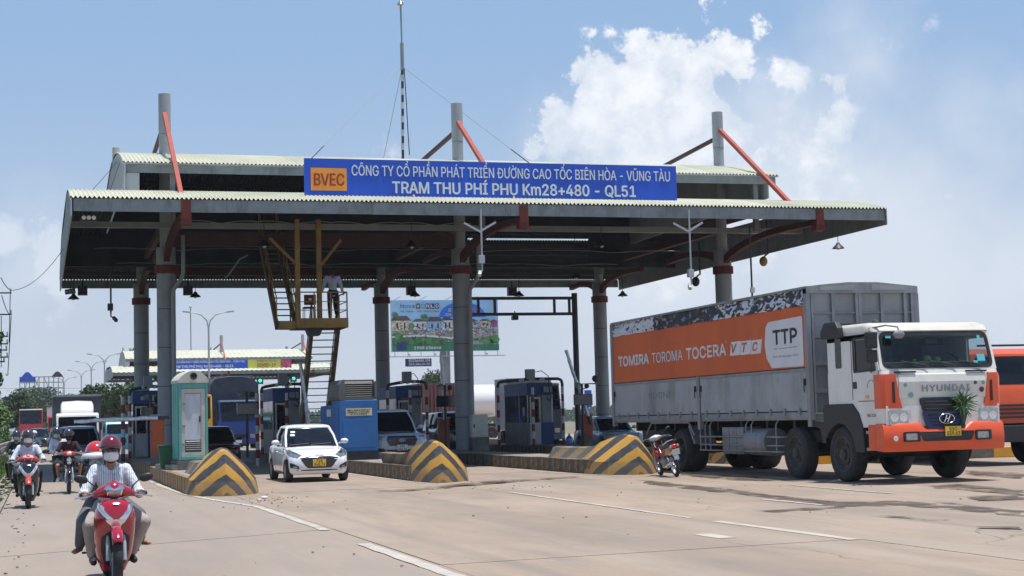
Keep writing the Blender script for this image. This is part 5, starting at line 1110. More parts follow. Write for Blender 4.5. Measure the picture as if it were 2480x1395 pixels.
# front panel, nose corners, grille, bumper
b = MB(); b.prism([(-.012, 1.68), (-.04, 2.02), (-.015, 2.17), (.03, 2.19), (.03, 1.68)], .36, TW-.36); b.build('front_panel', M['trwhite'], tr, bevel=.012)
for u in (.30, 1.92): b = MB(); b.bb((u, -.03, 2.20), (u+.46, .03, 2.235)); b.build('panel_handle', M['black'], tr)
for s, u in ((1, 0), (-1, TW)):
    b = MB(); b.loft([[Vector((u+s*a, v, z)) for a, v, z in ((-.01, .02+k0, z_), (-.015, .30, z_), (.34-.06*k1, .30, z_), (.34-.06*k1, -.035, z_), (.06, -.02+k0*.3, z_))] for z_, k0, k1 in ((1.50, .04, -1.2), (1.8, .03, 0), (2.10, .02, .6), (2.18, .06, .8))]); b.build('corner_panel', M['trorange'], tr, smooth=30)
    b = MB(); b.box((u+s*.235, -.037, 1.82), (.045, .02, .42)); b.build('corner_vent', M['black'], tr)
    # headlight and fog lamp
    hl = rquad([(u+s*.12, 1.17), (u+s*.56, 1.18), (u+s*.52, 1.46), (u+s*.10, 1.46)], .03); b = MB(); b.add([(a, -.030, c) for a, c in hl]+[(a, .03, c) for a, c in hl], [tuple(range(20))]+[(i, (i+1) % 20, (i+1) % 20+20, i+20) for i in range(20)]); h_ = b.build('headlight', M['lens'], tr)
    for k, uu in enumerate((.23, .43)): b = MB(); b.lathe([(.09, -.034), (.07, -.036), (.03, -.033), (0, -.035)], (u+s*uu, 0, 1.31), 16, 'y'); b.build('reflector', M['chrome'], h_)
    ua, ub = sorted((u+s*.36, u+s*.72)); fy = lambda a: -.11+.16*max(0, abs(a-TW/2)/(TW/2)-.72)**1.2*2.6-.015
    b = MB(); b.frame(rrect(ua, .83, ub, 1.03, .03), rrect(ua+.04, .865, ub-.06, .995, .02), lambda a, c, t: (a, fy(a)-.03+t, c), .04); b.build('fog_surround', M['black'], tr)
    b = MB(); b.frame(rrect(ua+.035, .86, ub-.055, 1.0, .02), rrect((ua+ub)/2-.02, .92, (ua+ub)/2, .94, .004), lambda a, c, t: (a, fy(a)-.02+t, c), .03); b.build('fog_lamp', M['lens'], tr)
b = MB(); b.prism([(-.010, 1.13), (-.012, 1.55), (.03, 1.55), (.03, 1.13)], .06, TW-.06); b.build('lamp_panel', M['trwhite'], tr)
go_ = rquad([(1.02, 1.08), (TW-1.02, 1.08), (TW-.78, 1.70), (.78, 1.70)], .05); go_ = rquad([(.97, 1.10), (TW-.97, 1.10), (TW-.80, 1.70), (.80, 1.70)], .10)
b = MB(); n = len(go_); b.add([(a, -.055, c) for a, c in go_]+[(a, .0, c) for a, c in go_], [tuple(range(n))]+[(i, (i+1) % n, (i+1) % n+n, i+n) for i in range(n)]); gr_ = b.build('grille', M['black'], tr)
b = MB(); b.frame(rquad([(.94, 1.07), (TW-.94, 1.07), (TW-.83, 1.42), (.83, 1.42)], .05), rquad([(1.02, 1.12), (TW-1.02, 1.12), (TW-.93, 1.37), (.93, 1.37)], .04), lambda a, c, t: (a, -.085+t, c), .03); b.build('lower_grille_frame', M['navy'], gr_)
for z in (1.18, 1.245, 1.31): b = MB(); b.bb((.96, -.078, z-.018), (TW-.96, -.058, z+.018)); b.build('grille_slat', M['navy'], gr_)
for z in (1.48, 1.55, 1.62): b = MB(); b.bb((.90, -.07, z-.012), (TW-.90, -.056, z+.012)); b.build('grille_slat', M['black_gloss'], gr_)
hbadge(TW/2+.02, -.09, 1.27, .34, tr, M['chrome'])
text('HYUNDAI', (.88, -.043, 1.82), XR, Vector((0, .03, 1)), 1.08, .13, M['steel'], tr, w=False, bold=.03, thick=.006, space=1.1)
# bumper (curved in plan)
def bump(u): e = abs(u-TW/2)/(TW/2); return -.11+.16*max(0, e-.72)**1.2*2.6
rg = []
for i in range(25):
    u = -.02+(TW+.04)*i/24; y = bump(u); lip = 1.20 if (u < .84 or u > TW-.84) else 1.10
    rg.append([Vector((u, y+.30, .66)), Vector((u, y+.04, .64)), Vector((u, y, .70)), Vector((u, y-.015, .92)), Vector((u, y+.01, lip-.06)), Vector((u, y+.06, lip)), Vector((u, y+.30, lip))])
b = MB(); b.loft(rg); me = b.data('bumper', M['trorange'], 45); bm_ = place(me, 'bumper', tr); bvb = bvh_of(me)
for s, u in ((1, 0), (-1, TW)): b = MB(); b.bb((u-s*.012, .305, .66), (u+s*.06, .62, 1.19)); b.build('bumper_side', M['trorange'], tr, bevel=.03)
decal(bvb, rquad([(.80, .83), (TW-.80, .83), (TW-.72, 1.02), (.72, 1.02)], .05), '-y', 'bumper_slot', M['black'], bm_, .006)
plate(None, TW/2+.12, 1.02, .36, .19, '51C', '339.63', M['plate_y'], tr, -.135)
b = MB(); b.lathe([(.055, -.002), (.05, -.008), (0, -.008)], (.20, bump(.20)-.024, .90), 16, 'y'); b.build('round_sticker', M['paper'], tr)
for u, z, r_, m_ in ((.50, 1.70+.28, .04, 'teal'), (.62, 1.86-.08, .055, 'teal'), (TW-.42, 2.0, .04, 'teal'), (TW-.60, 2.0, .04, 'bin'), (TW-.46, 1.86, .055, 'red')): b = MB(); b.lathe([(r_, -.001), (r_*.95, -.006), (0, -.006)], (u, -.036, z-.02), 14, 'y'); b.build('sticker', M[m_], tr)
for u0_, s_ in ((.50, .5), (1.15, .5), (1.8, .45)): b = MB(); b.tube([ws(u0_, 2.44, -.03), ws(u0_+s_, 2.36, -.04), ws(u0_+s_+.08, 2.31, -.05)], .013, 5); b.tube([ws(u0_-.22, 2.42, -.02), ws(u0_+.25, 2.38, -.02)], .010, 5); b.build('wiper', M['black'], tr)
M['cyan'] = mat('cyan_sticker', (.08, .50, .55), .5, 0, .05, 9)
for (u, z, w_, h_) in ((2.28, 2.42, .18, .14), (2.18, 2.38, .10, .05), (.26, 2.91, .12, .05), (2.36, 2.88, .07, .07)): b = MB(); v = .07+(z-2.26)*.24+.005; b.add([ws(u, z, .006), ws(u+w_, z, .006), ws(u+w_, z+h_, .006), ws(u, z+h_, .006)], [(0, 1, 2, 3)]); b.build('sticker', M['cyan'], tr)
# mirrors and roof fittings
for s, u in ((-1, 0),):
    b = MB(); b.bb((u+s*.16-.13, .02, 2.70), (u+s*.16+.13, .12, 3.03)); b.bb((u+s*.16-.12, .03, 2.42), (u+s*.16+.12, .11, 2.67)); b.build('mirror', M['black'], tr, bevel=.03)
    b = MB(); b.tube([(u, .35, 3.03), (u+s*.12, .18, 3.05), (u+s*.18, .09, 2.98)], .018, 6); b.build('mirror_arm', M['black'], tr); b = MB(); b.tube([(u, .42, 2.24), (u+s*.10, .20, 2.26), (u+s*.16, .09, 2.45)], .018, 6); b.build('mirror_arm', M['black'], tr)
    b = MB(); b.lathe([(.07, 0), (.07, .04), (.04, .08), (0, .09)], (u-s*.32, .70, 3.23), 14, 'z'); b.build('marker_lamp', M['wheeldirt'], tr, smooth=50)
b = MB(); b.tube([(.02, .45, 3.12), (.2, .1, 3.16), (.40, -.02, 3.12), (.42, -.02, 3.02)], .02, 6); b.ell((.42, -.02, 2.97), (.13, .05, .09)); b.build('front_mirror', M['steel'], tr, smooth=60)
b = MB(); b.prism([(1.45, 2.98), (1.5, 3.2), (1.62, 3.34), (2.1, 3.34), (2.28, 3.15), (2.28, 3.0)], -.12, .02); b.bb((.02, 1.7, 3.20), (.55, 2.2, 3.32)); b.build('air_horn_box', M['black'], tr, bevel=.03)
# fenders, steps
for s, u in ((1, 0), (-1, TW)):
    arc_ = [(1.75+.72*cos(radians(a)), .60+.86*sin(radians(a))) for a in range(0, 181, 15)]; arc2 = [(1.75+.60*cos(radians(a)), .58+.66*sin(radians(a))) for a in range(180, -1, -15)]
    pts_o = [(2.45, .95), (2.45, 1.62), (1.2, 1.62), (.95, 1.42), (.80, 1.12), (.76, .62), (1.12, .62), (1.16, .80), (1.30, 1.02), (1.52, 1.17), (1.78, 1.22), (2.05, 1.15), (2.25, 1.02), (2.33, .90)]
    b = MB(); b.prism(pts_o, u-s*.03, u+s*.22); b.build('fender', M['black'], tr, bevel=.02)
    for z in (.66, 1.0): b = MB(); b.bb((u+s*.02, .34, z), (u+s*.22, .755, z+.06)); b.build('step', M['alu'], tr)
    b = MB(); b.bb((u-s*.012, .52, 1.715), (u-s*.001, .66, 1.775)); b.build('side_indicator', M['amber'], tr, bevel=.006)
text('HD 320', (-.003, .62, 1.34), (0, -1, 0), ZU, .34, .06, M['ink'], tr, w=False, thick=.003)
# circular company mark on the door
b = MB(); b.tube([(-.004, .42+.15*cos(a*pi/10), 1.93+.15*sin(a*pi/10)) for a in range(0, 11)], .008, 4); b.build('door_mark', M['steel'], tr)
# chassis, wheels
for u in (.85, TW-.85): b = MB(); b.bb((u-.06, .5, .78), (u+.06, 15.1, 1.05)); b.build('chassis_rail', M['black'], tr)
for i in range(9): b = MB(); b.bb((.3, 3+i*1.4, 1.055), (TW-.3, 3.12+i*1.4, 1.30)); b.build('cross_member', M['black'], tr)
for v in (1.77, 3.92):
    for s, u in ((-1, .17), (1, TW-.17)): wheel(tr, u, v, .575, .32, 'truck', s)
    b = MB(); b.cyl((.2, v, .58), (TW-.2, v, .58), .10, n=10); b.build('axle', M['black'], tr)
for v in (10.45, 11.80):
    for s, u in ((-1, .30), (1, TW-.30)): wheel(tr, u, v, .56, .60, 'truck', s)
    b = MB(); b.cyl((.2, v, .58), (TW-.2, v, .58), .12, n=10); b.build('axle', M['black'], tr)
for u in (.30, TW-.5): b = MB(); b.prism([(2.45, .8), (2.55, 1.25), (3.1, 1.30), (3.1, 1.2), (2.7, 1.1), (2.6, .8)], u-.28, u+.4); b.build('mudguard', M['black'], tr)
b = MB(); b.cyl((.30, 5.4, .80), (.30, 6.6, .80), .32, n=20); b.build('fuel_tank', M['bodyframe'], tr, smooth=40)
for k in range(3): b = MB(); b.bb((.12, 6.8+k*.42, .50), (.62, 7.18+k*.42, 1.15)); b.build('tool_box', M['bodyframe'], tr, bevel=.02)
b = MB(); b.bb((.9, 5, .55), (TW-.4, 8, .95)); b.build('tank_far', M['black'], tr)
# side guard tubes
for z in (.58, .72, .92):
    b = MB(); b.tube([(.25, 9.3, z), (.06, 9.25, z), (.06, 4.75, z), (.25, 4.7, z)], .022, 8); b.build('side_guard', M['bodyframe'], tr, smooth=50)
for v in (4.9, 6.2, 6.5, 8.6, 8.9, 9.2): b = MB(); b.tube([(.15, v, 1.34), (.07, v+.02, 1.2), (.06, v, .56)], .018, 6); b.build('guard_post', M['bodyframe'], tr, smooth=50)
for v0_, v1_ in ((9.6, 12.7),): 
    b = MB(); b.tube([(.05, 9.55, .95), (.05, 9.9, 1.28), (.05, 12.5, 1.28), (.05, 12.9, .95)], .03, 6); b.build('mudguard_bracket', M['bodyframe'], tr)
b = MB(); b.prism([(9.55, .75), (9.9, 1.20), (9.96, 1.18), (9.62, .72)], .05, .65); b.build('mudguard', M['bodyframe'], tr)
# cargo body
BV0, BV1 = 3.05, 15.35
b = MB(); b.bb((.03, BV0, 1.30), (TW-.03, BV1, 1.42)); b.build('cargo_floor', M['bodyframe'], tr)
b = MB(); b.bb((.0, BV0+.13, 1.34), (.025, 8.95, 1.475)); b.bb((.0, 9.25, 1.34), (.025, BV1-.13, 1.475)); b.build('side_rail', M['bodyframe'], tr)
for v0_, v1_ in ((BV0+.16, 8.98), (9.22, BV1-.14)):
    b = MB(); b.bb((.005, v0_, 1.50), (.06, v1_, 2.36)); p = b.build('drop_side', M['bodygrey'], tr)
    b = MB(); b.bb((-.008, v0_, 2.362), (.07, v1_, 2.43)); b.build('top_rim', M['bodyframe'], p)
    n = int((v1_-v0_)/.72)
    for k in range(n): v = v0_+.35+k*(v1_-v0_-.7)/(n-1); b = MB(); b.bb((-.03, v-.04, 1.40), (.004, v+.04, 1.56)); b.build('hinge', M['bodyframe'], p)
    for v in (v0_+.05, v1_-.05): b = MB(); b.bb((-.03, v-.03, 2.05), (.004, v+.03, 2.2)); b.bb((-.045, v-.015, 1.9), (-.031, v+.015, 2.18)); b.build('latch', M['steel_dark'], p)
for v, z0_ in ((BV0+.05, 1.15), (9.1, 1.10), (BV1-.05, 1.2)): b = MB(); b.bb((-.02, v-.08, z0_), (.09, v+.08, 2.44 if v == 9.1 else 4.16)); b.build('body_post', M['bodyframe'], tr)
b = MB(); b.bb((.012, BV0+.14, 2.45), (.035, BV1-.14, 3.80)); bn = b.build('banner', M['banner'], tr)
b = MB(); b.bb((TW-.03, BV0, 1.45), (TW, BV1, 4.1)); b.build('far_side', M['bodygrey'], tr)
b = MB(); b.bb((.04, BV1-.03, 1.45), (TW-.04, BV1, 4.1)); b.build('tailgate', M['bodygrey'], tr)
# crumpled tarpaulin strip above the banner
def crump(v0_, v1_, m, nm, z0_=3.79, z1_=4.17):
    b = MB(); n = int((v1_-v0_)/.045); k = 9
    for i in range(n+1):
        for j in range(k+1):
            v = v0_+(v1_-v0_)*i/n; z = z0_+(z1_-z0_)*j/k; q = Vector((0, v*1.7, z*4)); d = mnoise.turbulence(q, 4, False)*.05+abs(mnoise.noise(Vector((1, v*3.1, z*7))))*.06
            b.v.append((.005-d+.04*(j/k)+(0 if j else .01), v, z+mnoise.noise(Vector((4, v*2, z)))*.015))
    for i in range(n):
        for j in range(k): a = i*(k+1)+j; b.f.append((a, a+1, a+k+2, a+k+1))
    return b.build(nm, m, tr, smooth=30)
M['crA'] = crinkle('tarpaulin_black_highlights', (.02, .022, .03), (.60, .62, .66), .50); M['crB'] = crinkle('tarpaulin_silver', (.03, .033, .04), (.62, .63, .66), .42); M['crC'] = crinkle('tarpaulin_dark', (.02, .022, .03), (.30, .31, .34), .60)  # silvery crinkle highlights on the black sheet are painted into its colour
crump(BV0+.14, 8.0, M['crA'], 'tarpaulin'); crump(8.0, 12.0, M['crC'], 'tarpaulin'); crump(12.0, BV1-.14, M['crB'], 'tarpaulin')
for v0_, v1_, z_ in () and ((3.3, 4.3, 4.0), (4.1, 4.9, 3.88), (5.0, 5.9, 4.03), (5.6, 6.5, 3.90), (6.3, 7.4, 4.0), (7.2, 8.3, 3.88), (8.9, 9.6, 4.04), (9.9, 10.3, 3.9), (10.8, 11.6, 3.95)): crump(v0_, v1_, M['silverfoil'], 'foil_patch', z_-.08, z_+.10).location.x = -.022
b = MB(); b.bb((-.01, BV0, 4.16), (.06, BV1, 4.21)); b.build('top_rail', M['bodyframe'], tr)
b = MB(); rg = [[Vector((u, v, 4.2+.10*(1-((u-TW/2)/(TW/2))**2)+.03*sin(v*3)*(.0 if abs(u-TW/2) > 1.3 else 1))) for u in [.02+(TW-.04)*i/8 for i in range(9)]] for v in [BV0+.1+i*(BV1-BV0-.1)/30 for i in range(31)]]; b.loft(rg, cap=False, close=False); b.build('roof_tarpaulin', M['blackfoil'], tr, smooth=60)
# headboard above the cab
b = MB(); b.bb((.09, BV0+.02, 1.45), (TW-.09, BV0+.05, 4.05)); b.build('headboard', M['headboard'], tr)
for i, u in enumerate((.10, .62, 1.20, 1.28, 1.82, 2.40, 2.58)): b = MB(); b.bb((u-.035, BV0-.05, 1.45), (u+.035, BV0+.018, 4.05)); b.build('headboard_rib', M['bodyframe'], tr)
for z in (1.9, 2.5, 3.1, 3.62): b = MB(); b.bb((.14, BV0-.03, z-.02), (TW-.14, BV0+.017, z+.02)); b.build('headboard_rail', M['bodyframe'], tr)
b = MB(); b.prism([(-.02, 4.05), (-.02, 4.20), (TW*.36, 4.29), (TW*.64, 4.29), (TW+.02, 4.20), (TW+.02, 4.05)], BV0-.06, BV0+.12, 'y'); b.build('header_beam', M['bodyframe'], tr)
b = MB(); b.prism([(.3, 4.12), (.3, 4.18), (TW*.42, 4.25), (TW*.42, 4.12)], BV0-.075, BV0-.062, 'y'); b.prism([(TW-.3, 4.12), (TW-.3, 4.18), (TW*.58, 4.25), (TW*.58, 4.12)], BV0-.075, BV0-.062, 'y'); b.build('header_plate', M['headboard'], tr)
for u in (.02, TW-.02): b = MB(); b.bb((u-.06, BV0-.05, 1.3), (u+.06, BV0+.06, 4.045)); b.build('corner_post', M['bodyframe'], tr)
# banner print: text runs from the rear (large v) to the front
def bpx(x, y): q = PX(x, y, 16.0); return (q.y-27.8, q.z)
M['bwhite'] = mat('banner_white', (.66, .66, .68), .5, 0, .05, 2)
def btext(s, xa, ya, xb, yb, m='bwhite', **k):   # xa,ya = baseline left; xb,yb = top right, all photo pixels
    a = bpx(xa, ya); c = bpx(xb, yb); text(s, (.0105, a[0], a[1]), (0, -1, 0), ZU, a[0]-c[0], c[1]-a[1], M[m], tr, w=False, thick=.003, **k)
btext('TOMIRA', 1498, 888, 1570, 856, bold=.045); btext('TOROMA', 1579, 880, 1652, 846, bold=.01); btext('TOCERA', 1662, 871, 1757, 832, bold=.03)
for k in range(3):
    xa = 1767+k*25; a = bpx(xa, 862-k*2); c = bpx(xa+23, 826-k*2); sk = .09
    b = MB(); b.add([(.0105, a[0], a[1]), (.0105, c[0], a[1]), (.0105, c[0]-sk, c[1]), (.0105, a[0]-sk, c[1])], [(0, 1, 2, 3)]); b.build('logo_tile', M['bwhite'], tr)
    text('VTC'[k], (.0065, a[0]-.12, a[1]+.07), (0, -1, 0), ZU, (a[0]-c[0])*.5, (c[1]-a[1])*.62, M['banner'], tr, w=False, thick=.002, shear=.25, bold=.02)
a = bpx(1857, 895); c = bpx(1941, 765); pts = [(a[0], a[1]+.25), (a[0]+.08, (a[1]+c[1])/2), (a[0], c[1]-.15), (a[0]-.15, c[1]-.03), (c[0]+.04, c[1]), (c[0], c[1]-.04), (c[0], a[1]+.06), (c[0]+.04, a[1]+.01), (a[0]-.25, a[1]+.02)]
b = MB(); b.add([(.0095, p_[0], p_[1]) for p_ in pts], [tuple(range(9))]); b.build('white_emblem_panel', M['bwhite'], tr)
btext('TTP', 1872, 835, 1928, 794, 'ink', bold=.03); btext('TÔ THÀNH PHÁT', 1872, 845+2, 1930, 838, 'ink', bold=.02); btext('Tinh tế mọi góc nhìn', 1870, 869, 1932, 855, 'steel', shear=.3)
btext('51C-339.63', 1571, 965, 1623, 948, 'navy', bold=.035)
for (x_, y_) in ((1572, 850), (1652, 840), (1757, 828), (1844, 822), (1929, 792)): q = bpx(x_, y_); b = MB(); b.lathe([(.03, .009), (.022, .008)], (0, q[0], q[1]), 12); b.build('registered_mark', M['bwhite'], tr)
# bouquet tied to the grille
M['leaf'] = mat('leaf_dark', (.03, .10, .02), .5, 0, .4, 8); M['leaf2'] = mat('leaf_light', (.12, .22, .06), .5, 0, .3, 8)
bq = T('leaf_bouquet', 'spiky green leaf bouquet tied to the grille of the cargo truck', 'plant', (16+TW/2+.36, 27.66, 1.45)); random.seed(5)
for i in range(64):
    a = random.uniform(-1.9, 1.9) if i < 48 else random.uniform(2.4, 3.9); l = random.uniform(.18, .36) if i < 48 else random.uniform(.15, .28); fw = random.uniform(-.6, -.05); d = Vector((sin(a), fw, cos(a))).normalized(); b = MB(); side = d.cross(Vector((0, 1, 0))).normalized()*.016
    o_ = Vector((random.uniform(-.05, .05), random.uniform(-.03, .02), random.uniform(.02, .22))); m_ = o_+d*l*.5; e = o_+d*l+Vector((0, -.02, -.10*l)); b.add([o_-side*.5, o_+side*.5, m_+side, e, m_-side, m_+Vector((0, -.008, 0))], [(0, 1, 5), (1, 2, 5), (2, 3, 5), (3, 4, 5), (4, 0, 5)]); b.build('leaf', M['leaf2'] if i % 6 == 0 else M['leaf'], bq)
b = MB(); b.tube([(0, 0, .1), (.01, -.01, -.35)], .025, 6); b.build('stem', M['leaf'], bq)
# second orange truck
ot = T('dump_truck', 'orange truck parked behind the cargo truck at the right edge', 'truck', (22.35, 34.2, 0)); OW = 2.5
M['orange2'] = mat('truck2_orange', (.62, .085, .02), .4, 0, .08, 2, coat=.2, dirt=.3, dirtcol=(.35, .08, .03))
rings = []
for u, k in ((0, 1), (.05, .3), (OW-.05, .3), (OW, 1)): rings.append([Vector((u, v+.06*k, z-.04*k*(z > 2.8))) for v, z in ((0, 1.05), (-.02, 1.85), (.05, 2.0), (.32, 2.80), (.55, 2.95), (2.0, 2.98), (2.0, 1.05))])
b = MB(); b.loft(rings); me = b.data('cab', M['orange2'], 30); place(me, 'cab', ot); bo = bvh_of(me)
decal(bo, rrect(.14, 2.03, OW-.14, 2.74, .10), '-y', 'windshield', M['dglass'], ot, .012); decal(bo, rrect(.5, 2.05, 1.3, 2.7, .05), '-x', 'side_window', M['dglass'], ot, .01, 2)
for z in (1.20, 1.30, 1.40, 1.50): b = MB(); b.bb((.55, -.03, z-.025), (OW-.55, .02, z+.025)); b.build('grille_slot', M['black'], ot)
b = MB(); b.bb((.02, -.12, .58), (OW-.02, .2, 1.0)); b.build('bumper', M['black'], ot, bevel=.03)
for u in (.33, OW-.33): b = MB(); b.bb((u-.16, -.14, .74), (u+.16, -.121, .90)); b.build('headlight', M['lens'], ot, bevel=.01)
b = MB(); b.bb((.2, .1, 2.985), (1.5, .25, 3.03)); b.build('roof_bar', M['black'], ot)
for s, u in ((-1, .2), (1, OW-.2)):
    for v in (1.4, 4.6, 5.9): wheel(ot, u, v, .52, .34, 'truck', s)
    b = MB(); b.ell((u+s*.35, .05, 2.35), (.08, .05, .17)); b.build('mirror', M['steel'], ot)
b = MB(); b.bb((.4, .3, .8), (OW-.4, 6.6, 1.04)); b.build('chassis', M['black'], ot)
b = MB(); b.prism([(2.2, 1.3), (2.2, 2.5), (6.8, 2.5), (7.0, 1.3)], .05, OW-.05); b.build('tipper_body', M['orange2'], ot)
# low kerb blocks behind the trucks
kb2 = T('kerb_blocks', 'yellow and grey painted kerb blocks on the ground behind the orange truck', 'kerb', (27, 40, 0))
for k in range(14): b = MB(); b.bb((14.5+k*1.0+6, 39.9, 0), (15.49+k*1.0+6, 40.2, .30)); b.build('kerb_block', M['gold'] if k % 2 == 0 else M['conc'], kb2, w=True, bevel=.02)
# ------------------------------------------------------------------ motorbikes and people
def remesh(o, v, sm=3):
    r = o.modifiers.new('remesh', 'REMESH'); r.mode = 'VOXEL'; r.voxel_size = v; r.use_smooth_shade = True
    s = o.modifiers.new('smooth', 'SMOOTH'); s.iterations = sm; s.factor = .5; return o
def stripes(name, a, b_, n):
    m = bpy.data.materials.new(name); m.use_nodes = True; t = m.node_tree; bs = t.nodes['Principled BSDF']; bs.inputs['Roughness'].default_value = .8
    tc = N('ShaderNodeTexCoord', t); w = N('ShaderNodeTexWave', t, bands_direction='X'); w.inputs['Scale'].default_value = n; L(tc.outputs['Object'], w.inputs[0], t)
    r = N('ShaderNodeMapRange', t); L(w.outputs[0], r.inputs[0], t); r.inputs[1].default_value = .70; r.inputs[2].default_value = .95
    mx = N('ShaderNodeMix', t, data_type='RGBA'); L(r.outputs[0], mx.inputs[0], t); mx.inputs[6].default_value = (*a, 1); mx.inputs[7].default_value = (*b_, 1); L(mx.outputs[2], bs.inputs['Base Color'], t)
    nb = N('ShaderNodeTexNoise', t); nb.inputs['Scale'].default_value = 11; nb.inputs['Detail'].default_value = 3; nb.inputs['Distortion'].default_value = 1.2; L(tc.outputs['Object'], nb.inputs[0], t); bu = N('ShaderNodeBump', t); bu.inputs['Strength'].default_value = .7; bu.inputs['Distance'].default_value = .03; L(nb.outputs[0], bu.inputs['Height'], t); L(bu.outputs[0], bs.inputs['Normal'], t); return m
M['shirt_stripe'] = stripes('striped_shirt', (.74, .76, .80), (.30, .33, .42), 14)
M['shirt_pale'] = mat('pale_blue_shirt', (.58, .63, .74), .8, 0, .06, 8, bump=1.0, bscale=12); M['shirt_blue'] = mat('sky_blue_shirt', (.40, .48, .66), .8, 0, .06, 8)
M['tee'] = mat('maroon_tee', (.035, .012, .018), .85, 0, .2, 8); M['blackcloth'] = mat('black_cloth', (.014, .015, .02), .85, 0, .25, 10)
M['trouser'] = mat('beige_trousers', (.36, .31, .28), .85, 0, .08, 10, bump=1.0, bscale=10); M['greycloth'] = mat('grey_cloth', (.12, .12, .13), .85, 0, .15, 9, bump=1.0, bscale=10)
M['helmet_red'] = mat('helmet_maroon', (.15, .010, .018), .18, 0, .05, 3, coat=1); M['helmet_bred'] = mat('helmet_bright_red', (.55, .02, .02), .2, 0, .05, 3, coat=1); M['helmet_dark'] = mat('helmet_dark', (.03, .025, .05), .25, 0, .1, 3, coat=1); M['helmet_white'] = mat('helmet_white', (.72, .72, .74), .25, 0, .05, 3, coat=1)
M['mask_blue'] = mat('mask_blue', (.30, .50, .58), .8, 0, .05, 9); M['patterned'] = mat('patterned_scarf', (.32, .33, .36), .8, 0, .7, 26)
V = Vector
def hand(b, w_, dirv, sgn, s=1.0):
    """palm plus four curled fingers and thumb closed round a grip lying along x"""
    w_ = V(w_); c = w_+V((0, -.045, -.005))*s; b.cap(w_, c, .026*s, .030*s, 8); b.ell(c, (.042*s, .032*s, .020*s), 10)
    for k in range(4):
        x = (-.030+.020*k)*s; ln = (.9, 1.0, .96, .8)[k]*s; p0 = c+V((x, -.022*s, .008*s)); p1 = p0+V((0, -.030*ln, -.006)); p2 = p1+V((0, -.010*ln, -.024)); p3 = p2+V((0, .020*ln, -.012))
        b.cap(p0, p1, .0095*s, .009*s, 7); b.cap(p1, p2, .009*s, .0085*s, 7); b.cap(p2, p3, .0085*s, .0075*s, 7)
    p0 = c+V((-sgn*.030*s, .01*s, -.008*s)); p1 = p0+V((-sgn*.022*s, -.020*s, -.014*s)); p2 = p1+V((sgn*.004*s, -.022*s, -.012*s)); b.cap(p0, p1, .011*s, .010*s, 7); b.cap(p1, p2, .010*s, .0085*s, 7)
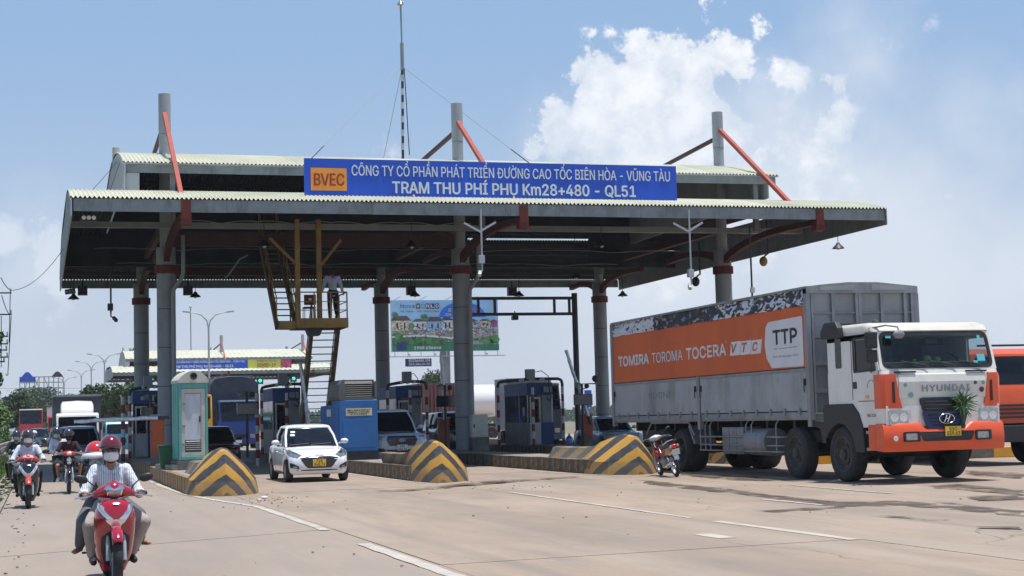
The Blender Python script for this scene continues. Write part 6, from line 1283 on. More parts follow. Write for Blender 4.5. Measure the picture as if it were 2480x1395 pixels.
def person(label, loc, J, shirt, trousers, rz=0, s=1.0, vox=.013, sleeves='long', shorts=False, skin='skin', shoes='black', helmet=None, mask=None, glasses=False, hair=True, grip=True, collar=False, pocket=False, barefoot=False, visor=None, group=None, facing=1):
    r = T('person', label, 'person', loc, rz, group); g = lambda k: V(J[k])*s
    pel, ch, nk, hd = g('pel'), g('chest'), g('neck'), g('head'); hr = .105*s
    b = MB(); b.cap(pel, ch, .115*s, .125*s, 12); b.cap(ch, nk-V((0, 0, .04*s)), .12*s, .06*s, 12); b.cap(nk-V((0, 0, .05*s)), hd-V((0, 0, .05*s)), .052*s, .050*s, 12)
    b.ell(hd+V((0, .008*s, .02*s)), (.076*s, .095*s, .105*s), 16); b.ell(hd+V((0, -.025*s*facing, -.055*s)), (.055*s, .062*s, .055*s), 12)
    b.cap(hd+V((0, -.080*s*facing, .012*s)), hd+V((0, -.096*s*facing, -.020*s)), .010*s, .014*s, 8)                      # nose
    for sg in (-1, 1): b.ell(hd+V((sg*.080*s, .01*s, -.008*s)), (.014*s, .024*s, .034*s), 8); b.ell(hd+V((sg*.032*s, -.080*s*facing, .022*s)), (.014*s, .010*s, .009*s), 8)
    for q in 'LR':
        sh, el, ha = g('sh'+q), g('el'+q), g('ha'+q); hp, kn, an, to = g('hip'+q), g('kn'+q), g('an'+q), g('to'+q); sg = 1 if ha.x > pel.x else -1
        b.cap(sh, el, .046*s, .037*s, 10); b.cap(el, ha, .037*s, .026*s, 10)
        if grip: hand(b, ha, None, sg, s)
        else:
            d = (ha-el).normalized(); c = ha+d*.05*s; b.ell(c, (.022*s, .034*s, .042*s), 10)
            for k in range(4): p0 = c+V((0, (-.026+.018*k)*s, 0))+d*.03*s; b.cap(p0, p0+d*.035*s, .0085*s, .008*s, 6); b.cap(p0+d*.035*s, p0+d*.062*s+V((-sg*.008*s, 0, 0)), .008*s, .007*s, 6)
            b.cap(c+V((0, -.03*s, 0)), c+V((-sg*.01, -.05*s, 0))+d*.03*s, .010*s, .008*s, 6)
        b.cap(hp, kn, .075*s, .052*s, 12); b.cap(kn, an, .052*s, .033*s, 12); hl = an-V((0, 0, .03*s))-(to-an).normalized()*.03*s; b.cap(an, hl, .034*s, .030*s, 10); b.cap(hl, to, .032*s, .030*s, 10)
        if barefoot:
            for k in range(5): b.cap(to+V(((-.024+.012*k)*s, 0, 0)), to+V(((-.026+.013*k)*s, 0, 0))+(to-hl).normalized()*.035*s, .010*s, .008*s, 6)
    remesh(b.build('body', M[skin], r), vox*s)
    b = MB(); sd = .014*s; b.cap(pel+V((0, 0, -.02*s)), (pel+ch)/2, .135*s, .130*s, 14); b.cap((pel+ch)/2, ch, .130*s, .138*s, 14)
    for sg, q in ((1, 'L'), (-1, 'R')):
        sh, el, ha = g('sh'+q), g('el'+q), g('ha'+q); b.cap(ch+(sh-ch)*.35, sh, .10*s, .062*s, 12); b.cap(nk-V((0, 0, .07*s)), sh, .055*s, .055*s, 10)
        e = el if sleeves != 'short' else sh.lerp(el, .68); b.cap(sh, e, .062*s, .058*s, 12)
        if sleeves == 'long': b.cap(el, el.lerp(ha, .80), .058*s, .043*s, 12)
        elif sleeves == 'half': b.cap(el, el.lerp(ha, .18), .056*s, .052*s, 12)
    b.ell(ch+V((0, 0, .03*s)), (.175*s, .125*s, .13*s), 14); remesh(b.build('shirt', M[shirt], r), vox*s*.95, 4)
    b = MB(); b.ell(pel-V((0, 0, .01)), (.16*s, .15*s, .13*s), 14)
    for q in 'LR':
        hp, kn, an = g('hip'+q), g('kn'+q), g('an'+q); b.cap(pel, hp, .10*s, .098*s, 12); e = kn if not shorts else hp.lerp(kn, .80); b.cap(hp, e, .096*s, .075*s, 12)
        if not shorts: b.cap(kn, an.lerp(kn, .10), .074*s, .058*s, 12)
    remesh(b.build('trousers', M[trousers], r), vox*s*.95, 3)
    if not barefoot:
        for q in 'LR':
            an, to = g('an'+q), g('to'+q); hl = an-V((0, 0, .035*s))-(to-an).normalized()*.035*s; b = MB(); b.cap(hl, (hl+to)/2, .040*s, .042*s, 10); b.cap((hl+to)/2, to+(to-hl).normalized()*.02, .042*s, .036*s, 10); remesh(b.build('shoe', M[shoes], r), vox*s, 2)
    if collar:
        for sg in (-1, 1): b = MB(); c = nk+V((sg*.045*s, -.075*s, -.035*s)); b.add([c+V(p)*s for p in ((-sg*.040, -.035, -.060), (sg*.035, .01, .012), (sg*.055, .05, .035), (sg*.050, .0, -.035), (0, -.045, -.075))], [(0, 1, 2, 3, 4)]); b.build('collar', M[shirt], r)
    if pocket: b = MB(); c = ch+V((.075*s, -.150*s, .0)); b.box(c, (.09*s, .004, .10*s), Matrix.Rotation(-.1, 3, 'X')); b.build('pocket', M[shirt], r)
    if helmet:
        b = MB(); c = hd+V((0, .016*s, .056*s)); rg = []
        for i in range(9):
            t = radians(-8+98*i/8.0); rr_ = cos(t); rg.append([c+V((.118*s*rr_*cos(a*pi/12), .140*s*rr_*sin(a*pi/12), .128*s*sin(t)-(.035*s*(1+sin(a*pi/12))*.5 if i == 0 else 0))) for a in range(24)])
        b.loft(rg, cap=False); b.add(rg[-1], [tuple(range(24))]); o = b.build('helmet', M[helmet], r, smooth=70); sol = o.modifiers.new('shell', 'SOLIDIFY'); sol.thickness = .012; sol.offset = -1
        b = MB(); pts = [V((.120*s*cos(radians(a)), -.142*s*sin(radians(a)), .0))+c+V((0, 0, .012*s)) for a in range(20, 161, 14)]; vs = []
        for p in pts: vs += [p, p+(p-c).normalized()*.045*s+V((0, 0, -.012*s))]
        b.add(vs, [(2*i, 2*i+1, 2*i+3, 2*i+2) for i in range(len(pts)-1)]); o = b.build('helmet_peak', M['helmet_dark' if helmet != 'helmet_white' else helmet], r); o.modifiers.new('shell', 'SOLIDIFY').thickness = .006
        if visor: b = MB(); rg = [[c+V((k*.115*s*cos(radians(a)), -k*.15*s*sin(radians(a))-.02*s, z*s)) for a in range(15, 166, 15)] for k, z in ((1.0, .01), (1.35, -.01), (1.5, -.06))]; b.loft(rg, cap=False, close=False); o = b.build('sun_visor', M[visor], r, smooth=60); o.modifiers.new('shell', 'SOLIDIFY').thickness = .005
        for sg in (-1, 1): b = MB(); b.tube([hd+V((sg*.092*s, -.01*s, .02*s)), hd+V((sg*.080*s, -.03*s, -.05*s)), hd+V((sg*.03*s, -.05*s, -.115*s)), hd+V((0, -.05*s, -.122*s))], .006*s, 5); b.build('chin_strap', M['black'], r)
    elif hair:
        b = MB(); b.ell(hd+V((0, .026*s*facing, .022*s)), (.092*s, .100*s, .118*s), 16); b.build('hair', M['hair'], r, smooth=70)
    if mask:
        b = MB(); rg = []
        for i, (z, k) in enumerate(((.002, .80), (-.015, .96), (-.045, 1.02), (-.08, .92), (-.105, .60))): rg.append([hd+V((.083*s*k*cos(radians(a)) if k > .7 else .075*s*k*cos(radians(a)), -(.112 if z < 0 else .116)*s*(k if k < .95 else 1)*sin(radians(a))-.014*s*(sin(radians(a))**6), z*s)) for a in range(12, 169, 12)])
        b.loft(rg, cap=False, close=False); o = b.build('face_mask', M[mask], r, smooth=70); o.modifiers.new('shell', 'SOLIDIFY').thickness = .004
    if glasses:
        gl = MB()
        for sg in (-1, 1): gl.ell(hd+V((sg*.034*s, -.097*s, .020*s)), (.030*s, .012*s, .021*s), 12)
        gl.tube([hd+V((-.07*s, -.085*s, .026*s)), hd+V((0, -.108*s, .030*s)), hd+V((.07*s, -.085*s, .026*s))], .004*s, 5)
        for sg in (-1, 1): gl.tube([hd+V((sg*.07*s, -.085*s, .026*s)), hd+V((sg*.085*s, 0, .02*s))], .004*s, 5)
        gl.build('sunglasses', M['black_gloss'], r, smooth=60)
    return r
def ride(lean=0., kn=.24, feet='floor', hx=.29, hz=.93, hy=-.30, back=0., dx=0., elz=.95):
    J = dict(pel=(dx, .22+back, .80), chest=(dx, .14+back-lean, 1.07), neck=(dx, .10+back-lean, 1.25), head=(dx, .06+back-lean*1.1, 1.375))
    for q, s_ in (('L', 1), ('R', -1)):
        J['sh'+q] = (dx+s_*.160, .12+back-lean, 1.185); J['el'+q] = (dx+s_*.29, .02+back*.5, elz); J['ha'+q] = (s_*hx, hy+.06, hz+.02)
        J['hip'+q] = (dx+s_*.09, .18+back, .78); J['kn'+q] = (s_*kn, -.16+back, .66)
        J['an'+q], J['to'+q] = ((s_*.19, -.02+back, .30), (s_*.20, -.19+back, .245)) if feet == 'floor' else ((s_*.24, .06+back, .38), (s_*.27, -.10+back, .31))
    return J
def passenger(dx=0., side=0.):
    J = dict(pel=(dx, .58, .88), chest=(dx, .52, 1.14), neck=(dx, .48, 1.31), head=(dx+side, .42, 1.43))
    for q, s_ in (('L', 1), ('R', -1)):
        J['sh'+q] = (dx+s_*.165, .50, 1.26); J['el'+q] = (dx+s_*.23, .42, 1.02); J['ha'+q] = (dx+s_*.12, .34, .96)
        J['hip'+q] = (dx+s_*.10, .54, .86); J['kn'+q] = (s_*.31, .20, .68); J['an'+q] = (s_*.30, .30, .36); J['to'+q] = (s_*.34, .15, .29)
    return J
def bike(label, loc, body, accent='chrome', rz=0, style='scooter', lean=0., fender=None, cover=None, rear_plate=False, tilt=0., seatm='black', cat='motorbike', mirrors=(1, 1), hlm='lens', shield=1.0):
    g = T('motorbike', label, cat, loc, rz); g.rotation_euler = (0, tilt, rz); r = .285; B = M[body]; F = M[fender or body]; C = M[cover or body]
    for y, nm in ((-.64, 'wheel'), (.62, 'wheel')):
        b = MB(); tw = .048 if style == 'scooter' else .038; b.lathe([(r-.075, -tw), (r-.03, -tw*1.05), (r, -tw*.5), (r+.004, 0), (r, tw*.5), (r-.03, tw*1.05), (r-.075, tw)], n=32); w_ = b.build(nm, M['tyre'], g, smooth=50, loc=(0, y, r))
        b = MB(); b.lathe([(r-.07, -.04), (r-.085, -.03), (r-.09, 0), (r-.085, .03), (r-.07, .04)], n=28); b.cyl((-.05, 0, 0), (.05, 0, 0), .035, n=12)
        for k in range(6): a = k*pi/3; R = Matrix.Rotation(a, 3, 'X'); b.box(R@V((0, 0, .115)), (.02, .022, .17), R)
        b.build('rim', M['alu'], w_)
        if y < 0: b = MB(); b.lathe([(.11, -.058), (.11, -.054), (.05, -.054), (.05, -.058)], n=24); b.build('brake_disc', M['chrome'], w_)
    for s in (-1, 1): b = MB(); b.tube([(s*.085, -.64, r-.02), (s*.085, -.60, .44), (s*.07, -.48, .62)], [.022, .019, .012], 8); b.build('fork', M['lampgrey'], g, smooth=50)
    b = MB(); rg = []
    for a in range(34, 150, 10):
        t = radians(a); y = -.64+cos(t)*-(r+.035); z = r+sin(t)*(r+.035); hw = .062*(.75+.25*sin(t)); d = V((0, -cos(t), sin(t))); rg.append([V((x*hw, y, z))+d*k for x, k in ((-1, -.05), (-.95, -.01), (-.6, .012), (0, .02), (.6, .012), (.95, -.01), (1, -.05))])
    b.loft(rg, cap=False, close=False); o = b.build('front_fender', F, g, smooth=60); o.modifiers.new('shell', 'SOLIDIFY').thickness = .008
    if style == 'scooter':
        # leg shield: horizontal contours
        lv = [(.13, .12, -.30, .12), (.22, .16, -.36, .15), (.34, .19, -.42, .17), (.46, .205, -.48, .18), (.58, .215, -.53, .18), (.68, .215, -.55, .17), (.77, .20, -.54, .15), (.84, .165, -.50, .12), (.88, .11, -.46, .10)]
        rg = []
        for z, hw, yc, dp in lv:
            nose = .06*min(1, max(0, (z-.40)/.2)); ring = []
            for k in range(21):
                t = -1+2*k/20; ring.append(V((hw*shield*sin(t*pi/2), yc-(nose+.02)*(1-abs(t)**2.2)+dp*.9*abs(t)**3, z)))
            ring += [V((hw*.8*shield, yc+dp+.05, z)), V((-hw*.8*shield, yc+dp+.05, z))]; rg.append(ring)
        b = MB(); b.loft(rg); me = b.data('leg_shield', B, 45); place(me, 'leg_shield', g); bv = bvh_of(me)
        A = M[accent]
        for s in (-1, 1):
            decal(bv, [(s*.020, .600), (s*.085, .650), (s*.185, .79), (s*.170, .86), (s*.075, .73), (s*.020, .680)], '-y', 'shield_trim', A, g, .012); decal(bv, [(s*.110, .735), (s*.150, .775), (s*.150, .84), (s*.125, .82)], '-y', 'front_indicator', M['lens'], g, .016)
            decal(bv, [(s*.045, .18), (s*.11, .22), (s*.145, .36), (s*.145, .50), (s*.045, .57)], '-y', 'wheel_well', M['black'], g, .010)
        decal(bv, [(-.045, .585), (.045, .585), (.060, .655), (0, .690), (-.060, .655)], '-y', 'chrome_chin', A, g, .018)
        decal(bv, [(-.05, .16), (.05, .16), (.05, .57), (-.05, .57)], '-y', 'wheel_well', M['black'], g, .010)
        decal(bv, rrect(-.03, .835, .03, .855, .006), '-y', 'badge', M['chrome'], g, .012)
        # handlebar cover
        rg = []
        for x, hh, dd, dz in ((-.215, .028, .03, -.035), (-.17, .045, .05, -.015), (-.10, .068, .085, 0), (-.05, .085, .12, .012), (0, .092, .13, .018), (.05, .085, .12, .012), (.10, .068, .085, 0), (.17, .045, .05, -.015), (.215, .028, .03, -.035)):
            rg.append([V((x, -.36-dd*cos(a*pi/6)*.9+.02, .965+dz+hh*sin(a*pi/6))) for a in range(12)])
        b = MB(); b.loft(rg); me = b.data('handlebar_cover', C, 55); place(me, 'handlebar_cover', g); bh = bvh_of(me)
        decal(bh, [(-.094, 1.005), (-.05, 1.015), (0, .992), (.05, 1.015), (.094, 1.005), (.070, .920), (.035, .884), (-.035, .884), (-.070, .920)], '-y', 'headlight_rim', A, g, .010)
        decal(bh, [(-.074, .992), (0, .976), (.074, .992), (.056, .926), (.028, .898), (-.028, .898), (-.056, .926)], '-y', 'headlight', M[hlm], g, .020)
        for s in (-1, 1): decal(bh, [(s*.03, 1.005), (s*.085, 1.0), (s*.11, .975), (s*.09, 1.02), (s*.05, 1.04)], '-y', 'chrome_brow', A, g, .010)
        b = MB(); b.bb((-.16, -.34, .22), (.16, .30, .32)); b.build('floor_board', M['black'], g, bevel=.02)
        b = MB(); rg = [[V((x*hw, y, z0+(z1-z0)*q)) for x, q in ((-.7, 0), (-1, .35), (-.95, .8), (-.6, 1), (.6, 1), (.95, .8), (1, .35), (.7, 0))] for y, hw, z0, z1 in ((.02, .13, .28, .68), (.15, .17, .30, .72), (.45, .18, .42, .76), (.75, .15, .58, .80), (.92, .08, .68, .82))]; b.loft(rg); b.build('rear_body', B, g, smooth=50)
        hb = (.255, .335); hbz = .935
    else:
        b = MB(); b.tube([(0, -.46, .86), (0, -.28, .55), (0, -.10, .45), (0, .10, .55), (0, .35, .68)], [.04, .05, .055, .05, .05], 8); b.build('frame', B, g, smooth=60)
        b = MB(); b.ell((0, -.02, .34), (.11, .17, .12)); b.cyl((0, -.2, .36), (0, -.34, .38), .06, n=12); b.build('engine', M['steel'], g, smooth=50)
        rg = []
        for x, hh, dd in ((-.16, .025, .03), (-.10, .055, .07), (0, .075, .11), (.10, .055, .07), (.16, .025, .03)): rg.append([V((x, -.40-dd*cos(a*pi/6)*.9, .95+hh*sin(a*pi/6))) for a in range(12)])
        b = MB(); b.loft(rg); me = b.data('handlebar_cover', C, 55); place(me, 'handlebar_cover', g); bh = bvh_of(me)
        decal(bh, rrect(-.055, .915, .055, .985, .02), '-y', 'headlight', M[hlm], g, .012); 
        b = MB(); b.ell((0, -.50, .78), (.06, .05, .09)); b.build('front_shield', M[accent], g, smooth=60)
        for s in (-1, 1): b = MB(); b.prism([(-.44, .86), (-.36, .84), (-.20, .40), (-.26, .34), (-.34, .42)], s*.12, s*.15); b.build('leg_shield', B, g, bevel=.01)
        b = MB(); rg = [[V((x*hw, y, z0+(z1-z0)*q)) for x, q in ((-.7, 0), (-1, .35), (-.95, .8), (-.6, 1), (.6, 1), (.95, .8), (1, .35), (.7, 0))] for y, hw, z0, z1 in ((.0, .06, .50, .66), (.2, .09, .52, .72), (.5, .11, .56, .76), (.8, .09, .66, .82), (.95, .05, .72, .84))]; b.loft(rg); b.build('rear_body', B, g, smooth=50)
        hb = (.25, .34); hbz = .955
    b = MB(); b.tube([(-hb[1], -.27, hbz), (-.20, -.33, hbz+.01), (.20, -.33, hbz+.01), (hb[1], -.27, hbz)], .013, 6); b.build('handlebar', M['steel'], g)
    for s in (-1, 1):
        b = MB(); b.cyl((s*.235, -.30, hbz+.005), (s*.345, -.27, hbz), .021, n=10); b.build('grip', M['black'], g, smooth=50)
        b = MB(); b.tube([(s*.20, -.36, hbz-.005), (s*.30, -.37, hbz-.02), (s*.385, -.335, hbz-.035)], .009, 6); b.ell((s*.39, -.333, hbz-.036), (.012, .012, .012), 8); b.build('brake_lever', M['chrome'], g, smooth=50)
        if mirrors[0 if s < 0 else 1]:
            b = MB(); b.tube([(s*.17, -.35, hbz+.02), (s*.20, -.36, hbz+.09), (s*.27, -.34, hbz+.15)], .008, 6); R = Matrix.Rotation(s*-.25, 3, 'Y'); b.ell((s*.335, -.335, hbz+.165), (.075, .022, .045), 14, R); b.build('mirror', M['black'], g, smooth=60)
        b = MB(); b.bb((s*.17, .14, .29), (s*.30, .19, .31)); b.build('footrest', M['black'], g)
    b = MB(); rg = [[V((x*hw, y, z+dz)) for x, dz in ((-.8, -.05), (-1, .0), (-.75, .04), (0, .05), (.75, .04), (1, .0), (.8, -.05))] for y, hw, z in ((.02, .10, .72), (.12, .14, .755), (.35, .15, .76), (.6, .14, .79), (.82, .10, .82))]; b.loft(rg); b.build('seat', M[seatm], g, smooth=50)
    b = MB(); b.tube([(.13, .15, .27), (.15, .45, .28), (.15, .85, .36)], [.03, .05, .045], 10); b.build('exhaust', M['steel'] if style == 'scooter' else M['chrome'], g, smooth=50)
    b = MB(); b.prism([(.50, .60), (.90, .66), (.98, .44), (.94, .42), (.86, .58), (.52, .52)], -.06, .06); b.build('rear_fender', M['black'] if not rear_plate else M['chrome'], g, bevel=.01)
    if rear_plate:
        b = MB(); b.ell((0, .97, .76), (.085, .03, .05)); b.build('tail_lamp', M['redlens'], g, smooth=60)
        for s in (-1, 1): b = MB(); b.ell((s*.09, .95, .76), (.035, .03, .035)); b.build('rear_indicator', M['lens'], g, smooth=60)
        b = MB(); b.box((0, .985, .62), (.19, .008, .14), Matrix.Rotation(-.15, 3, 'X')); b.build('number_plate', M['plate_w'], g)
        b = MB(); b.tube([(-.12, .45, .80), (-.11, .85, .90), (0, .93, .92), (.11, .85, .90), (.12, .45, .80)], .013, 6); b.build('grab_rail', M['chrome'], g)
        b = MB(); b.tube([(-.08, .1, .25), (-.20, .20, .02)], .012, 6); b.build('side_stand', M['steel_dark'], g)
    return g
M['scarlet'] = mat('scooter_red', (.34, .006, .022), .16, 0, .05, 2, coat=1); M['redor'] = mat('scooter_orange_red', (.55, .05, .025), .25, 0, .05, 2, coat=.8); M['offwhite'] = mat('offwhite_plastic', (.66, .66, .66), .3, 0, .04, 2, coat=.5)
# near red scooter, rider and passenger
P1 = (.68, 16.3, 0)
b1 = bike('glossy deep red scooter with silver trim ridden towards the viewer in the foreground', P1, 'scarlet', 'chrome', rz=.03)
J = ride(kn=.30, lean=.0, elz=.92); J['knR'] = (-.24, -.08, .60); J['anR'] = (-.20, .0, .26); J['toR'] = (-.20, -.17, .22); J['knL'] = (.33, -.12, .62); J['anL'] = (.20, .02, .27); J['toL'] = (.22, -.14, .225)
pr1 = person('rider in striped white shirt, sunglasses, face mask and maroon helmet on the near red scooter', P1, J, 'shirt_stripe', 'trouser', rz=.03, vox=.0095, helmet='helmet_red', mask='mask', glasses=True, collar=True, pocket=True, shoes='black')
J = passenger(-.03, -.09); J['head'] = (-.13, .42, 1.31); J['neck'] = (-.07, .47, 1.25); J['anR'] = (-.32, .24, .36); J['toR'] = (-.38, .10, .32); J['knR'] = (-.29, .14, .64); J['shR'] = (-.17, .50, 1.18); J['shL'] = (.12, .50, 1.18); J['anL'] = (.33, .35, .40); J['toL'] = (.40, .22, .37)
pr2 = person('passenger in bright red helmet with grey sun visor sitting behind the striped shirt rider', P1, J, 'greycloth', 'greycloth', rz=.03, vox=.013, helmet='helmet_bred', mask='patterned', visor='helmet_white', barefoot=True)
for o in (b1, pr1, pr2): o.scale = (.93, .93, .93)
# second: red and white scooter
P2 = (-.24, 33.1, 0)
bike('black scooter with orange red and white front panels ridden along the left verge', P2, 'blackp', 'offwhite', fender='redor', cover='redor', hlm='redor', mirrors=(0, 1), rz=.02)
g = bpy.context.scene.objects
person('rider in white short sleeved shirt, dark helmet and pale mask on the orange red scooter', P2, ride(kn=.22, hz=.90), 'shirt_pale', 'blackcloth', vox=.016, sleeves='half', helmet='helmet_dark', mask='mask', collar=True)
# third: black underbone with two people
P3 = (.66, 39.8, 0)
bike('old black small motorcycle with orange and white handlebar carrying two people', P3, 'blackp', 'chrome', style='under', cover='redor', hlm='offwhite', mirrors=(0, 0), fender='blackp')
person('rider in maroon t-shirt and shorts with dark face cover on the old black motorcycle', P3, ride(kn=.27, feet='peg', hx=.31), 'tee', 'blackcloth', vox=.016, sleeves='short', shorts=True, helmet='helmet_dark', mask='blackcloth', shoes='mask')
J = passenger(-.20, -.08); person('passenger in pale shirt, dark cap helmet and blue mask behind the maroon t-shirt rider', P3, J, 'shirt_pale', 'blackcloth', vox=.018, helmet='helmet_dark', mask='mask_blue')
# fourth: all black
P4 = (-.62, 44.5, 0)
bike('dark scooter ridden close to the guard rail behind the orange red scooter', P4, 'blackp', 'offwhite', mirrors=(0, 0)); person('rider dressed all in black with pale blue mask near the guard rail', P4, ride(kn=.22), 'blackcloth', 'blackcloth', vox=.018, helmet='helmet_dark', mask='mask_blue')
P5 = (-.55, 62, 0)
bike('red scooter further back along the guard rail', P5, 'redor', 'offwhite', mirrors=(0, 0)); person('rider in white helmet and dark jacket far back along the guard rail', P5, ride(), 'greycloth', 'blackcloth', vox=.02, helmet='helmet_white', mask='mask')
P6 = (-.25, 72, 0)
bike('black scooter furthest back beside the guard rail', P6, 'blackp', 'offwhite', mirrors=(0, 0)); person('rider in white shirt and white helmet furthest back in the motorcycle lane', P6, ride(), 'mask', 'blackcloth', vox=.022, helmet='helmet_white', mask='mask')
M['dkred'] = mat('dark_scooter_red', (.16, .008, .012), .25, 0, .05, 2, coat=.8)
# parked bike seen from behind
bike('red and black motorbike parked on its stand against the third chevron barrier', (14.75, 36.0, .0), 'dkred', 'chrome', rz=pi-.08, style='under', cover='offwhite', rear_plate=True, tilt=.20, mirrors=(1, 0), fender='redor')
# man on the landing
J = dict(pel=(0, 0, .90), chest=(0, -.02, 1.20), neck=(0, -.03, 1.42), head=(0, -.07, 1.54))
for q, s_ in (('L', 1), ('R', -1)): J['sh'+q] = (s_*.19, -.02, 1.36); J['el'+q] = (s_*.27, -.06, 1.10); J['ha'+q] = (s_*.34, -.12, .90); J['hip'+q] = (s_*.09, 0, .88); J['kn'+q] = (s_*.10, -.03, .48); J['an'+q] = (s_*.10, .02, .09); J['to'+q] = (s_*.12, -.12, .045)
J['knR'] = (-.10, -.16, .52); J['anR'] = (-.10, .05, .20); J['toR'] = (-.10, -.08, .13)
person('man in light blue shirt and dark trousers seen from behind on the yellow stair landing', (9.86, 54.5, 5.085), J, 'shirt_blue', 'blackcloth', rz=pi, s=1.13, vox=.016, skin='skin2', grip=False)
# ------------------------------------------------------------------ background
far = canopy(7.6, 150, 'second similar toll canopy far behind at the left', hero=False)
Y2 = 199.3; LIFT = .32; s2 = T('far_toll_sign', 'distant blue toll name board with a yellow health banner on the far canopy', 'sign', (28, Y2, 8.7))
a = PY(387, 902, Y2); c = PY(600, 877, Y2); a.z += LIFT; c.z += LIFT; b = MB(); b.bb((a.x, Y2, a.z), (c.x, Y2+.1, c.z)); b.build('panel', M['sign_blue'], s2, w=True)
w_ = c.x-a.x; text('CÔNG TY CỔ PHẦN PHÁT TRIỂN ĐƯỜNG CAO TỐC BIÊN HÒA - VŨNG TÀU', (a.x+.5, Y2-.02, a.z+.78), XR, ZU, w_-.9, .40, M['sign_letter'], s2, bold=.03)
text('TRẠM THU PHÍ PHỤ Km28+480 - QL51', (a.x+1.4, Y2-.02, a.z+.12), XR, ZU, w_-3.2, .48, M['sign_letter'], s2, bold=.04)
M['lime'] = mat('banner_yellow_green', (.55, .55, .08), .5, 0, .1, 1); M['pinkb'] = mat('banner_pink', (.40, .06, .14), .5, 0, .8, 2.5)
d = PY(680, 900, Y2); e = PY(706, 876, Y2); b = MB(); b.bb((c.x+.01, Y2-.02, a.z), (d.x, Y2+.1, c.z)); b.build('yellow_banner', M['lime'], s2, w=True); b = MB(); b.bb((d.x+.01, Y2-.02, a.z), (e.x, Y2+.1, c.z)); b.build('pink_banner', M['pinkb'], s2, w=True)
text('CHUNG TAY ĐẨY LÙI', (c.x+1.2, Y2-.04, a.z+.80), XR, ZU, 2.4, .34, M['pinkb'], s2, bold=.03); text('COVID-19', (c.x+1.2, Y2-.04, a.z+.18), XR, ZU, 2.3, .42, M['sign_maroon'], s2, bold=.04)
M['greenlamp'] = emat('green_signal', (.02, .9, .45), 2)
for k, (x, y, l) in enumerate(((367, 918, 'leftmost'), (630, 922, 'middle'), (711, 917, 'rightmost'))):
    p = PY(x, y, 197.5); t = T('lane_signal', 'green lane signal under the far canopy, '+l+' of three', 'traffic light', p, group='green lane signals'); b = MB(); b.box((0, .15, 0), (.8, .2, .8)); b.build('housing', M['black'], t); b = MB(); b.lathe([(.20, 0), (.14, -.05), (0, -.06)], n=16, axis='y'); b.build('lens', M['greenlamp'], t)
# street lamps
sl = T('street_lamp', '', 'street lamp', (0, 0, 0), group='double armed street lamps')
b = MB(); b.tube([(0, 0, 0), (0, 0, 9.0)], [.11, .07], 10); b.build('pole', M['lampgrey'], sl, smooth=50)
for s in (-1, 1):
    b = MB(); b.tube([(0, 0, 8.8), (s*.12, 0, 9.4), (s*.55, 0, 9.85), (s*1.1, 0, 10.02), (s*1.4, 0, 10.06)], [.06, .055, .045, .04, .035], 8); b.build('arm', M['lampgrey'], sl, smooth=60)
    b = MB(); b.box((s*1.65, 0, 10.08), (.62, .22, .10), Matrix.Rotation(s*-.12, 3, 'Y')); b.build('lamp_head', M['lampgrey'], sl)
lam = [(505, 783, 142, 'tallest and nearest double street lamp, right of the far canopy column'), (253, 876, 193, 'double street lamp just left of the far canopy'), (221, 892, 228, 'double street lamp, second left of the far canopy'), (197, 911, 268, 'double street lamp, third left of the far canopy'), (156, 927, 320, 'small distant street lamp right of the empty billboard frame'), (38, 955, 430, 'most distant street lamp at the left above the queue')]
for i, (x, y, Y, l) in enumerate(lam):
    p = PY(x, y, Y); k = (p.z)/9.2; o = sl if i == 0 else copy_thing(sl); o.location = (p.x, Y, 0); o.scale = (k, k, k); o['label'] = l
# empty scaffold billboard
bb_ = T('empty_billboard', 'empty lattice billboard frame with a small blue panel at its top left corner', 'billboard frame', (PY(100, 990, 300).x, 300, 0))
a = PY(48, 968, 300); c = PY(153, 912, 300); n = 9
for i in range(n+1): x = a.x+(c.x-a.x)*i/n; b = MB(); b.bb((x-.08, 299.9, a.z if i not in (3, 6) else 0), (x+.08, 300.1, c.z)); b.build('upright', M['lampgrey'], bb_, w=True)
for i in range(5): z = a.z+(c.z-a.z)*i/4; b = MB(); b.bb((a.x, 299.7, z-.09), (c.x, 299.88, z+.09)); b.build('rail', M['lampgrey'], bb_, w=True)
for q in ((0, 2), (2, 4), (5, 3), (7, 5)): b = MB(); b.beam((a.x+(c.x-a.x)*q[0]/n, 300.3, a.z), (a.x+(c.x-a.x)*q[1]/n, 300.3, c.z), .12); b.build('diagonal', M['lampgrey'], bb_, w=True)
q = PY(86, 925, 300); b = MB(); b.bb((a.x, 299.4, q.z), (q.x, 299.65, c.z)); b.build('blue_panel', M['sign_blue'], bb_, w=True)
for x0_, m_ in ((52, 'sign_blue'), (125, 'steel_dark')):
    u0 = PY(x0_, 912, 300).x; u1 = PY(x0_+28, 912, 300).x; b = MB(); b.prism([(u0, c.z)]+[(u0+(u1-u0)*i/8, c.z+.95*sin(pi*i/8)) for i in range(9)]+[(u1, c.z)], 299.5, 299.6, 'y'); b.build('crest', M[m_], bb_, w=True)
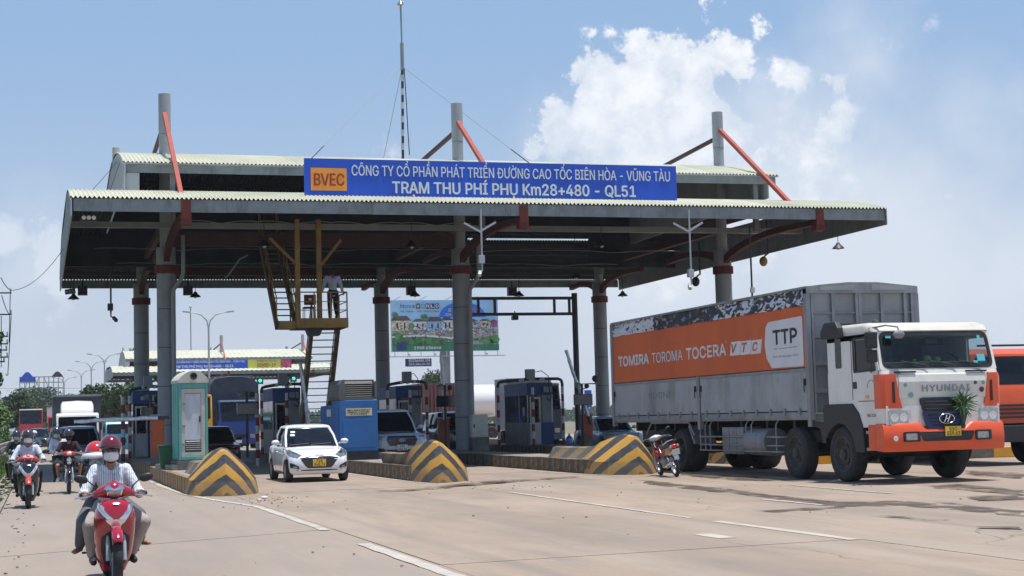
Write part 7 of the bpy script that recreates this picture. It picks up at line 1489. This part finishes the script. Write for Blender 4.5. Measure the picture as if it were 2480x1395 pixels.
# novaworld style advert billboard
B0, B1 = PY(950, 852, 150), PY(1205, 726, 150); YB = 150
bl = T('billboard', 'large advertising billboard with blue sky and house pictures behind the middle column', 'billboard', ((B0.x+B1.x)/2, YB, 0)); bw, bh = B1.x-B0.x, B1.z-B0.z
def bpt(u, w): return (B0.x+bw*u, B0.z+bh*w)
M['bb_sky'] = mat('poster_sky', (.28, .50, .74), .5, 0, .22, .25); M['bb_green'] = mat('poster_green', (.02, .16, .09), .5, 0, .2, 1); M['bb_leaf'] = mat('poster_foliage', (.06, .20, .06), .6, 0, .8, 1.6); M['bb_roof'] = mat('poster_roof', (.10, .07, .09), .5, 0, .4, 1); M['bb_wall'] = mat('poster_wall', (.62, .52, .34), .5, 0, .5, 2); M['bb_street'] = mat('poster_street', (.34, .33, .32), .5, 0, .7, 1.2); M['bb_blue'] = mat('poster_blue', (.01, .14, .60), .5, 0, .1, 1); M['bb_navy'] = mat('poster_navy', (.012, .03, .16), .5)
b = MB(); b.bb((B0.x, YB, B0.z), (B1.x, YB+.5, B1.z)); b.build('panel', M['bb_sky'], bl, w=True)
def flat(poly, m, k, nm='print'): b = MB(); b.prism([bpt(*p_) for p_ in poly], YB-.02-k*.012, YB-.012-k*.012, 'y'); b.build(nm, M[m], bl, w=True)
flat([(0, .12), (1, .12), (1, .42), (0, .46)], 'bb_street', 0); flat([(0, .12), (.62, .12), (.55, .22), (.30, .32), (0, .34)], 'bb_leaf', 1); flat([(.40, .24), (.62, .20), (.98, .30), (.98, .24), (.6, .15)], 'bb_leaf', 2); flat([(0, .30), (.3, .33), (.66, .24), (.66, .21), (.3, .29), (0, .27)], 'bwhite', 3)
for (u0, u1, w0, w1, wall, rr_) in ((.0, .17, .40, .60, 'bb_wall', .69), (.20, .32, .42, .58, 'bwhite', .63), (.33, .47, .40, .58, 'bb_sky', .67), (.47, .56, .40, .60, 'bwhite', .68), (.56, .68, .42, .60, 'bb_wall', .66), (.72, .80, .46, .58, 'bb_wall', .62), (.83, .92, .44, .58, 'bb_wall', .62), (.93, .99, .46, .57, 'pinkb', .61)):
    flat([(u0, w0), (u1, w0), (u1, w1), (u0, w1)], wall, 4); flat([(u0-.01, w1), (u1+.01, w1), (u1-.03, rr_), (u0+.02, rr_)], 'bb_roof', 5)
    for k in range(2): uu = u0+(u1-u0)*(.25+.4*k); flat([(uu, w0+.05), (uu+.015, w0+.05), (uu+.015, w1-.04), (uu, w1-.04)], 'bb_navy', 6)
for (u, w_, r_) in ((.03, .72, .03), (.30, .66, .035), (.06, .30, .04), (.18, .5, .03), (.96, .22, .05), (.9, .14, .05)): flat([(u+r_*cos(a_), w_+r_*1.8*sin(a_)) for a_ in [2*pi*k/9+(.3 if k % 2 else 0) for k in range(9)]], 'bb_leaf', 7)
rb = random.Random(31); bb4 = {k: MB() for k in ('bb_wall', 'bwhite', 'bb_roof', 'bb_leaf', 'teal', 'bb_navy', 'bb_street', 'pinkb')}
for i in range(620):
    u = rb.uniform(.01, .98); w_ = rb.gauss(.40, .11)
    if not .14 < w_ < .60: continue
    m_ = rb.choice(('bb_wall', 'bwhite', 'bb_roof', 'bb_leaf', 'bb_leaf', 'bb_navy', 'bb_street', 'teal', 'pinkb', 'bb_roof') if w_ > .30 else ('bb_leaf', 'bb_leaf', 'bb_street', 'bb_navy', 'bwhite', 'pinkb')); a_, c_ = rb.uniform(.004, .020), rb.uniform(.006, .030)
    p_ = bpt(u, w_); q_ = bpt(u+a_, w_+c_); o_ = YB-.075-rb.random()*.008; sk_ = rb.uniform(-.08, .08); bb4[m_].add([(p_[0], o_, p_[1]), (q_[0], o_, p_[1]+sk_), (q_[0]+sk_, o_, q_[1]), (p_[0]+sk_, o_, q_[1])], [(0, 1, 2, 3)])
for m_, b in bb4.items(): tag(b.build('print_detail', M[m_], bl, w=True), kind='stuff')
flat([(.44+.44*(.5-.5*cos(pi*k/14)), .66+.30*sin(pi*k/14)) for k in range(15)], 'bb_blue', 8); flat([(0, 0), (1, 0), (1, .12), (0, .12)], 'bb_green', 9); flat([(.04, .03), (.13, .03), (.13, .18), (.04, .18)], 'bb_navy', 10)
def btx(s, u, w_, uw, wh, m, k=12, **kk): p_ = bpt(u, w_); text(s, (p_[0], YB-.02-k*.012-.002, p_[1]), XR, ZU, bw*uw, bh*wh, M[m], bl, **kk)
btx('Nova', .08, .845, .13, .07, 'bb_navy', bold=0); btx('HỒ TRÀM - THE TROPICANA', .08, .76, .36, .045, 'bb_navy'); btx('1900 636666', .20, .04, .25, .055, 'bwhite', bold=.03)
for k in range(5): flat([(.225+k*.045, .83), (.262+k*.045, .83), (.262+k*.045, .93), (.225+k*.045, .93)], 'bb_navy', 10) if k != 1 else None
for k, ch in enumerate('WORLD'): 
    if k != 1: btx(ch, .230+k*.045, .852, .026, .056, 'bwhite', bold=.03)
b = MB(); p_ = bpt(.289, .88); b.lathe([(.26, YB-.2), (.16, YB-.2)], (p_[0], 0, p_[1]), 20, 'y'); b.build('ring_letter', M['teal'], bl, w=True)
btx('S', .525, .77, .025, .06, 'lime', bold=.04); btx('CH', .50, .69, .05, .045, 'bwhite'); btx('ẦU', .72, .83, .03, .05, 'bwhite'); btx('HOTEL', .73, .765, .12, .05, 'helmet_bred', bold=.05)
cx = PY(1083, 880, YB).x; b = MB(); b.cyl((cx, YB+.8, 0), (cx, YB+.8, B0.z+1), .5, n=18); b.build('pole', M['steel'], bl, w=True, smooth=50)
b = MB(); z = B0.z-.55; b.bb((B0.x-.4, YB-.9, z), (B1.x+.4, YB-.2, z+.06)); b.build('catwalk', M['lampgrey'], bl, w=True)
for k in range(9): x = B0.x+.2+(bw-.4)*k/8; b = MB(); b.bb((x-.03, YB-.3, z), (x+.03, YB-.24, B0.z)); b.build('bracket', M['lampgrey'], bl, w=True); b = MB(); b.beam((x, YB-.3, B1.z), (x+.5, YB-1.0, B1.z+.28), .04) if k % 2 == 0 else b.box((x, YB-.85, z+.2), (.18, .15, .15)); b.build('floodlight', M['lampgrey'], bl, w=True)
p_ = PY(982, 888, YB-.5); q = PY(1045, 868, YB-.5); sb = T('small_blue_sign', 'small dark blue advert strip hanging under the big billboard', 'sign', (p_.x, YB-.5, p_.z)); b = MB(); b.bb((p_.x, YB-.5, p_.z), (q.x, YB-.42, q.z)); b.build('panel', M['bb_navy'], sb, w=True)
text('BIZMAN.VN', (p_.x+.35, YB-.52, p_.z+.44), XR, ZU, 2.1, .28, M['bwhite'], sb, bold=.04); text('094.986.09.90', (p_.x+.35, YB-.52, p_.z+.10), XR, ZU, 2.1, .24, M['bwhite'], sb, bold=.04)
# foliage
M['crown'] = mat('crown_leaves', (.045, .085, .028), .7, 0, .45, .9); M['crown2'] = mat('bush_leaves', (.07, .14, .025), .7, 0, .5, 2.2); M['bark'] = mat('bark', (.10, .08, .06), .9, 0, .3, 4, bump=.5)
TC = {}
def crownmesh(seed, n, leaf, blobs, m):
    if (seed, n) in TC: return TC[(seed, n)]
    rnd = random.Random(seed); b = MB(); tot = sum(bl_[3]**2 for bl_ in blobs)
    for (x, y, z, r_) in blobs:
        for _ in range(int(n*r_*r_/tot)):
            u = V((rnd.gauss(0, 1), rnd.gauss(0, 1), rnd.gauss(0, 1))).normalized()*r_*rnd.uniform(.45, 1.05); u.z *= .8; p_ = V((x, y, z))+u
            if mnoise.noise(p_*1.1/max(.3, r_)) < -.22: continue
            a_ = V((rnd.uniform(-1, 1), rnd.uniform(-1, 1), rnd.uniform(-1, 1))).normalized(); c_ = a_.cross(V((rnd.uniform(-1, 1), rnd.uniform(-1, 1), rnd.uniform(-1, 1)))).normalized(); s_ = leaf*rnd.uniform(.6, 1.4)
            b.add([p_-a_*s_, p_+c_*s_*.5, p_+a_*s_, p_-c_*s_*.5], [(0, 1, 2, 3)])
    TC[(seed, n)] = b.data('crown', M[m]); return TC[(seed, n)]
def tree(label, loc, h, w_, seed, n=3500, leaf=.14, m='crown', name='tree', group=None):
    t = T(name, label, 'tree', loc, random.uniform(0, 6), group); rnd = random.Random(seed)
    bl_ = [(0, 0, .72, .26)]+[(rnd.uniform(-.32, .32), rnd.uniform(-.32, .32), rnd.uniform(.45, .88), rnd.uniform(.12, .22)) for _ in range(9)]
    c_ = place(crownmesh(seed, n, leaf/h, bl_, m), 'crown', t); c_.scale = (w_, w_, h)
    b = MB(); b.tube([(0, 0, 0), (.01*h, 0, .3*h), (0, .01*h, .62*h)], [.035*h, .026*h, .012*h], 9)
    for (x, y, z, r_) in bl_[1:7]: b.tube([(0, 0, h*.36), (x*w_*.5, y*w_*.5, h*(z*.5+.22)), (x*w_, y*w_, h*z)], [.014*h, .009*h, .003*h], 6)
    b.build('trunk', M['bark'], t, smooth=60); return t
random.seed(21)
for i, (x, Y, h, w_, l) in enumerate(((90, 270, 9.5, 13, 'rounded tree in front of the empty billboard frame'), (118, 285, 8.5, 9, 'smaller tree right of the rounded tree at the billboard frame'), (62, 300, 6.5, 10, 'low tree left under the billboard frame'), (150, 330, 8, 12, 'distant tree between the billboard frame and the lamps'), (190, 300, 8.5, 14, 'broad distant tree below the street lamps'), (258, 150, 5.6, 6.0, 'leafy tree under the left end of the far canopy'), (275, 160, 5.2, 6, 'leafy tree just right under the left end of the far canopy'),
        (20, 190, 6.0, 8, 'dark tree behind the queue at the far left'), (42, 240, 6.5, 8, 'dark tree behind the lorries at the far left'), (1062, 190, 8.5, 5, 'small tree left of the billboard pole'), (1048, 200, 7.4, 4, 'thin small tree near the foot of the billboard'), (1215, 230, 7.0, 7, 'distant tree right of the middle column'))):
    p_ = PY(x, 1000, Y); tree(l, (p_.x, Y, 0), h, w_, 100+i, 5200, .20)
b = MB(); rnd = random.Random(4)
for i in range(22000):
    X = rnd.uniform(-160, 420); Y = 430+rnd.uniform(0, 40)+max(0, X-60)*.8; hh = 4.5+3.5*mnoise.noise(V((X*.05, 1, 0)))+2.0*mnoise.noise(V((X*.21, 7, 0))); z = rnd.random()**.7*hh; a_ = V((rnd.uniform(-1, 1), rnd.uniform(-.4, .4), rnd.uniform(-1, 1))).normalized(); c_ = a_.cross(V((0, 1, 0))).normalized(); s_ = rnd.uniform(.35, .8); p_ = V((X, Y, z)); b.add([p_-a_*s_, p_+c_*s_*.6, p_+a_*s_, p_-c_*s_*.6], [(0, 1, 2, 3)])
tag(b.build('tree_line', M['crown']), 'continuous band of distant trees along the horizon', 'trees', kind='stuff')
# shrubs on the left verge
random.seed(8)
sh = [(-2.9, 52, 1.6, 'low shrub beside the near end of the guard rail'), (-3.3, 60, 2.0, 'leafy shrub behind the guard rail'), (-3.1, 68, 1.9, 'shrub further along the guard rail'), (-3.6, 78, 2.6, 'tall bushy shrub halfway along the guard rail'), (-3.4, 90, 3.0, 'bright green bush behind the far guard rail'), (-3.9, 105, 3.4, 'large bush near the end of the guard rail'), (-4.6, 125, 4.2, 'big bush beyond the guard rail'), (-2.3, 40, .9, 'low weeds clump beside the gutter'), (-2.4, 33, .8, 'weed clump nearest the viewer on the verge')]
for i, (x, y, h, l) in enumerate(sh):
    t = T('shrub', l, 'shrub', (x, y, .15), random.uniform(0, 6)); bl_ = [(random.uniform(-.4, .4), random.uniform(-.4, .4), random.uniform(.25, .75), random.uniform(.2, .34)) for _ in range(7)]
    c_ = place(crownmesh(300+i, 2600, .055/h+.02, bl_, 'crown2'), 'foliage', t); c_.scale = (h*.85, h*1.2, h)
    b = MB(); 
    for q_ in bl_[:5]: b.tube([(0, 0, -.1), (q_[0]*h*.5, q_[1]*h*.5, q_[2]*h*.6)], .015*h, 5)
    b.build('stem', M['bark'], t)
# guard rail
gr = T('guard_rail', 'weathered steel guard rail along the left verge', 'guard rail', (-1.95, 30, 0)); M['railm'] = mat('guard_rail_steel', (.34, .31, .27), .5, .4, .15, 2, dirt=.5, dirtcol=(.18, .11, .07))
for zc in (.78, .48):
    prof = [(-1.93, zc-.15), (-1.87, zc-.11), (-1.92, zc-.04), (-1.92, zc+.04), (-1.87, zc+.11), (-1.93, zc+.15)]; b = MB(); rg = [[V((x, y, z)) for x, z in prof]+[V((x-.012, y, z)) for x, z in prof[::-1]] for y in [34+i*4 for i in range(37)]]; b.loft(rg); b.build('rail_beam', M['railm'], gr, w=True)
for i in range(36): b = MB(); b.bb((-2.05, 34.5+i*4, 0), (-1.945, 34.62+i*4, .95)); b.build('rail_post', M['railm'], gr, w=True)
# utility pole with vine
M['pole_c'] = mat('concrete_pole', (.28, .27, .25), .85, 0, .1, 2)
up = T('utility_pole', 'utility pole with stacked crossarms and loose cables at the left edge', 'utility pole', (-2.15, 75, .2)); b = MB(); b.tube([(-2.15, 75, .1), (-2.15, 75, 9.4)], [.17, .11], 12); b.build('pole', M['pole_c'], up, w=True, smooth=50)
for k, (y_, x_) in enumerate(((710, 28), (762, 29), (815, 20), (833, 20), (848, 18), (865, 20), (876, 12))):
    p_ = PY(x_, y_, 75); b = MB(); b.bb((-3.0, 74.82, p_.z-.03), (p_.x, 74.88, p_.z+.03)); b.build('crossarm', M['steel_dark'], up, w=True)
    for x in (p_.x-.04, -1.9): b = MB(); b.cyl((x, 74.85, p_.z+.03), (x, 74.85, p_.z+.2), .035, n=8); b.build('insulator', M['cream'], up, w=True)
def wires(label, segs, r_=.018, nm='cable', n=12, sag=.3, loc=None):
    loc = loc or segs[0][0]; t = T(nm, label, 'cable', loc)
    for a_, c_ in segs:
        a_, c_ = V(a_), V(c_); b = MB(); b.tube([a_.lerp(c_, i/n)-V((0, 0, sag*4*(i/n)*(1-i/n))) for i in range(n+1)], r_, 4); b.build('strand', M['black'], t, w=True)
w1 = lambda x, y, Y: tuple(PY(x, y, Y))
wires('loose black cables running down the left utility pole', [(w1(2, 672, 75), w1(25, 703, 75)), (w1(4, 715, 75), w1(21, 760, 75)), (w1(25, 705, 75), w1(22, 830, 75)), (w1(27, 765, 75), w1(19, 905, 75)), (w1(14, 905, 75), w1(20, 905, 75)), (w1(3, 765, 75), w1(3, 890, 75))], sag=.08)
wires('thin wire from the utility pole up to the corner of the near canopy', [(w1(25, 703, 75), (XL-.02, 60, 8.2))], .014, sag=.4)
wires('thin stay wire from the upper canopy gable to the left end of the roof', [(w1(284, 392, 56), w1(212, 474, 53)), (w1(290, 395, 55), w1(262, 474, 54))], .012, sag=0)
wires('distant overhead wires crossing above the left queue', [((-30, 330, 11), (60, 330, 10.5)), ((-30, 340, 9), (60, 340, 9.3))], .03, sag=.8)
vt = T('climbing_vine', 'green creeper climbing the lower half of the left utility pole', 'vine', (-2.15, 75, .2)); c_ = place(crownmesh(77, 2600, .022, [(0, 0, .1+.1*k, .055+.02*(k % 3)) for k in range(9)], 'crown2'), 'foliage', vt); c_.scale = (5.5, 5.5, 6.2)
b = MB(); b.tube([(.1, -.2, 0), (-.15, -.2, 2), (.15, -.22, 4), (0, -.15, 5.8)], .03, 6); b.build('stem', M['bark'], vt)
# temple like roof
tp = T('pagoda_roof_building', 'low building with upswept red tiled roof at the far left', 'building', (PY(15, 990, 320).x, 320, 0)); M['tile'] = mat('roof_tile_red', (.30, .12, .10), .7, 0, .15, 1)
b = MB(); rg = []
for i in range(21):
    x = -5.5+11*i/20; up_ = 1.3*abs(x/5.5)**3; rg.append([V((x, -4, 5.2+up_)), V((x, -2, 5.9+up_*.8)), V((x, 0, 7.2+up_*.6)), V((x, 2, 5.9+up_*.8)), V((x, 4, 5.2+up_)), V((x, 0, 5.3+up_*.7))])
b.loft(rg); b.build('roof', M['tile'], tp, smooth=40); b = MB(); b.bb((-4, -3, 0), (4, 3, 5.2)); b.build('wall', M['cream'], tp)
for k in range(4): b = MB(); b.bb((-3.4+1.9*k, -3.05, 1), (-2.4+1.9*k, -3.002, 3.4)); b.build('window', M['dglass'], tp)
# roadside shop with pale sign
p_ = PY(265, 985, 175); sp = T('roadside_shop', 'small white shop with turquoise sign behind the teal truck', 'shop', (p_.x, 178, 0)); b = MB(); b.bb((-3, -3, 0), (3, 3, 3.6)); b.build('wall', M['booth_grey'], sp); b = MB(); b.bb((-2.9, -3.1, 3.65), (2.9, -2.9, 4.6)); b.build('sign_board', M['cyan'], sp)
b = MB(); b.bb((-2.4, -3.06, .1), (-.4, -3.002, 2.6)); b.build('shutter', M['alu'], sp); b = MB(); b.bb((.2, -3.06, 1), (2.3, -3.002, 2.4)); b.build('window', M['dglass'], sp)
# distant mast on the second plaza
p_ = PY(463, 900, 210); tm = T('distant_lightning_mast', 'thin mast with ball tip above the far canopy', 'mast', (p_.x, 210, 9.0)); b = MB(); b.tube([(0, 0, 2.5), (0, 0, 8.2)], .06, 6); b.build('rod', M['steel_dark'], tm); b = MB(); b.ell((0, 0, 8.3), (.18, .18, .22), 10); b.build('tip', M['lampgrey'], tm)
# ------------------------------------------------------------------ hanging and small things
def pend(x, y, Y, top, label):
    p_ = PY(x, y, Y); t = T('pendant_lamp', label, 'lamp', (p_.x, Y, p_.z), group='cone shaped pendant lamps under the near canopy')
    b = MB(); b.lathe([(.26, -.10), (.20, -.03), (.10, .06), (.06, .14), (.0, .15)], n=20, axis='z'); o = b.build('lamp_shade', M['black'], t, smooth=50)
    b = MB(); b.ell((0, 0, -.09), (.07, .07, .07), 10); b.build('bulb', M['lens'], t)
    b = MB(); b.tube([(0, 0, .14), (0, 0, top-p_.z)], .014, 5); b.build('rod', M['steel_dark'], t)
for i, (x, y, Y, top, l) in enumerate(((178, 719, 72, 8.6, 'at the far left end of the rear eave'), (473, 714, 72, 8.6, 'just right of the leftmost front column'), (1005, 712, 72, 8.6, 'above the left part of the billboard'), (1257, 712, 72, 8.6, 'between the middle column and the right rear column'), (1508, 712, 72, 8.6, 'just right of the right rear column'), (2030, 596, 57.5, 8.8, 'alone at the right end of the canopy'), (640, 590, 53, 8.9, 'high up left of the stairs'), (997, 592, 53, 8.9, 'high up left of the middle column'), (1457, 590, 53, 8.9, 'high up right of the middle column'), (1395, 668, 60, 8.9, 'dim one near the bright roof gap'))): pend(x, y, Y, top, 'black cone pendant lamp '+l)
for x, y, l in ((200, 704, 'far left'), (455, 704, 'right of the leftmost column'), (995, 704, 'over the billboard left side'), (1240, 706, 'over the gantry')):
    p_ = PY(x, y, 73); t = T('loudspeaker_box', 'black square box hung from the rear eave, '+l, 'speaker', p_, group='black boxes under the rear eave'); b = MB(); b.box((0, 0, 0), (.42, .35, .42)); b.build('housing', M['black'], t, bevel=.02); b = MB(); b.bb((-.03, -.03, .21), (.03, .03, .50)); b.build('bracket', M['steel_dark'], t); b = MB(); b.lathe([(.17, -.178), (.12, -.17), (.05, -.18)], n=18, axis='y'); b.build('cone', M['steel_dark'], t)
for x, y, Y, l, tl in ((215, 528, 48.6, 'triple floodlight under the front eave at the left end', 0), (170, 706, 73, 'triple floodlight hanging from the rear eave at the far left', -.12)):
    p_ = PY(x, y, Y); t = T('floodlight', l, 'floodlight', p_); R = Matrix.Rotation(tl, 3, 'Y'); b = MB(); b.box((0, 0, 0), (.46, .22, .22), R); b.build('housing', M['black'], t, bevel=.02)
    for k in (-1, 0, 1): b = MB(); b.lathe([(.065, -.112), (.05, -.125), (0, -.128)], R@V((k*.145, 0, 0)), 14, 'y'); b.build('lamp', M['mask'] if Y < 60 else M['steel'], t)
    b = MB(); b.bb((-.02, -.02, .10), (.02, .02, .32)); b.build('bracket', M['steel_dark'], t)
def cctv(x, ytop, ybot, Y, label, m='lampgrey', cam=(-.12, -.25), box=True, strut=True, xb=None):
    a = PY(x, ytop, Y); c = PY(xb or x, ybot, Y); t = T('surveillance_camera', label, 'camera', (a.x, Y, a.z)); b = MB(); b.tube([(0, 0, 0), (0, 0, c.z-a.z)], .034, 8); b.build('drop_pole', M[m], t, smooth=50); z = c.z-a.z
    if box: b = MB(); b.box((-.02, 0, z+.22), (.20, .16, .26)); b.build('junction_box', M[m], t, bevel=.01)
    b = MB(); b.tube([(0, 0, z), (0, -.02, z-.14), (cam[0]*.4, -.1, z-.16)], .03, 6); R = Matrix.Rotation(.5, 3, 'X')@Matrix.Rotation(cam[0]*2.5, 3, 'Z'); b.box((cam[0], -.14, z-.24), (.11, .30, .11), R); b.build('camera_body', M[m], t, bevel=.01)
    if strut: b = MB(); b.beam((0, 0, -.75), (-.55, .05, -.45), .06); b.beam((0, 0, -.70), (.50, .05, -.42), .06); b.build('strut', M[m], t)
cctv(1164, 506, 645, 47.9, 'white surveillance camera on a long pole left of centre on the front eave'); cctv(1668, 508, 678, 47.9, 'white surveillance camera on a long pole right of centre on the front eave', xb=1658)
cctv(268, 660, 758, 60, 'dark surveillance camera hanging near the left end of the canopy', 'steel_dark', (.14, 0), strut=False)
for x, y, Y, l, m_ in ((1685, 682, 58, 'round black dome camera left of the right hand column', 'black'), (1849, 633, 56, 'brownish dome camera right of the right hand column', 'stair')):
    p_ = PY(x, y, Y); t = T('dome_camera', l, 'camera', p_); b = MB(); b.ell((0, 0, 0), (.16, .16, .20), 16); b.build('dome', M[m_], t, smooth=70); b = MB(); b.tube([(0, 0, .15), (.15, 0, .28), (.20, 0, .28), (.20, 0, 1.6)], .035, 6); b.build('arm', M['steel_dark'], t)
p_ = PY(1822, 722, 50); a = PY(1822, 545, 50); t = T('drop_pipe', 'thin dark pipe with a white box hanging in front of the right hand column', 'pipe', p_); b = MB(); b.cyl((0, 0, 0), (0, 0, a.z-p_.z), .035, n=8); b.build('pipe', M['steel_dark'], t); b = MB(); b.box((.02, 0, .28), (.14, .12, .18)); b.build('junction_box', M['paper'], t, bevel=.01)
p_ = PY(1247, 770, 65.8); t = T('gantry_camera', 'small black camera hanging from the black gantry', 'camera', p_); b = MB(); b.box((0, 0, 0), (.26, .3, .18)); b.build('camera_body', M['black'], t, bevel=.02); b = MB(); b.bb((-.02, -.02, .09), (.02, .02, .3)); b.build('bracket', M['black'], t)
# pay displays with cameras beside the booths
for i, (x, y, Y, z1, l) in enumerate(((366, 1000, 57.5, 1, 'left of the turquoise kiosk'), (598, 990, 57.5, 1, 'left of the white sedan'), (1078, 972, 58, 1, 'beside the middle column'), (1410, 968, 57, 1, 'left of the cargo truck rear'))):
    p_ = PY(x, y, Y); t = T('price_display', 'dark fare display box with camera on a post '+l, 'display', (p_.x, Y, .36), group='fare displays'); h = p_.z-.36
    b = MB(); b.cyl((0, 0, 0), (0, 0, h+.62), .05, n=10); b.build('post', M['steel_dark'], t, smooth=50); b = MB(); b.box((0, -.10, h), (.74, .12, .42)); b.build('display', M['black_gloss'], t, bevel=.015)
    b = MB(); b.box((-.22, -.15, h+.55), (.13, .34, .13), Matrix.Rotation(.3, 3, 'X')@Matrix.Rotation(-.7, 3, 'Z')); b.tube([(0, 0, h+.45), (-.18, -.1, h+.48)], .02, 6); b.build('camera_body', M['steel'], t, bevel=.01); b = MB(); b.ell((.2, 0, h+.52), (.10, .08, .10)); b.tube([(0, 0, h+.4), (.2, 0, h+.44)], .02, 6); b.build('lamp_head', M['black'], t)
# convex lamp on bracket near the right rear column
p_ = PY(1441, 917, 60); t = T('round_mirror', 'small round black lamp on a thin bracket left of the cargo truck', 'lamp', p_); b = MB(); b.ell((0, 0, 0), (.13, .08, .14), 14); b.build('lamp_head', M['black'], t, smooth=70); b = MB(); b.tube([(0, 0, -.12), (.0, 0, -.2), (-.75, 0, -.2), (-.75, 0, -2.2)], .03, 6); b.build('bracket', M['steel_dark'], t)
# water bottle, litter
M['bottle'] = mat('blue_water_bottle', (.03, .14, .40), .15, 0, .1, 6, coat=.6)
p_ = G(1379, 1077, .36); p_ = PY(1379, 1070, 56.6); t = T('water_bottle', 'large blue water bottle standing at the foot of the right hand boom gate', 'bottle', (p_.x, 56.6, .36)); b = MB(); b.lathe([(0, 0), (.14, .0), (.145, .05), (.14, .2), (.145, .32), (.10, .40), (.04, .45), (.04, .50), (0, .50)], n=18, axis='z'); b.build('body', M['bottle'], t, smooth=50); b = MB(); b.cyl((0, 0, .505), (0, 0, .53), .045, n=12); b.build('cap', M['paper'], t)
M['litter_y'] = mat('litter_yellow', (.62, .58, .08), .6)
def crumple(x, y, s_, m_, name, label):
    p_ = G(x, y, 0); b = MB(); rg = []
    for i in range(1, 6):
        a_ = pi*i/6; rg.append([V((s_*sin(a_)*cos(k*pi/5)*(1+.5*mnoise.noise(V((k*3.1, i*2.2, x)))), s_*sin(a_)*sin(k*pi/5)*(1+.5*mnoise.noise(V((k*1.7, i*3.2, y)))), s_*.35*(1-cos(a_))*(1+.4*mnoise.noise(V((k, i, 3)))))) for k in range(10)])
    b.loft(rg); tag(b.build(name, M[m_], loc=p_), label, 'litter')
crumple(598, 1192, .10, 'litter_y', 'crumpled_bag', 'crumpled yellow bag at the foot of the leftmost chevron barrier'); crumple(640, 1207, .07, 'paper', 'crumpled_paper', 'white crumpled paper scrap in front of the leftmost barrier'); crumple(1052, 1167, .06, 'paper', 'paper_scrap', 'tiny white scrap at the foot of the middle chevron barrier'); crumple(628, 1211, .04, 'paper', 'paper_scrap', 'second small white paper scrap beside the larger crumpled one')
p_ = PY(1423, 965, 90); t = T('blue_sign_panel', 'small bright blue sign panel on a post far behind the right boom gate', 'sign', (p_.x, 90, 0)); b = MB(); b.cyl((0, 0, 0), (0, 0, p_.z+.4), .06, n=8); b.build('post', M['steel'], t); b = MB(); b.bb((-.22, -.12, p_.z-.55), (.22, -.06, p_.z+.5)); b.build('panel', M['sign_blue'], t)
t = T('bent_conduit', 'pale broken conduit dangling under the canopy left of the stairs', 'pipe', (7.1, 57, 8.2)); q = [PY(x, y, 57) for x, y in ((600, 618), (580, 628), (566, 648), (552, 668), (546, 672))]; b = MB(); b.tube(q, .035, 6); b.build('pipe', M['lampgrey'], t, w=True, smooth=60)
for i, (y, z, x0_, x1_) in enumerate(((53.2, 8.05, 4.6, 14.6), (62.5, 8.15, 2.0, 26.5), (66.2, 7.95, 3.0, 25))):
    t = T('hanging_cable', ('thin sagging cable strung below the front of the canopy', 'long sagging cable strung below the middle of the canopy', 'rearmost sagging cable strung below the canopy')[i], 'cable', (x0_, y, z)); pts = []
    for k in range(61): u = k/60; pts.append((x0_+(x1_-x0_)*u, y, z+.35-.22*abs(sin(u*pi*4))**.8*-1-.3*(1-abs(2*(u*4 % 1)-1))))
    b = MB(); b.tube(pts, .016, 4); b.build('strand', M['steel'], t, w=True)
# loose gravel and debris on the slabs
M['debris'] = mat('debris', (.24, .21, .18), .9, 0, .4, 9); b = MB(); rnd = random.Random(9)
for i in range(260):
    if i < 80: x, y = rnd.gauss(4.4, .5), rnd.gauss(32.0, 1.6)
    elif i < 120: x, y = rnd.gauss(9.6, .6), rnd.gauss(34.5, 1.8)
    elif i < 190: x, y = rnd.uniform(-.72, -.2), rnd.uniform(14, 60)
    else: x, y = rnd.uniform(-.5, 22), rnd.uniform(15, 34)
    s_ = rnd.uniform(.006, .016); b.box((x, y, s_*.5+.004), (s_*1.6, s_*2, s_), Matrix.Rotation(rnd.uniform(0, 6), 3, 'Z'))
tag(b.build('grit', M['debris']), 'loose grit scattered on the concrete road', 'grit', kind='stuff')
b = MB(); rnd = random.Random(19)
for i in range(420):
    x, y = (rnd.gauss(-.95, .12), rnd.uniform(13, 60)); s_ = rnd.uniform(.015, .05); b.box((x, y, .02+s_*.3), (s_*1.5, s_*2, s_*.7), Matrix.Rotation(rnd.uniform(0, 6), 3, 'Z'))
tag(b.build('gutter_litter', M['verge']), 'dry leaves and dirt lying in the left gutter', 'debris', kind='stuff')
# air: thin haze over the whole place
hm = bpy.data.materials.new('haze_air'); hm.use_nodes = True; t_ = hm.node_tree; t_.nodes.clear(); o_ = N('ShaderNodeOutputMaterial', t_); pv = N('ShaderNodeVolumePrincipled', t_); pv.inputs['Color'].default_value = (.88, .93, 1, 1); pv.inputs['Density'].default_value = .00024; pv.inputs['Anisotropy'].default_value = .2; L(pv.outputs[0], o_.inputs['Volume'], t_)
b = MB(); b.bb((-2600, -120, -1.3), (2600, 3600, 22)); hz_ = b.build('haze', hm); tag(hz_, 'thin pale haze in the air over the toll plaza', 'haze', kind='stuff')
